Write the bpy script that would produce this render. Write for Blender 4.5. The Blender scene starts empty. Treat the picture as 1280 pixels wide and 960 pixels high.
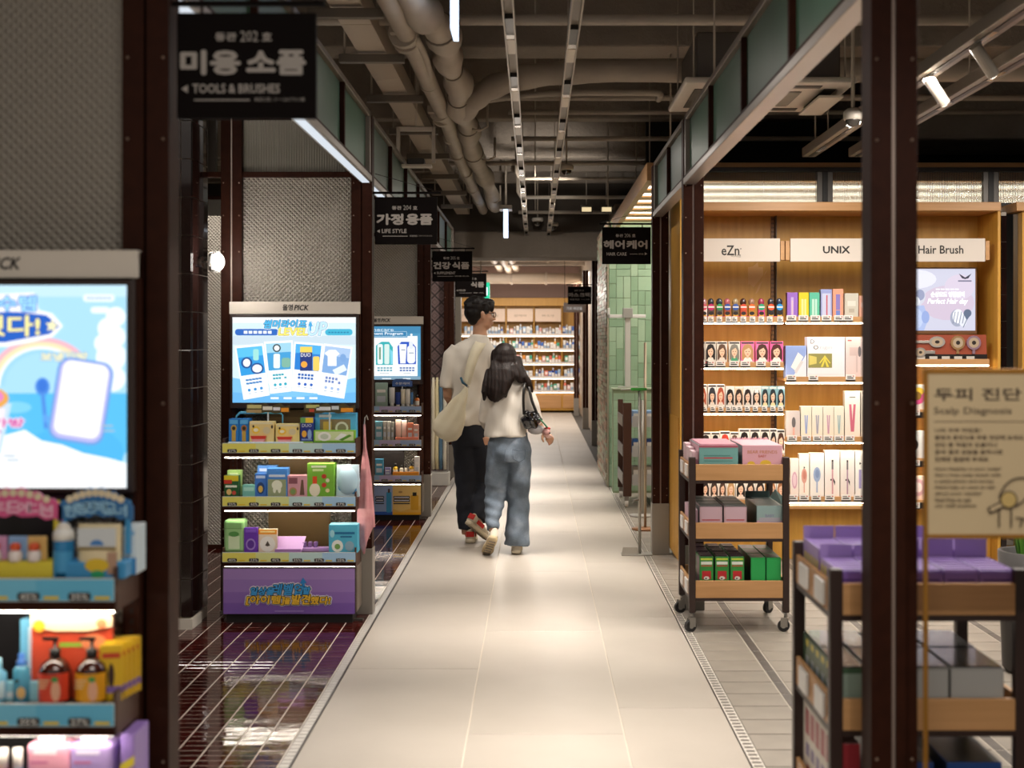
import bpy, bmesh, math, random
from mathutils import Vector, Matrix, Euler

random.seed(7)
SC = bpy.context.scene
COL = SC.collection
R = math.radians

# ---------------------------------------------------------------- camera
# the lens looks straight down the corridor (+Y) from eye height, shifted a little
EYE, FPX, VPX, VPY = 1.5, 1700.0, 669.0, 428.0
cd = bpy.data.cameras.new('camera')
cam = bpy.data.objects.new('camera', cd)
COL.objects.link(cam)
cam.location = (0, 0, EYE)
cam.rotation_euler = (R(90), 0, 0)
cd.sensor_width = 36
cd.lens = FPX / 1280 * 36
cd.shift_x = (640 - VPX) / 1280
cd.shift_y = (VPY - 480) / 1280
cd.clip_start = 0.05
cd.dof.use_dof = True
cd.dof.focus_distance = 9.6
cd.dof.aperture_fstop = 3.0
SC.camera = cam


def X(px, Y):
    """world x of photo column px for something standing at depth Y"""
    return (px - VPX) * Y / FPX


def Z(py, Y):
    return EYE - (py - VPY) * Y / FPX


# ---------------------------------------------------------------- world and exposure
w = bpy.data.worlds.new('world')
SC.world = w
w.use_nodes = True
w.node_tree.nodes['Background'].inputs[0].default_value = (1.0, 0.90, 0.80, 1)
w.node_tree.nodes['Background'].inputs[1].default_value = 0.32
SC.view_settings.view_transform = 'Standard'
SC.view_settings.look = 'None'
SC.view_settings.gamma = 1
SC.view_settings.use_curve_mapping = False
SC.view_settings.exposure = 0.3
SC.cycles.max_bounces = 6
SC.cycles.diffuse_bounces = 3
SC.cycles.glossy_bounces = 4
SC.cycles.transmission_bounces = 5
SC.cycles.transparent_max_bounces = 8
SC.cycles.caustics_reflective = False
SC.cycles.caustics_refractive = False
SC.cycles.sample_clamp_indirect = 6
SC.cycles.use_denoising = True

LIGHT_WARM = (1.0, 0.92, 0.83)


def area(name, loc, sx, sy, power, color=LIGHT_WARM, rot=(0, 0, 0), spread=180):
    l = bpy.data.lights.new(name, 'AREA')
    l.shape = 'RECTANGLE'
    l.size, l.size_y = sx, sy
    l.energy = power
    l.color = color
    l.spread = R(spread)
    o = bpy.data.objects.new(name, l)
    o.location = loc
    o.rotation_euler = rot
    COL.objects.link(o)
    return o


def spot(name, loc, target, power, angle=60, color=LIGHT_WARM, blend=0.6, size=0.04):
    l = bpy.data.lights.new(name, 'SPOT')
    l.energy = power
    l.color = color
    l.spot_size = R(angle)
    l.spot_blend = blend
    l.shadow_soft_size = size
    o = bpy.data.objects.new(name, l)
    o.location = loc
    d = Vector(target) - Vector(loc)
    o.rotation_euler = d.to_track_quat('-Z', 'Y').to_euler()
    COL.objects.link(o)
    return o


# the two light tracks over the walkway: short linear modules with gaps between them
for k in range(6):
    y = 4.95 + 2.1 * k
    area('track_light', (-0.112, y, 2.86), 0.03, 0.25, 3.7, spread=48)
    area('track_light', (0.172, y + 0.05, 2.86), 0.03, 0.25, 3.7, spread=48)
for k in range(5):
    area('track_fill', (-0.112 if k % 2 else 0.172, 4.0 + 2.9 * k, 2.862), 0.03, 0.3, 6)
# general shop lighting over the bays on either side and behind the camera
for (x, y) in ((-2.4, 5.6), (-2.3, 9.2), (-2.3, 13.0)):
    area('bay_light', (x, y, 3.0), 1.2, 0.1, 26)
for (x, y, p) in ((1.83, 4.2, 26), (1.83, 6.4, 42), (1.83, 8.0, 36), (3.4, 5.5, 26), (3.4, 8.0, 26)):
    area('bay_light', (x, y, 2.72), 0.08, 1.2, p)
area('rear_light', (0.0, 0.9, 3.0), 1.6, 1.0, 34, color=(1, 0.93, 0.84))
spot('notice_fill', (0.9, 0.4, 2.9), (1.15, 3.4, 0.9), 75, 46, color=(1, 0.93, 0.84))  # added fill, brightens the scalp notice and the near trolley
area('far_light', (-0.2, 24.5, 2.75), 2.4, 0.8, 90)
area('far_light', (-0.2, 27.6, 2.7), 2.6, 0.3, 60)
area('green_wall_light', (1.5, 13.3, 2.7), 1.0, 0.2, 13)
spot('beam_fill', (0.03, 13.2, 2.85), (0.0, 17.5, 2.7), 60, 100)  # added fill to lift the dim concrete beam, no fitting modelled
for (x, y, z, p) in ((-0.3, 21.5, 2.3, 38), (-0.5, 26.0, 2.3, 45)):
    l = bpy.data.lights.new('far_fill', 'POINT')  # added bare fill points that brighten the ceiling and walls past the beam
    l.energy, l.color, l.shadow_soft_size = p, LIGHT_WARM, 0.15
    lo = bpy.data.objects.new('far_fill', l)
    lo.location = (x, y, z)
    COL.objects.link(lo)


# ---------------------------------------------------------------- materials
_M = {}


def lin(c):
    if isinstance(c, str):
        c = c.lstrip('#')
        c = [int(c[i:i + 2], 16) / 255 for i in (0, 2, 4)]
        c = [(v / 12.92 if v <= 0.04045 else ((v + 0.055) / 1.055) ** 2.4) for v in c]
    return (c[0], c[1], c[2], 1)


def M(c, r=0.5, m=0.0, e=0.0, t=0.0, n=0.05, coat=0.0, alpha=1.0):
    """a plain procedural material: colour with a little noise, roughness, metal, emission, transmission"""
    key = (c, r, m, e, t, n, coat, alpha)
    if key in _M:
        return _M[key]
    mt = bpy.data.materials.new('mat_%03d' % len(_M))
    mt.use_nodes = True
    nt = mt.node_tree
    b = nt.nodes['Principled BSDF']
    b.inputs['Base Color'].default_value = lin(c)
    b.inputs['Roughness'].default_value = r
    b.inputs['Metallic'].default_value = m
    if coat:
        b.inputs['Coat Weight'].default_value = coat
        b.inputs['Coat Roughness'].default_value = 0.05
    if t:
        b.inputs['Transmission Weight'].default_value = t
        b.inputs['IOR'].default_value = 1.45
    if alpha < 1:
        b.inputs['Alpha'].default_value = alpha
    if e:
        b.inputs['Emission Color'].default_value = lin(c)
        b.inputs['Emission Strength'].default_value = e
        b.inputs['Base Color'].default_value = (0.02, 0.02, 0.02, 1)
    elif n and not t:
        tc = nt.nodes.new('ShaderNodeTexCoord')
        no = nt.nodes.new('ShaderNodeTexNoise')
        no.inputs['Scale'].default_value = 9
        no.inputs['Detail'].default_value = 3
        mx = nt.nodes.new('ShaderNodeMix')
        mx.data_type = 'RGBA'
        col = lin(c)
        mx.inputs[6].default_value = tuple(v * (1 - n) for v in col[:3]) + (1,)
        mx.inputs[7].default_value = tuple(min(1, v * (1 + n)) for v in col[:3]) + (1,)
        nt.links.new(tc.outputs['Object'], no.inputs['Vector'])
        nt.links.new(no.outputs['Fac'], mx.inputs[0])
        nt.links.new(mx.outputs[2], b.inputs['Base Color'])
    _M[key] = mt
    return mt


def custom(name):
    mt = bpy.data.materials.new(name)
    mt.use_nodes = True
    nt = mt.node_tree
    return mt, nt, nt.nodes['Principled BSDF']


def node(nt, kind, **kw):
    n = nt.nodes.new('ShaderNode' + kind)
    for k, v in kw.items():
        if k in n.inputs.keys():
            n.inputs[k].default_value = v
        else:
            setattr(n, k, v)
    return n


def ramp(nt, fac, stops):
    r = nt.nodes.new('ShaderNodeValToRGB')
    els = r.color_ramp.elements
    while len(els) < len(stops):
        els.new(0.5)
    for e, (p, c) in zip(els, stops):
        e.position = p
        e.color = lin(c)
    nt.links.new(fac, r.inputs[0])
    return r


def noise_mat(name, c1, c2, scale=8, rough=0.6, bump=0.0, stretch=(1, 1, 1), metal=0.0, detail=5, bscale=None, coat=0, bdist=0.01):
    mt, nt, b = custom(name)
    tc = node(nt, 'TexCoord')
    mp = node(nt, 'Mapping')
    mp.inputs['Scale'].default_value = stretch
    nt.links.new(tc.outputs['Object'], mp.inputs['Vector'])
    no = node(nt, 'TexNoise')
    no.inputs['Scale'].default_value = scale
    no.inputs['Detail'].default_value = detail
    nt.links.new(mp.outputs[0], no.inputs['Vector'])
    rp = ramp(nt, no.outputs['Fac'], [(0.3, c1), (0.7, c2)])
    nt.links.new(rp.outputs[0], b.inputs['Base Color'])
    b.inputs['Roughness'].default_value = rough
    b.inputs['Metallic'].default_value = metal
    if coat:
        b.inputs['Coat Weight'].default_value = coat
    if bump:
        src = no
        if bscale:
            src = node(nt, 'TexNoise')
            src.inputs['Scale'].default_value = bscale
            src.inputs['Detail'].default_value = 4
            nt.links.new(mp.outputs[0], src.inputs['Vector'])
        bp = node(nt, 'Bump')
        bp.inputs['Strength'].default_value = bump
        bp.inputs['Distance'].default_value = bdist
        nt.links.new(src.outputs['Fac'], bp.inputs['Height'])
        nt.links.new(bp.outputs[0], b.inputs['Normal'])
    return mt


WOOD = noise_mat('oak_veneer', '#bd8a33', '#cf9b42', 14, 0.45, 0.05, (2.0, 2.0, 0.15))
WOOD_H = noise_mat('oak_veneer_flat', '#b98a58', '#c99866', 14, 0.45, 0.05, (0.15, 2.0, 2.5))
BROWN = noise_mat('brown_steel', '#2d160e', '#361b11', 20, 0.5, 0.1, bscale=300, bdist=0.001)
BROWN.node_tree.nodes['Principled BSDF'].inputs['Specular IOR Level'].default_value = 0.08
SILVER = noise_mat('brushed_steel', '#8e8880', '#9c958c', 6, 0.35, 0.0, (1, 1, 0.2), metal=0.7)
CONCRETE = noise_mat('painted_concrete', '#8f857a', '#9d9286', 3, 0.85, 0.5, bscale=26, bdist=0.02)
CEILPAINT = noise_mat('painted_pipe', '#a89c8e', '#b5a999', 5, 0.6, 0.15, bscale=40)
SLAB = noise_mat('beige_stone', '#a9a095', '#b4aba0', 1.6, 0.42, 0.08, bscale=120, bdist=0.002)
RTILE = noise_mat('grey_stone_tile', '#857d72', '#938a7e', 5, 0.5, 0.08, bscale=90, bdist=0.002)
STRIP = noise_mat('dark_strip_tile', '#4d4742', '#5b544e', 9, 0.5)
PILLARTILE = noise_mat('dark_pillar_tile', '#130a09', '#241210', 6, 0.1, 0.06, bscale=9, coat=0.5)
BLACK = M('#14100f', 0.5)
WHITE = M('#e9e4dc', 0.45)
GROUT = M('#ddd2c4', 0.8)
INK = M('#2a2624', 0.6)


def red_tile():
    mt, nt, b = custom('oxblood_glaze')
    oi = node(nt, 'ObjectInfo')
    tc = node(nt, 'TexCoord')
    wn = node(nt, 'TexNoise')
    wn.inputs['Scale'].default_value = 11
    g = node(nt, 'NewGeometry')
    nt.links.new(g.outputs['Position'], wn.inputs['Vector'])
    rp = ramp(nt, wn.outputs['Fac'], [(0.3, '#2a0907'), (0.5, '#380d0a'), (0.72, '#48140f')])
    nt.links.new(rp.outputs[0], b.inputs['Base Color'])
    b.inputs['Roughness'].default_value = 0.07
    b.inputs['Specular IOR Level'].default_value = 0.75
    n2 = node(nt, 'TexNoise')
    n2.inputs['Scale'].default_value = 22
    nt.links.new(g.outputs['Position'], n2.inputs['Vector'])
    bp = node(nt, 'Bump')
    bp.inputs['Strength'].default_value = 0.12
    bp.inputs['Distance'].default_value = 0.004
    nt.links.new(n2.outputs['Fac'], bp.inputs['Height'])
    nt.links.new(bp.outputs[0], b.inputs['Normal'])
    return mt


REDTILE = red_tile()


def embossed_glass():
    """patterned glass: little four-sided pyramids pressed in rows set on the diagonal"""
    mt, nt, b = custom('embossed_glass')
    tc = node(nt, 'TexCoord')
    sep = node(nt, 'SeparateXYZ')
    nt.links.new(tc.outputs['Object'], sep.inputs[0])
    outs = []
    for sgn in (1, -1):
        a = node(nt, 'Math', operation='MULTIPLY')
        a.inputs[1].default_value = sgn
        nt.links.new(sep.outputs['Z'], a.inputs[0])
        s = node(nt, 'Math', operation='ADD')
        nt.links.new(sep.outputs['X'], s.inputs[0])
        nt.links.new(a.outputs[0], s.inputs[1])
        p = node(nt, 'Math', operation='PINGPONG')
        p.inputs[1].default_value = 0.0125
        nt.links.new(s.outputs[0], p.inputs[0])
        outs.append(p)
    mn = node(nt, 'Math', operation='MINIMUM')
    nt.links.new(outs[0].outputs[0], mn.inputs[0])
    nt.links.new(outs[1].outputs[0], mn.inputs[1])
    bp = node(nt, 'Bump')
    bp.inputs['Strength'].default_value = 1.0
    bp.inputs['Distance'].default_value = 1.1
    nt.links.new(mn.outputs[0], bp.inputs['Height'])
    nt.links.new(bp.outputs[0], b.inputs['Normal'])
    b.inputs['Base Color'].default_value = lin('#c4bcb0')
    b.inputs['Roughness'].default_value = 0.22
    b.inputs['Metallic'].default_value = 0.0
    b.inputs['Transmission Weight'].default_value = 0.1
    return mt


EMBOSS = embossed_glass()


def reeded_glass(col, trans=0.85, rough=0.12, pitch=0.012, dist=0.004):
    mt, nt, b = custom('reeded_glass')
    tc = node(nt, 'TexCoord')
    sep = node(nt, 'SeparateXYZ')
    nt.links.new(tc.outputs['Object'], sep.inputs[0])
    sc = node(nt, 'Math', operation='MULTIPLY')
    sc.inputs[1].default_value = 2 * math.pi / pitch
    nt.links.new(sep.outputs['X'], sc.inputs[0])
    sn = node(nt, 'Math', operation='SINE')
    nt.links.new(sc.outputs[0], sn.inputs[0])
    bp = node(nt, 'Bump')
    bp.inputs['Strength'].default_value = 0.6
    bp.inputs['Distance'].default_value = dist
    nt.links.new(sn.outputs[0], bp.inputs['Height'])
    nt.links.new(bp.outputs[0], b.inputs['Normal'])
    b.inputs['Base Color'].default_value = lin(col)
    b.inputs['Roughness'].default_value = rough
    b.inputs['Transmission Weight'].default_value = trans
    return mt


REED = reeded_glass('#f2f6f0', 0.95, 0.08)
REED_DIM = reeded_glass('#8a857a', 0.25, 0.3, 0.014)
GREEN_GLASS = noise_mat('green_glass', '#33513f', '#3d5e4b', 2, 0.4)
CLEAR = M('#ffffff', 0.03, 0, 0, 0.0, 0, 0, 0.18)


# ---------------------------------------------------------------- mesh building
_TXT = {}


def text_polys(s, res=2):
    """outline polygons of a string set in Blender's own font, one unit high letters"""
    if s in _TXT:
        return _TXT[s]
    cu = bpy.data.curves.new('t', 'FONT')
    cu.body = s
    cu.size = 1
    cu.resolution_u = res
    ob = bpy.data.objects.new('t', cu)
    COL.objects.link(ob)
    bpy.context.view_layer.update()
    dg = bpy.context.evaluated_depsgraph_get()
    me = bpy.data.meshes.new_from_object(ob.evaluated_get(dg))
    vs = [tuple(v.co) for v in me.vertices]
    fs = [tuple(p.vertices) for p in me.polygons]
    bpy.data.objects.remove(ob)
    bpy.data.curves.remove(cu)
    bpy.data.meshes.remove(me)
    if vs:
        x0 = min(v[0] for v in vs); x1 = max(v[0] for v in vs)
        z0 = min(v[1] for v in vs); z1 = max(v[1] for v in vs)
    else:
        x0 = x1 = z0 = z1 = 0
    _TXT[s] = (vs, fs, x0, x1, z0, z1)
    return _TXT[s]


class MB:
    def __init__(self):
        self.v, self.f, self.mi, self.mats, self.sm = [], [], [], [], []

    def _m(self, m):
        if isinstance(m, str):
            m = M(m)
        if m not in self.mats:
            self.mats.append(m)
        return self.mats.index(m)

    def add(self, vs, fs, m, smooth=False):
        o = len(self.v)
        self.v += [tuple(v) for v in vs]
        k = self._m(m)
        for f in fs:
            self.f.append(tuple(i + o for i in f))
            self.mi.append(k)
            self.sm.append(smooth)
        return self

    def box(self, x0, x1, y0, y1, z0, z1, m, tx=0.0):
        vs = [(x0, y0, z0), (x1, y0, z0), (x1, y1, z0), (x0, y1, z0), (x0 + tx, y0, z1), (x1 - tx, y0, z1), (x1 - tx, y1, z1), (x0 + tx, y1, z1)]
        return self.add(vs, [(0, 3, 2, 1), (4, 5, 6, 7), (0, 1, 5, 4), (1, 2, 6, 5), (2, 3, 7, 6), (3, 0, 4, 7)], m)

    def rbox(self, x0, x1, y0, y1, z0, z1, m, c=0.004):
        """a box with chamfered edges"""
        bm = bmesh.new()
        bmesh.ops.create_cube(bm, size=1)
        for v in bm.verts:
            v.co = Vector(((x0 + x1) / 2 + v.co.x * (x1 - x0), (y0 + y1) / 2 + v.co.y * (y1 - y0), (z0 + z1) / 2 + v.co.z * (z1 - z0)))
        bmesh.ops.bevel(bm, geom=list(bm.edges), offset=c, segments=2, affect='EDGES', profile=0.5)
        bm.verts.ensure_lookup_table()
        vs = [tuple(v.co) for v in bm.verts]
        fs = [tuple(v.index for v in f.verts) for f in bm.faces]
        bm.free()
        return self.add(vs, fs, m)

    def quad(self, pts, m):
        return self.add(pts, [tuple(range(len(pts)))], m)

    def fr(self, x0, x1, z0, z1, y, m):
        """a rectangle facing -Y"""
        return self.quad([(x0, y, z0), (x1, y, z0), (x1, y, z1), (x0, y, z1)], m)

    def sl(self, y0, y1, z0, z1, x, m, s=-1):
        """a rectangle facing -X (s=-1) or +X"""
        p = [(x, y1, z0), (x, y0, z0), (x, y0, z1), (x, y1, z1)]
        return self.quad(p if s < 0 else p[::-1], m)

    def ell(self, cx, cz, rx, rz, y, m, seg=14, a0=0, a1=360):
        pts = [(cx + rx * math.cos(R(a0 + (a1 - a0) * k / seg)), y, cz + rz * math.sin(R(a0 + (a1 - a0) * k / seg))) for k in range(seg + (a1 - a0 < 360))]
        return self.quad(pts, m)

    def poly(self, pts, y, m):
        return self.quad([(p[0], y, p[1]) for p in pts], m)

    def prism(self, pts, y0, y1, m):
        """outline in x,z pushed from y0 to y1"""
        n = len(pts)
        vs = [(p[0], y0, p[1]) for p in pts] + [(p[0], y1, p[1]) for p in pts]
        fs = [tuple(range(n)), tuple(range(2 * n - 1, n - 1, -1))]
        fs += [(i, i + n, (i + 1) % n + n, (i + 1) % n) for i in range(n)]
        return self.add(vs, fs, m)

    def lathe(self, prof, m, c=(0, 0), seg=16, sy=1.0, smooth=True):
        vs, fs = [], []
        for (r, z) in prof:
            for k in range(seg):
                a = 2 * math.pi * k / seg
                vs.append((c[0] + r * math.cos(a), c[1] + sy * r * math.sin(a), z))
        for j in range(len(prof) - 1):
            for k in range(seg):
                k2 = (k + 1) % seg
                fs.append((j * seg + k, j * seg + k2, (j + 1) * seg + k2, (j + 1) * seg + k))
        fs.append(tuple(range(seg - 1, -1, -1)))
        fs.append(tuple((len(prof) - 1) * seg + k for k in range(seg)))
        return self.add(vs, fs, m, smooth)

    def tube(self, pts, r, m, seg=10, cap=True, smooth=True, sq=(1, 1)):
        """swept tube; r a number or one per point; sq squashes the section"""
        pts = [Vector(p) for p in pts]
        n = len(pts)
        rs = r if isinstance(r, (list, tuple)) else [r] * n
        d0 = (pts[1] - pts[0]).normalized()
        up = Vector((0, 0, 1)) if abs(d0.z) < 0.9 else Vector((0, 1, 0))
        vs, fs = [], []
        for i, p in enumerate(pts):
            d = (pts[min(i + 1, n - 1)] - pts[max(i - 1, 0)]).normalized()
            a = d.cross(up)
            if a.length < 1e-4:
                a = d.cross(Vector((1, 0, 0)))
            a.normalize()
            b = a.cross(d).normalized()
            up = b
            for k in range(seg):
                t = 2 * math.pi * k / seg
                vs.append(p + a * (rs[i] * sq[0] * math.cos(t)) + b * (rs[i] * sq[1] * math.sin(t)))
        for j in range(n - 1):
            for k in range(seg):
                k2 = (k + 1) % seg
                fs.append((j * seg + k, (j + 1) * seg + k, (j + 1) * seg + k2, j * seg + k2))
        if cap:
            fs.append(tuple(range(seg)))
            fs.append(tuple((n - 1) * seg + k for k in range(seg - 1, -1, -1)))
        return self.add(vs, fs, m, smooth)

    def cyl(self, p0, p1, r, m, seg=14):
        return self.tube([p0, p1], r, m, seg)

    def sphere(self, c, r, m, seg=14, s=(1, 1, 1)):
        vs, fs = [], []
        rings = seg // 2
        for j in range(1, rings):
            t = math.pi * j / rings
            for k in range(seg):
                a = 2 * math.pi * k / seg
                vs.append((c[0] + s[0] * r * math.sin(t) * math.cos(a), c[1] + s[1] * r * math.sin(t) * math.sin(a), c[2] + s[2] * r * math.cos(t)))
        top = len(vs); vs.append((c[0], c[1], c[2] + s[2] * r))
        bot = len(vs); vs.append((c[0], c[1], c[2] - s[2] * r))
        for j in range(rings - 2):
            for k in range(seg):
                k2 = (k + 1) % seg
                fs.append((j * seg + k, (j + 1) * seg + k, (j + 1) * seg + k2, j * seg + k2))
        for k in range(seg):
            k2 = (k + 1) % seg
            fs.append((top, k, k2))
            fs.append((bot, (rings - 2) * seg + k2, (rings - 2) * seg + k))
        return self.add(vs, fs, m, True)

    def text(self, s, x, z, y, h, m, align='L', w=None, slant=0.0, bold=0.0, rot=0.0):
        """lettering facing -Y: letter height h, optional forced width w; x,z is the lower edge"""
        vs, fs, x0, x1, z0, z1 = text_polys(s)
        if not vs:
            return self
        kz = h / max(z1 - z0, 1e-4)
        kx = (w / max(x1 - x0, 1e-4)) if w else kz
        W = (x1 - x0) * kx
        ox = x if align == 'L' else (x - W / 2 if align == 'C' else x - W)
        ca, sa = math.cos(rot), math.sin(rot)
        offs = [(0, 0)] if not bold else [(-bold, 0), (bold, 0), (0, bold), (0, -bold), (bold * .7, bold * .7), (-bold * .7, bold * .7), (bold * .7, -bold * .7), (-bold * .7, -bold * .7)]
        for i, (bx, bz) in enumerate(offs):
            out = []
            for v in vs:
                dx = (v[0] - x0) * kx + (v[1] - z0) * kz * slant + bx
                dz = (v[1] - z0) * kz + bz
                px, pz = ox + dx, z + dz
                if rot:
                    px, pz = x + (px - x) * ca - (pz - z) * sa, z + (px - x) * sa + (pz - z) * ca
                out.append((px, y - 0.00003 * i, pz))
            self.add(out, fs, m)
        return self

    def build(self, name, parent=None, loc=None, rotz=0.0, bevel=0.0):
        me = bpy.data.meshes.new(name)
        me.from_pydata(self.v, [], self.f)
        for m in self.mats:
            me.materials.append(m)
        me.polygons.foreach_set('material_index', self.mi)
        me.polygons.foreach_set('use_smooth', self.sm)
        me.update()
        o = bpy.data.objects.new(name, me)
        COL.objects.link(o)
        if parent:
            o.parent = parent
        if loc:
            o.location = loc
        o.rotation_euler.z = rotz
        if bevel:
            b = o.modifiers.new('bevel', 'BEVEL')
            b.width = bevel
            b.segments = 2
            b.limit_method = 'ANGLE'
        return o


def tag(o, label=None, cat=None, group=None, kind=None):
    if label: o['label'] = label
    if cat: o['category'] = cat
    if group: o['group'] = group
    if kind: o['kind'] = kind
    return o


def thing(name, label, cat, loc=(0, 0, 0), rotz=0, group=None, kind=None):
    o = bpy.data.objects.new(name, None)
    o.empty_display_size = 0.1
    COL.objects.link(o)
    o.location = loc
    o.rotation_euler.z = rotz
    return tag(o, label, cat, group, kind)


def kids(o):
    return [c for c in COL.objects if c.parent == o]


def dup(root, loc, label=None, rotz=None, group=None):
    ks = [(c, kids(c)) for c in kids(root)]
    r = root.copy(); COL.objects.link(r); r.location = loc
    if rotz is not None: r.rotation_euler.z = rotz
    if label: r['label'] = label
    if group: r['group'] = group
    for ch, gs in ks:
        c = ch.copy(); COL.objects.link(c); c.parent = r
        for g in gs:
            d = g.copy(); COL.objects.link(d); d.parent = c
    return r


ORD = ['first', 'second', 'third', 'fourth', 'fifth', 'sixth', 'seventh', 'eighth', 'ninth', 'tenth', 'eleventh', 'twelfth',
       'thirteenth', 'fourteenth', 'fifteenth', 'sixteenth', 'seventeenth', 'eighteenth', 'nineteenth', 'twentieth']
# ================================================================ the setting
XL, XR = -0.90, 0.83
YL = [3.34, 7.50, 11.70, 15.10]          # fronts of the posts along the corridor
YR = [3.36, 7.62, 9.60]
POSTH = 2.75


def struct(name, mb, parent=None, **kw):
    o = mb.build(name, parent, **kw)
    if not parent:
        o['kind'] = 'structure'
    return o


def piece(name, mesh_src, parent, loc, rot=None, stuff=False):
    """a copy of a piece that shares its mesh"""
    o = bpy.data.objects.new(name, mesh_src)
    COL.objects.link(o)
    o.parent = parent
    o.location = loc
    if rot:
        o.rotation_euler = rot
    return o


def mesh_of(mb, name):
    o = mb.build(name)
    me = o.data
    bpy.data.objects.remove(o)
    return me


def tile_mesh(sx, sy, h, m, c=0.0015):
    """a tile lying flat, origin at its centre, top face at z = 0, bevelled rim"""
    a, b = sx / 2, sy / 2
    mb = MB()
    vs = [(-a, -b, -h), (a, -b, -h), (a, b, -h), (-a, b, -h),
          (-a, -b, -c), (a, -b, -c), (a, b, -c), (-a, b, -c),
          (-a + c, -b + c, 0), (a - c, -b + c, 0), (a - c, b - c, 0), (-a + c, b - c, 0)]
    fs = [(8, 9, 10, 11)]
    for k in range(4):
        k2 = (k + 1) % 4
        fs += [(k, k2, 4 + k2, 4 + k), (4 + k, 4 + k2, 8 + k2, 8 + k)]
    mb.add(vs, fs, m)
    return mb


# ---------------------------------------------------------------- walkway floor
fl = struct('floor', MB().box(-0.868, 0.768, -1.5, 29.6, -0.12, -0.003, M('#cfc5b6', 0.7)))
cols = [(-0.863, -0.259, 6.25), (-0.259, 0.341, 5.21), (0.341, 0.764, 5.58)]
for (a, b, y0) in cols:
    me = mesh_of(tile_mesh(b - a - 0.005, 1.85 - 0.004, 0.02, SLAB, 0.001), 'tile')
    k = -4
    while y0 + k * 1.85 < 29:
        yc = y0 + k * 1.85 + 0.925
        if yc > -1:
            piece('tile', me, fl, ((a + b) / 2, min(yc, 28.66), 0))
        k += 1

# ---------------------------------------------------------------- left floor: glossy oxblood tiles
fl1 = struct('floor', MB().box(-4.6, -0.868, -1.5, 29.6, -0.12, -0.0012, GROUT))
PX_, PY_ = 0.1007, 0.060
me = mesh_of(tile_mesh(PX_ - 0.004, PY_ - 0.006, 0.01, REDTILE, 0.0012), 'tile')
single = 0
rest = MB()
tv, tf = None, None
for j in range(420):
    yc = 3.2 + PY_ * (j + 0.5)
    for i in range(36):
        xc = -0.912 - PX_ * (i + 0.5)
        px = VPX + FPX * xc / yc
        tilt = (R(random.gauss(0, 0.22)), R(random.gauss(0, 0.12)), 0)
        if px > 222 and 4.75 < yc and single < 300 and yc < 8 and i < 12:
            piece('tile', me, fl1, (xc, yc, 0.0003), tilt)
            single += 1
        elif yc < 17 and (px > 120) and (i < 22):
            h = 0.0003
            a, b = (PX_ - 0.004) / 2, (PY_ - 0.006) / 2
            dz = [tilt[0] * b * s2 - tilt[1] * a * s1 for (s1, s2) in ((-1, -1), (1, -1), (1, 1), (-1, 1))]
            vs = [(xc - a, yc - b, h + dz[0]), (xc + a, yc - b, h + dz[1]), (xc + a, yc + b, h + dz[2]), (xc - a, yc + b, h + dz[3])]
            vs += [(v[0], v[1], -0.006) for v in vs]
            rest.add(vs, [(0, 1, 2, 3), (0, 4, 5, 1), (1, 5, 6, 2), (2, 6, 7, 3), (3, 7, 4, 0)], REDTILE)
o = rest.build('tile', fl1)
o['kind'] = 'stuff'

# ---------------------------------------------------------------- right floor: grey tiles with dark strips
fl2 = struct('floor', MB().box(0.768, 5.2, -1.5, 29.6, -0.12, -0.003, M('#3e3832', 0.8)))
RP = 0.2
xcols = []
x = 1.05
xcols.append((0.814, 1.047, 0))
while x < 4.6:
    xcols.append((x, x + 0.044, 1))
    xcols.append((x + 0.047, x + 0.317, 0))
    x += 0.32
memo = {}
for (a, b, dark) in xcols:
    if dark:
        MB().box(a - 0.005, b + 0.005, 3.3, 16.4, -0.01, -0.0022, M('#b5ac9f', 0.7)).build('grout_line', fl2)
rest, nsing, nstrip = MB(), 0, 0
for (a, b, dark) in xcols:
    for j in range(66):
        y0 = 3.41 + RP * j
        yc = y0 + RP / 2
        key = (round(b - a, 3), dark)
        if key not in memo:
            memo[key] = mesh_of(tile_mesh(b - a - 0.003, RP - 0.009, 0.01, STRIP if dark else RTILE), 'tile')
        px = VPX + FPX * a / yc
        if px < 1290 and y0 < 9.7:
            piece('strip_tile' if dark else 'tile', memo[key], fl2, ((a + b) / 2, yc, random.uniform(-0.0006, 0)))
        else:
            rest.box(a + 0.0015, b - 0.0015, y0 + 0.003, y0 + RP - 0.003, -0.01, 0, STRIP if dark else RTILE)
o = rest.build('tile', fl2)
o['kind'] = 'stuff'

# mosaic borders and the thin metal edge
for (fo, a, b, edge) in ((fl2, 0.770, 0.812, 0.7665), (fl1, -0.910, -0.868, -0.8655)):
    mb = MB()
    mb.box(a, b, 3.0, 17.0, -0.01, -0.0005, M('#e6dfd4', 0.5) if fo is fl2 else M('#4a4440', 0.5))
    mc = M('#6a635b', 0.4) if fo is fl2 else M('#c9c4bd', 0.25)
    y = 3.0
    g = 0.018 if fo is fl2 else 0.008
    while y < 17:
        mb.box(a + 0.004, b - 0.004, y, y + 0.045 - g, -0.01, 0.0008, mc)
        y += 0.045
    o = mb.build('mosaic', fo)
    o['kind'] = 'stuff'
    MB().box(edge - 0.0025, edge + 0.0025, -1, 20, -0.01, 0.0015, M('#2c2622', 0.4)).build('edge_trim', fo)

DARKW = M('#3a342f', 0.7)
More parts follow.
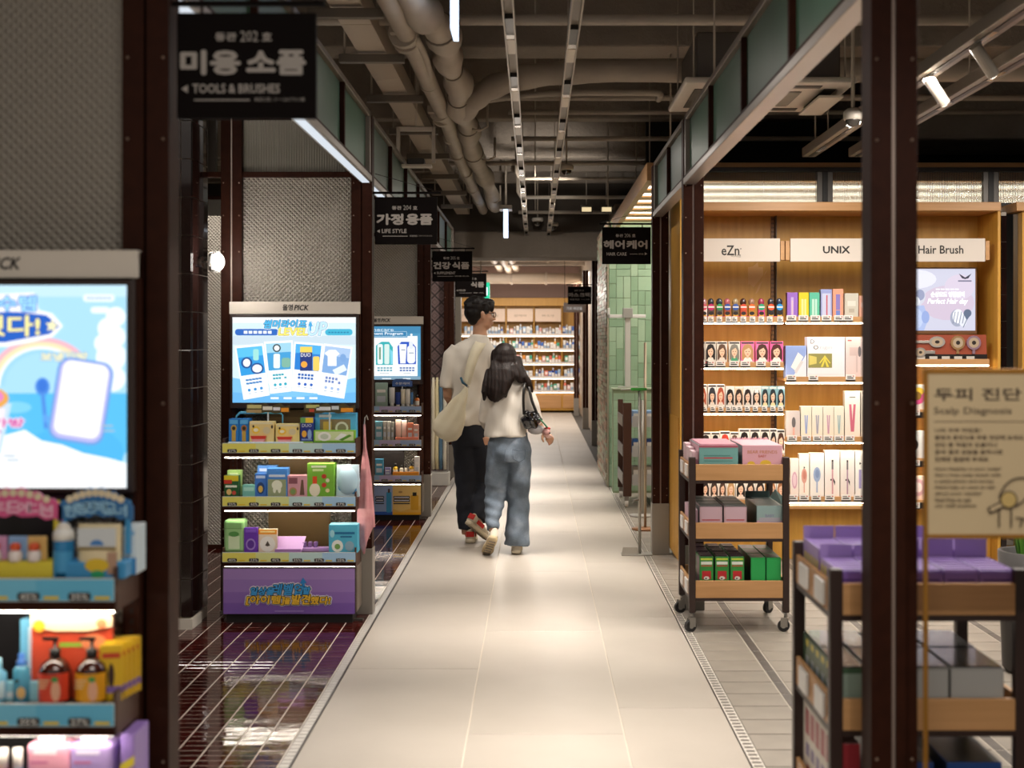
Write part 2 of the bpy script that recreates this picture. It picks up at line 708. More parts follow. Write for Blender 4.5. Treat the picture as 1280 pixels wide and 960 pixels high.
# ---------------------------------------------------------------- ceiling
cl = struct('ceiling', MB().box(-4.6, 5.2, -1.5, 17.6, 4.0, 4.2, CONCRETE))
for (a, b) in ((2.6, 2.95), (5.85, 6.2), (8.98, 9.36), (11.86, 12.04), (14.35, 14.5), (15.5, 15.62), (16.6, 16.7)):
    MB().box(-4.6, 5.2, a, b, 3.45, 4.0, CONCRETE).build('ceiling_beam', cl, bevel=0.015)
struct('beam', MB().box(-4.6, 0.9, 17.5, 18.2, 2.59, 2.93, CONCRETE), bevel=0.02)
ce = struct('ceiling', MB().box(-4.6, 5.2, 17.6, 29.8, 3.15, 3.3, CONCRETE))
MB().box(-3.0, 0.9, 20.6, 20.9, 2.95, 3.15, CONCRETE).build('ceiling_beam', ce)
MB().box(-3.0, 0.9, 24.6, 24.8, 2.9, 3.15, CONCRETE).build('ceiling_beam', ce)
struct('beam', MB().box(2.75, 5.2, 10.3, 11.2, 3.04, 4.0, CONCRETE), bevel=0.03)
struct('beam', MB().box(-4.6, 5.2, 17.45, 17.6, 2.93, 4.0, M('#4d453d', 0.8)))
struct('wall_right', MB().box(0.9, 5.2, 17.5, 18.2, 0, 2.93, DARKW))

# ---------------------------------------------------------------- outer walls
DARKWALL = noise_mat('dark_painted_wall', '#2b2927', '#34312e', 3, 0.7, 0.05)
struct('wall_left', MB().box(-4.7, -4.6, -1.5, 29.8, 0, 4.0, DARKWALL))
struct('wall_right', MB().box(5.2, 5.3, -1.5, 29.8, 0, 4.0, DARKWALL))
struct('wall_back', MB().box(-4.6, 5.2, 29.6, 29.7, 0, 3.3, M('#c9a79a', 0.7)))
struct('wall_back', MB().box(1.35, 5.2, 14.75, 14.85, 0, 4.0, DARKWALL))
struct('wall_back', MB().box(0.98, 5.2, 12.05, 12.1, 2.84, 3.46, M('#1d1c1b', 0.8)))  # near-black sheet standing in for the unlit void above the shelving
# far right side of the corridor
struct('wall_right', MB().box(0.95, 1.05, 16.2, 29.6, 0, 3.15, M('#b9a794', 0.5)))
struct('wall_left', MB().box(-4.6, -1.75, 15.3, 15.36, 0, 2.9, M('#5b5250', 0.7)))


# ---------------------------------------------------------------- posts
def corridor_post(name, x0, y0, w, label, plinth=0.363, screws=True, h=POSTH, side=1, depth=0.1):
    """two flat brown steel uprights with a silver channel between them, on a grey plinth"""
    t = thing(name, label, 'post', (x0, y0, 0))
    a = 0.052 * w / 0.115
    b = 0.062 * w / 0.115
    if side < 0:
        a, b = b, a
    mb = MB()
    mb.rbox(0, a, 0, depth, plinth, h, BROWN, 0.002)
    mb.build('upright', t)
    mb = MB()
    mb.rbox(b, w, 0, depth, plinth, h, BROWN, 0.002)
    mb.build('upright', t)
    MB().box(a, b, 0.012, depth - 0.01, plinth, h, M('#a8958a', 0.4, 0.3)).build('channel', t)
    if plinth:
        MB().rbox(-0.004, w + 0.004, -0.006, depth + 0.006, 0, plinth, M('#8d877f', 0.35, 0.3), 0.003).build('plinth', t)
    if screws:
        for z in (0.42, 0.47, 1.35, 2.0, 2.2, 2.38):
            for xs in (0.014, w - 0.014):
                MB().tube([(xs, 0.0, z), (xs, -0.003, z)], 0.0042, M('#9a8474', 0.3, 0.8), 8).build('screw', t)
    return t


PW = 0.115
nm = ['nearest the camera', 'beside the pink towel and the stand of discounted goods', 'between the second and third hanging category signs', 'behind the tall shopper']
corridor_post('corridor_post', XL - PW, YL[0], PW, 'brown steel twin post by the near glass panel, carrying the beauty tools sign', side=-1)
corridor_post('corridor_post', XL - PW, YL[1], PW, 'brown steel twin post on grey plinth beside the hanging pink towel', side=-1)
corridor_post('corridor_post', XL - PW, YL[2], PW, 'brown steel twin post on grey plinth beside the cream and blue bathroom stand', side=-1)
corridor_post('corridor_post', XL - PW, YL[3], PW, 'brown steel post just behind the tall shopper in white t-shirt', side=-1)
corridor_post('corridor_post', XR, YR[0], PW, 'big blurred brown steel twin post in front of the wooden trolley with purple boxes')
corridor_post('corridor_post', XR, YR[1], PW, 'brown steel twin post at the left end of the hair product shelves')
corridor_post('corridor_post', XR - 0.002, YR[2], PW, 'brown steel twin post on grey plinth carrying the hair care sign')
corridor_post('corridor_post', 0.825, 19.8, 0.1, 'distant brown post on grey plinth carrying the mask pack sign', screws=False)
corridor_post('corridor_post', 0.825, 23.6, 0.1, 'distant brown post with silver plinth, middle one past the green tiles', screws=False)
corridor_post('corridor_post', 0.79, 27.7, 0.1, 'farthest brown post in front of the lit cosmetics shelves', screws=False)

# ---------------------------------------------------------------- left bays: posts, embossed glass, header, reeded glass
outer_lab = ['brown steel post at the outer side of the near bay glass', 'brown steel post between the dark tiled pillar and the discount stand',
             'brown steel post at the outer side of the treatment poster bay', 'brown steel post at the outer side of the farthest bay']
for i, y in enumerate(YL):
    if i != 3:
        corridor_post('corridor_post', -1.734, y, PW, outer_lab[i], plinth=0.02)
    pan = thing('window_%d' % (i + 1), None, None, (0, y + 0.05, 0), kind='structure')
    pm = EMBOSS if i < 2 else EMBOSS
    if i < 3:
        MB().box(-1.62, -1.014, -0.006, 0.006, 0.04, 2.415, pm).build('glass_panel', pan)
        MB().rbox(-1.63, -1.005, -0.02, 0.02, 0.0, 0.04, BROWN, 0.003).build('bottom_rail', pan)
    MB().rbox(-3.4, -1.005, -0.025, 0.025, 2.415, 2.445, BROWN, 0.003).build('header_rail', pan)
    MB().rbox(-3.4, -1.005, -0.025, 0.025, 2.735, 2.765, BROWN, 0.003).build('top_rail', pan)
    for (a, b) in ((-3.36, -2.62), (-2.58, -1.84), (-1.78, -1.72)):
        pass
    for (a, b) in ((-3.38, -2.60), (-2.56, -1.79), (-1.655, -1.03)):
        MB().box(a, b, -0.004, 0.004, 2.445, 2.735, REED_DIM).build('reeded_pane', pan)
        for xx in (a, b):
            MB().rbox(xx - 0.022, xx + 0.022, -0.024, 0.024, 2.44, 2.74, M('#3a332d', 0.4, 0.3), 0.003).build('mullion', pan)

# glass wall seen through the gap beside the pillar
pan = thing('window_5', None, None, (0, 9.9, 0), kind='structure')
MB().box(-3.2, -1.5, -0.006, 0.006, 0.03, 2.42, EMBOSS).build('glass_panel', pan)
MB().rbox(-3.2, -1.5, -0.02, 0.02, 0.0, 0.03, BROWN, 0.003).build('bottom_rail', pan)
pan = thing('window_6', None, None, (0, 5.7, 0), kind='structure')
MB().box(-4.5, -1.95, -0.006, 0.006, 0.03, 2.42, EMBOSS).build('glass_panel', pan)


# patterned wallpaper in the farthest bay
def wallpaper():
    mt, nt, b = custom('diamond_wallpaper')
    tc = node(nt, 'TexCoord')
    sep = node(nt, 'SeparateXYZ')
    nt.links.new(tc.outputs['Object'], sep.inputs[0])
    pr = []
    for sgn in (1, -1):
        a = node(nt, 'Math', operation='MULTIPLY'); a.inputs[1].default_value = sgn
        nt.links.new(sep.outputs['Z'], a.inputs[0])
        s = node(nt, 'Math', operation='ADD')
        nt.links.new(sep.outputs['X'], s.inputs[0]); nt.links.new(a.outputs[0], s.inputs[1])
        p = node(nt, 'Math', operation='PINGPONG'); p.inputs[1].default_value = 0.075
        nt.links.new(s.outputs[0], p.inputs[0]); pr.append(p)
    mn = node(nt, 'Math', operation='MINIMUM')
    nt.links.new(pr[0].outputs[0], mn.inputs[0]); nt.links.new(pr[1].outputs[0], mn.inputs[1])
    lt = node(nt, 'Math', operation='MULTIPLY'); lt.inputs[1].default_value = 1 / 0.075
    nt.links.new(mn.outputs[0], lt.inputs[0])
    rp = ramp(nt, lt.outputs[0], [(0.0, '#3a2c2b'), (0.12, '#3a2c2b'), (0.16, '#7a6462'), (0.5, '#7a6462'), (0.54, '#4a3937'), (0.62, '#7a6462')])
    rp.color_ramp.interpolation = 'CONSTANT'
    nt.links.new(rp.outputs[0], b.inputs['Base Color'])
    b.inputs['Roughness'].default_value = 0.6
    return mt


WALLP = wallpaper()
struct('wall_left', MB().box(-1.75, -0.99, 15.22, 15.28, 0, 2.4, WALLP))
struct('trim_1', MB().box(-1.2, -1.02, 17.3, 17.48, 0, 2.6, WALLP))
struct('trim_2', MB().box(-1.015, -0.945, 17.3, 17.46, 0, 2.6, M('#b3aa9c', 0.5)))


# ---------------------------------------------------------------- transoms along the corridor
def transom(side, xs, segs, nmb, strips):
    t = thing('window_%d' % nmb, None, None, (xs, 0, 0), kind='structure')
    s = side
    z0, z1 = 2.42, 2.74
    for (ya, yb) in segs:
        n = max(1, round((yb - ya) / 1.03))
        MB().rbox(-0.03, 0.03, ya, yb, z1, z1 + 0.03, M('#6d5f52', 0.4, 0.2), 0.004).build('top_rail', t)
        MB().rbox(-0.035, 0.035, ya, yb, z0 - 0.035, z0, M('#a49b94', 0.35, 0.5), 0.004).build('bottom_rail', t)
        MB().box(-0.032, 0.032, ya, yb, z0, z0 + 0.012, BROWN).build('bottom_bead', t)
        for k in range(n):
            a = ya + (yb - ya) * k / n
            b = ya + (yb - ya) * (k + 1) / n
            MB().box(-0.005, 0.005, a + 0.02, b - 0.02, z0 + 0.012, z1, GREEN_GLASS).build('glass_pane', t)
            MB().rbox(-0.028, 0.028, a - 0.016, a + 0.016, z0, z1, BROWN, 0.002).build('mullion', t)
        MB().rbox(-0.03, 0.03, yb - 0.06, yb, z0, z1 + 0.03, M('#6f665e', 0.4, 0.3), 0.003).build('end_post', t)
    for (ya, yb) in strips:
        MB().box(-0.02, 0.02, ya, yb, z0 - 0.039, z0 - 0.0355, M('#dfe8f2', 0.4, 0, 0.75)).build('light_strip', t)
    return t


transom(-1, XL - 0.035, [(YL[0] + 0.1, YL[1]), (YL[1] + 0.1, YL[2]), (YL[2] + 0.1, YL[3])], 7, [(3.5, 7.5), (7.6, 11.7)])
transom(1, XR + 0.035, [(YR[0] + 0.1, YR[1]), (YR[1] + 0.1, YR[2])], 8, [])

# ---------------------------------------------------------------- dark tiled pillar
pil = struct('pillar', MB().box(-2.3, -1.80, 7.12, 7.46, 0, 2.75, M('#c4b7a6', 0.7)))
z = 0.06
row = 0
fm = {}
while z < 2.72:
    h = 0.2
    xs = [-1.797 - 0.056]
    while xs[-1] > -2.3:
        xs.append(xs[-1] - 0.1)
    edges = [-1.797] + xs
    for a, b in zip(edges[:-1], edges[1:]):
        if b < -2.02:
            continue
        k = ('f', round(a - b, 3))
        if k not in fm:
            fm[k] = mesh_of(MB().rbox(-(a - b) / 2 + 0.0015, (a - b) / 2 - 0.0015, -0.008, 0.004, 0.0015, h - 0.0015, PILLARTILE, 0.0012), 'tile')
        piece('tile', fm[k], pil, ((a + b) / 2, 7.118, z), (0, 0, R(random.gauss(0, 0.2))))
    for q in range(3):
        k = 's'
        if k not in fm:
            fm[k] = mesh_of(MB().rbox(-0.004, 0.008, -0.0555 + 0.0015, 0.0555 - 0.0015, 0.0015, h - 0.0015, PILLARTILE, 0.0012), 'tile')
        piece('tile', fm[k], pil, (-1.802, 7.12 + 0.111 * (q + 0.5), z), (0, 0, R(random.gauss(0, 0.2))))
    z += h
MB().box(-2.3, -1.79, 7.1, 7.3, 0, 0.055, M('#d8d2c6', 0.4)).build('base_block', pil)

# ---------------------------------------------------------------- green tiled wall
GT = [noise_mat('green_glaze_%d' % k, a, b, 8, 0.28, 0.1, bscale=12) for k, (a, b) in enumerate((('#8fae90', '#9bb89a'), ('#98b698', '#a4c0a2'), ('#87a688', '#92b091'), ('#a0bb9e', '#acc5a8')))]
gw = struct('wall_right', MB().box(0.762, 2.4, 14.12, 14.6, 0, 2.75, M('#93a385', 0.7)))
gm = {}
rng = random.Random(3)
zz = 0.0
occ = {}
U = 0.075
cols_ = int((1.62 - 0.77) / U)
rows_ = int(2.7 / U)
for r_ in range(rows_):
    for c_ in range(cols_):
        if (r_, c_) in occ:
            continue
        h_, w_ = rng.choice([(2, 1), (3, 1), (2, 2), (2, 1), (1, 2), (3, 1)])
        while w_ > 1 and (c_ + w_ > cols_ or (r_, c_ + w_ - 1) in occ):
            w_ -= 1
        h_ = min(h_, rows_ - r_)
        ok = all((r_ + i, c_ + j) not in occ for i in range(h_) for j in range(w_))
        if not ok:
            h_, w_ = 1, 1
        for i in range(h_):
            for j in range(w_):
                occ[(r_ + i, c_ + j)] = 1
        g_ = rng.randrange(4)
        k = (h_, w_, g_)
        if k not in gm:
            gm[k] = mesh_of(MB().rbox(0.0025, w_ * U - 0.0025, -0.008, 0.004, 0.0025, h_ * U - 0.0025, GT[g_], 0.002), 'tile')
        piece('tile', gm[k], gw, (0.765 + c_ * U, 14.12, r_ * U + 0.01), (R(rng.gauss(0, 0.5)), 0, R(rng.gauss(0, 0.5))))
# the rough stacked edge of that wall facing the corridor
ed = struct('wall_right', MB().box(0.748, 0.762, 14.1, 16.2, 0, 2.75, M('#a39a86', 0.8)))
rest = MB()
for k in range(70):
    for j in range(7):
        zc = 0.02 + k * 0.039
        yy = 14.12 + j * 0.29 + (k % 2) * 0.1
        rest.box(0.736 + rng.uniform(0, 0.006), 0.75, yy, yy + 0.27, zc, zc + 0.034, [M('#a8a68c', 0.4), M('#8f9b7e', 0.4), M('#b3927a', 0.5), M('#8f7f6c', 0.5)][rng.randrange(4)])
o = rest.build('brick', ed)
o['kind'] = 'stuff'

# low green counter wall in front of it
lw = struct('wall_right', MB().box(0.775, 2.3, 13.55, 13.75, 0, 1.03, M('#8fa07f', 0.6)))
for r_ in range(13):
    for c_ in range(8):
        piece('tile', gm.setdefault(('low',), mesh_of(MB().rbox(0.002, 0.103, -0.006, 0.004, 0.002, 0.073, GT[1], 0.002), 'tile')), lw, (0.78 + 0.105 * c_, 13.55, 0.02 + r_ * 0.075))
MB().rbox(0.765, 2.3, 13.53, 13.77, 1.03, 1.045, M('#a8b39a', 0.4), 0.003).build('ledge', lw)

# ---------------------------------------------------------------- timber canopy with a glowing slatted ceiling
cn = thing('light_canopy', 'timber framed canopy with glowing slatted ceiling above the hair care area', 'canopy', (0.8, 9.75, 2.66))
MB().rbox(0, 0.05, 0, 4.6, -0.0, 0.13, WOOD_H, 0.004).build('side_beam', cn)
MB().rbox(0.05, 4.2, 0, 0.05, 0, 0.13, WOOD_H, 0.004).build('end_beam', cn)
MB().rbox(0.05, 4.2, 4.55, 4.6, 0, 0.13, WOOD_H, 0.004).build('end_beam', cn)
MB().box(0.053, 4.18, 0.052, 4.54, 0.10, 0.11, M('#fff6e4', 0.5, 0, 2.6)).build('glowing_panel', cn)
MB().box(0.01, 4.19, 0.01, 4.59, 0.112, 0.128, M('#6b5a46', 0.7)).build('glow_block', cn)  # unseen lid added to keep the panel's glow from lighting the ceiling above
MB().box(0.052, 0.06, 0.06, 4.5, 0.03, 0.04, M('#fff0d0', 0.5, 0, 3)).build('light_strip', cn)
me = mesh_of(MB().rbox(0.06, 4.18, -0.12, 0.12, 0.078, 0.094, WOOD_H, 0.003), 'slat')
for k in range(8):
    piece('slat', me, cn, (0, 0.35 + k * 0.54, 0))
# ================================================================ printing and product helpers
class Print:
    """flat print laid on a face that looks towards -Y; coordinates are in print units, v downwards"""

    def __init__(self, mb, x0, z1, s, y, u0=0.0, v0=0.0, e=0.0, step=0.00012):
        self.mb, self.x0, self.z1, self.s, self.y, self.u0, self.v0, self.e, self.step = mb, x0, z1, s, y, u0, v0, e, step

    def _m(self, c):
        return M(c, 0.5, 0, self.e, n=0) if self.e else M(c, 0.45, n=0)

    def _y(self):
        self.y -= self.step
        return self.y

    def p(self, u, v):
        return (self.x0 + (u - self.u0) * self.s, self.z1 - (v - self.v0) * self.s)

    def rect(self, u0, v0, u1, v1, c):
        a, b = self.p(u0, v0), self.p(u1, v1)
        self.mb.fr(a[0], b[0], b[1], a[1], self._y(), self._m(c))

    def poly(self, pts, c):
        self.mb.poly([self.p(*q) for q in pts][::-1], self._y(), self._m(c))

    def ell(self, u, v, ru, rv, c, seg=18, a0=0, a1=360):
        q = self.p(u, v)
        self.mb.ell(q[0], q[1], ru * self.s, rv * self.s, self._y(), self._m(c), seg, a0, a1)

    def rrect(self, u0, v0, u1, v1, r, c, rot=0.0):
        pts = []
        cx, cy = (u0 + u1) / 2, (v0 + v1) / 2
        for (a, b, t) in ((u1 - r, v0 + r, -90), (u1 - r, v1 - r, 0), (u0 + r, v1 - r, 90), (u0 + r, v0 + r, 180)):
            for k in range(5):
                pts.append((a + r * math.cos(R(t + 22.5 * k)), b + r * math.sin(R(t + 22.5 * k))))
        ca, sa = math.cos(rot), math.sin(rot)
        pts = [(cx + (x - cx) * ca - (y - cy) * sa, cy + (x - cx) * sa + (y - cy) * ca) for x, y in pts]
        self.poly(pts, c)

    def text(self, s, u, v, h, c, w=None, align='L', slant=0.0, bold=0.0, rot=0.0):
        q = self.p(u, v)
        self.y -= self.step
        self.mb.text(s, q[0], q[1], self.y, h * self.s, self._m(c), align, w * self.s if w else None, slant, bold * self.s, rot)
        self.y -= self.step * 2


def pix(x, z, px_h):
    return x


def product(name, label, cat, mb, loc, group=None, rotz=0.0):
    o = mb.build(name, None, loc, rotz)
    return tag(o, label, cat, group)


def carton(w, d, h, col, prints=(), top=None, side=None, r=0.45, lid=None):
    """a folded carton, origin at the middle of its base's front edge; prints are (x0, x1, z0, z1, colour) as shares of the front"""
    mb = MB()
    mb.rbox(-w / 2, w / 2, 0, d, 0, h, M(col, r, n=0.03), min(0.0016, w * 0.03))
    y = -0.0004
    for pr in prints:
        y -= 0.00015
        if pr[0] == 'e':
            _, cx, cz, rx, rz, c = pr
            mb.ell((cx - 0.5) * w, cz * h, rx * w, rz * h, y, M(c, 0.4, n=0))
        elif pr[0] == 't':
            _, s, cx, cz, th, c = pr[:6]
            tw = pr[6] * w if len(pr) > 6 else None
            mb.text(s, (cx - 0.5) * w, cz * h, y, th * h, M(c, 0.4, n=0), 'C', tw)
        elif pr[0] == 'p':
            mb.poly([((a - 0.5) * w, b * h) for a, b in pr[1]], y, M(pr[2], 0.4, n=0))
        else:
            x0, x1, z0, z1, c = pr
            mb.fr((x0 - 0.5) * w, (x1 - 0.5) * w, z0 * h, z1 * h, y, M(c, 0.4, n=0))
    if top:
        mb.quad([(-w / 2 + .002, .002, h + .0004), (w / 2 - .002, .002, h + .0004), (w / 2 - .002, d - .002, h + .0004), (-w / 2 + .002, d - .002, h + .0004)], M(top, 0.4, n=0))
    if side:
        mb.sl(0.003, d - .003, 0.003, h - .003, -w / 2 - .0005, M(side, 0.4, n=0), -1)
        mb.sl(0.003, d - .003, 0.003, h - .003, w / 2 + .0005, M(side, 0.4, n=0), 1)
    return mb


def bottle(r, h, body, cap, label=None, kind='plain', band=0.5):
    mb = MB()
    if kind == 'pump':
        mb.lathe([(r * .92, 0), (r, h * .03), (r, h * .55), (r * .8, h * .66), (r * .34, h * .74)], M(body, 0.12, coat=0.6), seg=18)
        mb.lathe([(r * .34, h * .74), (r * .34, h * .84), (r * .12, h * .85), (r * .12, h * .95)], M(cap, 0.3), seg=12)
        mb.box(-r * .62, r * .2, -r * .14, r * .14, h * .95, h, M(cap, 0.3))
    elif kind == 'spray':
        mb.lathe([(r * .9, 0), (r, h * .02), (r, h * .68), (r * .55, h * .76)], M(body, 0.2, coat=0.4), seg=16)
        mb.lathe([(r * .62, h * .74), (r * .62, h * .84), (r * .4, h * .85), (r * .4, h * .98), (r * .3, h)], M(cap, 0.3), seg=14)
    elif kind == 'tube':
        mb.lathe([(r * .7, 0), (r * .7, h * .15)], M(cap, 0.3), seg=12)
        mb.lathe([(r * .8, h * .15), (r, h * .22), (r * 1.0, h * .95), (r * 1.05, h)], M(body, 0.35), seg=14, sy=0.5)
    elif kind == 'can':
        mb.lathe([(r, 0), (r, h * .78), (r * .85, h * .83)], M(body, 0.25, coat=0.3), seg=16)
        mb.lathe([(r * .8, h * .8), (r * .62, h * .95), (r * .3, h)], M(cap, 0.35), seg=14)
    else:
        mb.lathe([(r * .92, 0), (r, h * .03), (r, h * .66), (r * .5, h * .76)], M(body, 0.2, coat=0.3), seg=14)
        mb.lathe([(r * .5, h * .74), (r * .5, h)], M(cap, 0.35), seg=12)
    if label:
        z0, z1 = h * 0.12, h * band
        n = 8
        vs = []
        for k in range(n + 1):
            a = R(-160 + 140 * k / n)
            for zz in (z0, z1):
                vs.append((r * 1.012 * math.cos(a), r * 1.012 * math.sin(a), zz))
        mb.add(vs, [(2 * k, 2 * k + 2, 2 * k + 3, 2 * k + 1) for k in range(n)], M(label, 0.4, n=0), True)
    return mb


def pbox(name, label, cat, u0, u1, v0, v1, Y, d, col, prints=(), zb=None, group=None, top=None, side=None, rotz=0.0):
    """a carton whose front stands at depth Y and is as large as columns u0..u1, rows v0..v1 tell"""
    s = Y / FPX
    w, h = (u1 - u0) * s, (v1 - v0) * s
    mb = carton(w, d, h, col, prints, top, side)
    z = zb if zb is not None else Z(v1, Y)
    return product(name, label, cat, mb, (X((u0 + u1) / 2, Y), Y, z), group, rotz)


# ================================================================ the promotion stands at the ends of the left bays
def promo_stand(label, loc, poster_fn, base_fn, rail_cols, sign_text=True, backcol='#6b5533'):
    """loc is the middle of the back foot; the front looks to -Y"""
    t = thing('display_stand', label, 'display stand', loc)
    hw = 0.357
    for s in (-1, 1):
        mb = MB()
        x = s * (hw - 0.018)
        mb.rbox(x - 0.018, x + 0.018, -0.035, 0.0, 0.06, 1.72, BROWN, 0.002)
        for k in range(60):
            zc = 0.12 + k * 0.025
            mb.box(x - 0.004, x + 0.004, -0.0354, -0.034, zc, zc + 0.012, M('#0c0807', 0.8))
        mb.build('upright', t)
        MB().box(s * hw - 0.004, s * hw + 0.004, -0.20, -0.0, 0.06, 0.30, M('#75695e', 0.4, 0.3)).build('side_panel', t)
    MB().box(-hw + 0.036, hw - 0.036, -0.012, -0.004, 1.13, 1.66, M('#2c1d18', 0.5)).build('back_panel', t)
    MB().box(-0.15, 0.19, -0.012, -0.004, 0.30, 1.15, M(backcol, 0.35, 0.3)).build('back_panel', t)
    # header
    h = MB()
    h.rbox(-hw, hw, -0.05, -0.01, 1.655, 1.722, M('#d9d0c4', 0.4, n=0.02), 0.002)
    ho = h.build('header_sign', t)
    if sign_text:
        mb = MB()
        mb.text('올영', -0.065, 1.675, -0.0512, 0.032, INK, 'L', 0.055, 0.0, 0.0009)
        mb.text('PICK', -0.002, 1.676, -0.0512, 0.028, INK, 'L', 0.075, 0.22, 0.0012)
        mb.build('lettering', ho)
    # light box
    mb = MB()
    mb.rbox(-hw + 0.006, hw - 0.006, -0.062, -0.012, 1.140, 1.650, M('#2a1a15', 0.45), 0.003)
    lb = mb.build('light_box', t)
    mb = MB()
    poster_fn(mb, -0.336, 1.637, -0.0630)
    mb.build('poster', lb)
    # shelves
    for k, (zt, rc) in enumerate(zip((0.955, 0.670, 0.372), rail_cols)):
        mb = MB()
        mb.box(-hw + 0.004, hw - 0.004, -0.215, -0.02, zt - 0.012, zt, M('#3b2a22', 0.5))
        mb.rbox(-hw, hw, -0.222, -0.205, zt - 0.068, zt - 0.045, BROWN, 0.002)
        sh = mb.build('shelf', t)
        mb = MB()
        mb.box(-hw + 0.002, hw - 0.002, -0.224, -0.219, zt - 0.045, zt + 0.008, M('#cfd6d6', 0.2))
        pr = Print(mb, -hw + 0.003, zt + 0.007, 0.0043, -0.2242)
        n = len(rc)
        for i, c in enumerate(rc):
            a = 165.0 * i / n
            pr.rect(a, 0.4, a + 165.0 / n, 11.6, c)
        for i in range(6):
            u = 6 + i * 27
            pr.rrect(u, 7.2, u + 12, 11.4, 1.5, '#1b1b22')
            pr.text('%d%%' % (27, 25, 40, 23, 45, 35)[(i + k) % 6], u + 1.5, 10.8, 3.0, '#f6f4ee', 9)
            pr.rect(u + 14, 9.2, u + 22, 10.8, '#e6c92e')
        mb.build('price_rail', sh)
        MB().box(-hw + 0.01, hw - 0.01, -0.20, -0.185, zt - 0.074, zt - 0.068, M('#fff3e0', 0.5, 0, 24)).build('light_strip', sh)
        for s in (-1, 1):
            mb = MB()
            xs = s * (hw - 0.004)
            mb.prism([(0, 0)] * 0 or [(xs - 0.004, zt - 0.07), (xs + 0.004, zt - 0.07), (xs + 0.004, zt + 0.03), (xs - 0.004, zt + 0.03)], -0.21, -0.03, M('#4a2e20', .5))
            mb.build('bracket', sh)
    # base
    mb = MB()
    mb.rbox(-hw, hw, -0.215, -0.02, 0.055, 0.30, M('#3a2a24', 0.5), 0.003)
    b = mb.build('base_cabinet', t)
    mb = MB()
    base_fn(mb, -hw + 0.006, 0.292, -0.2155)
    mb.build('printed_panel', b)
    MB().box(-hw + 0.02, hw - 0.02, -0.20, -0.03, 0, 0.055, M('#120d0b', 0.6)).build('kick_plate', t)
    MB().box(-hw - 0.004, hw + 0.03, -0.16, -0.12, 0.0, 0.01, M('#55504b', 0.4, 0.6)).build('foot_plate', t)
    return t


EP = 0.95


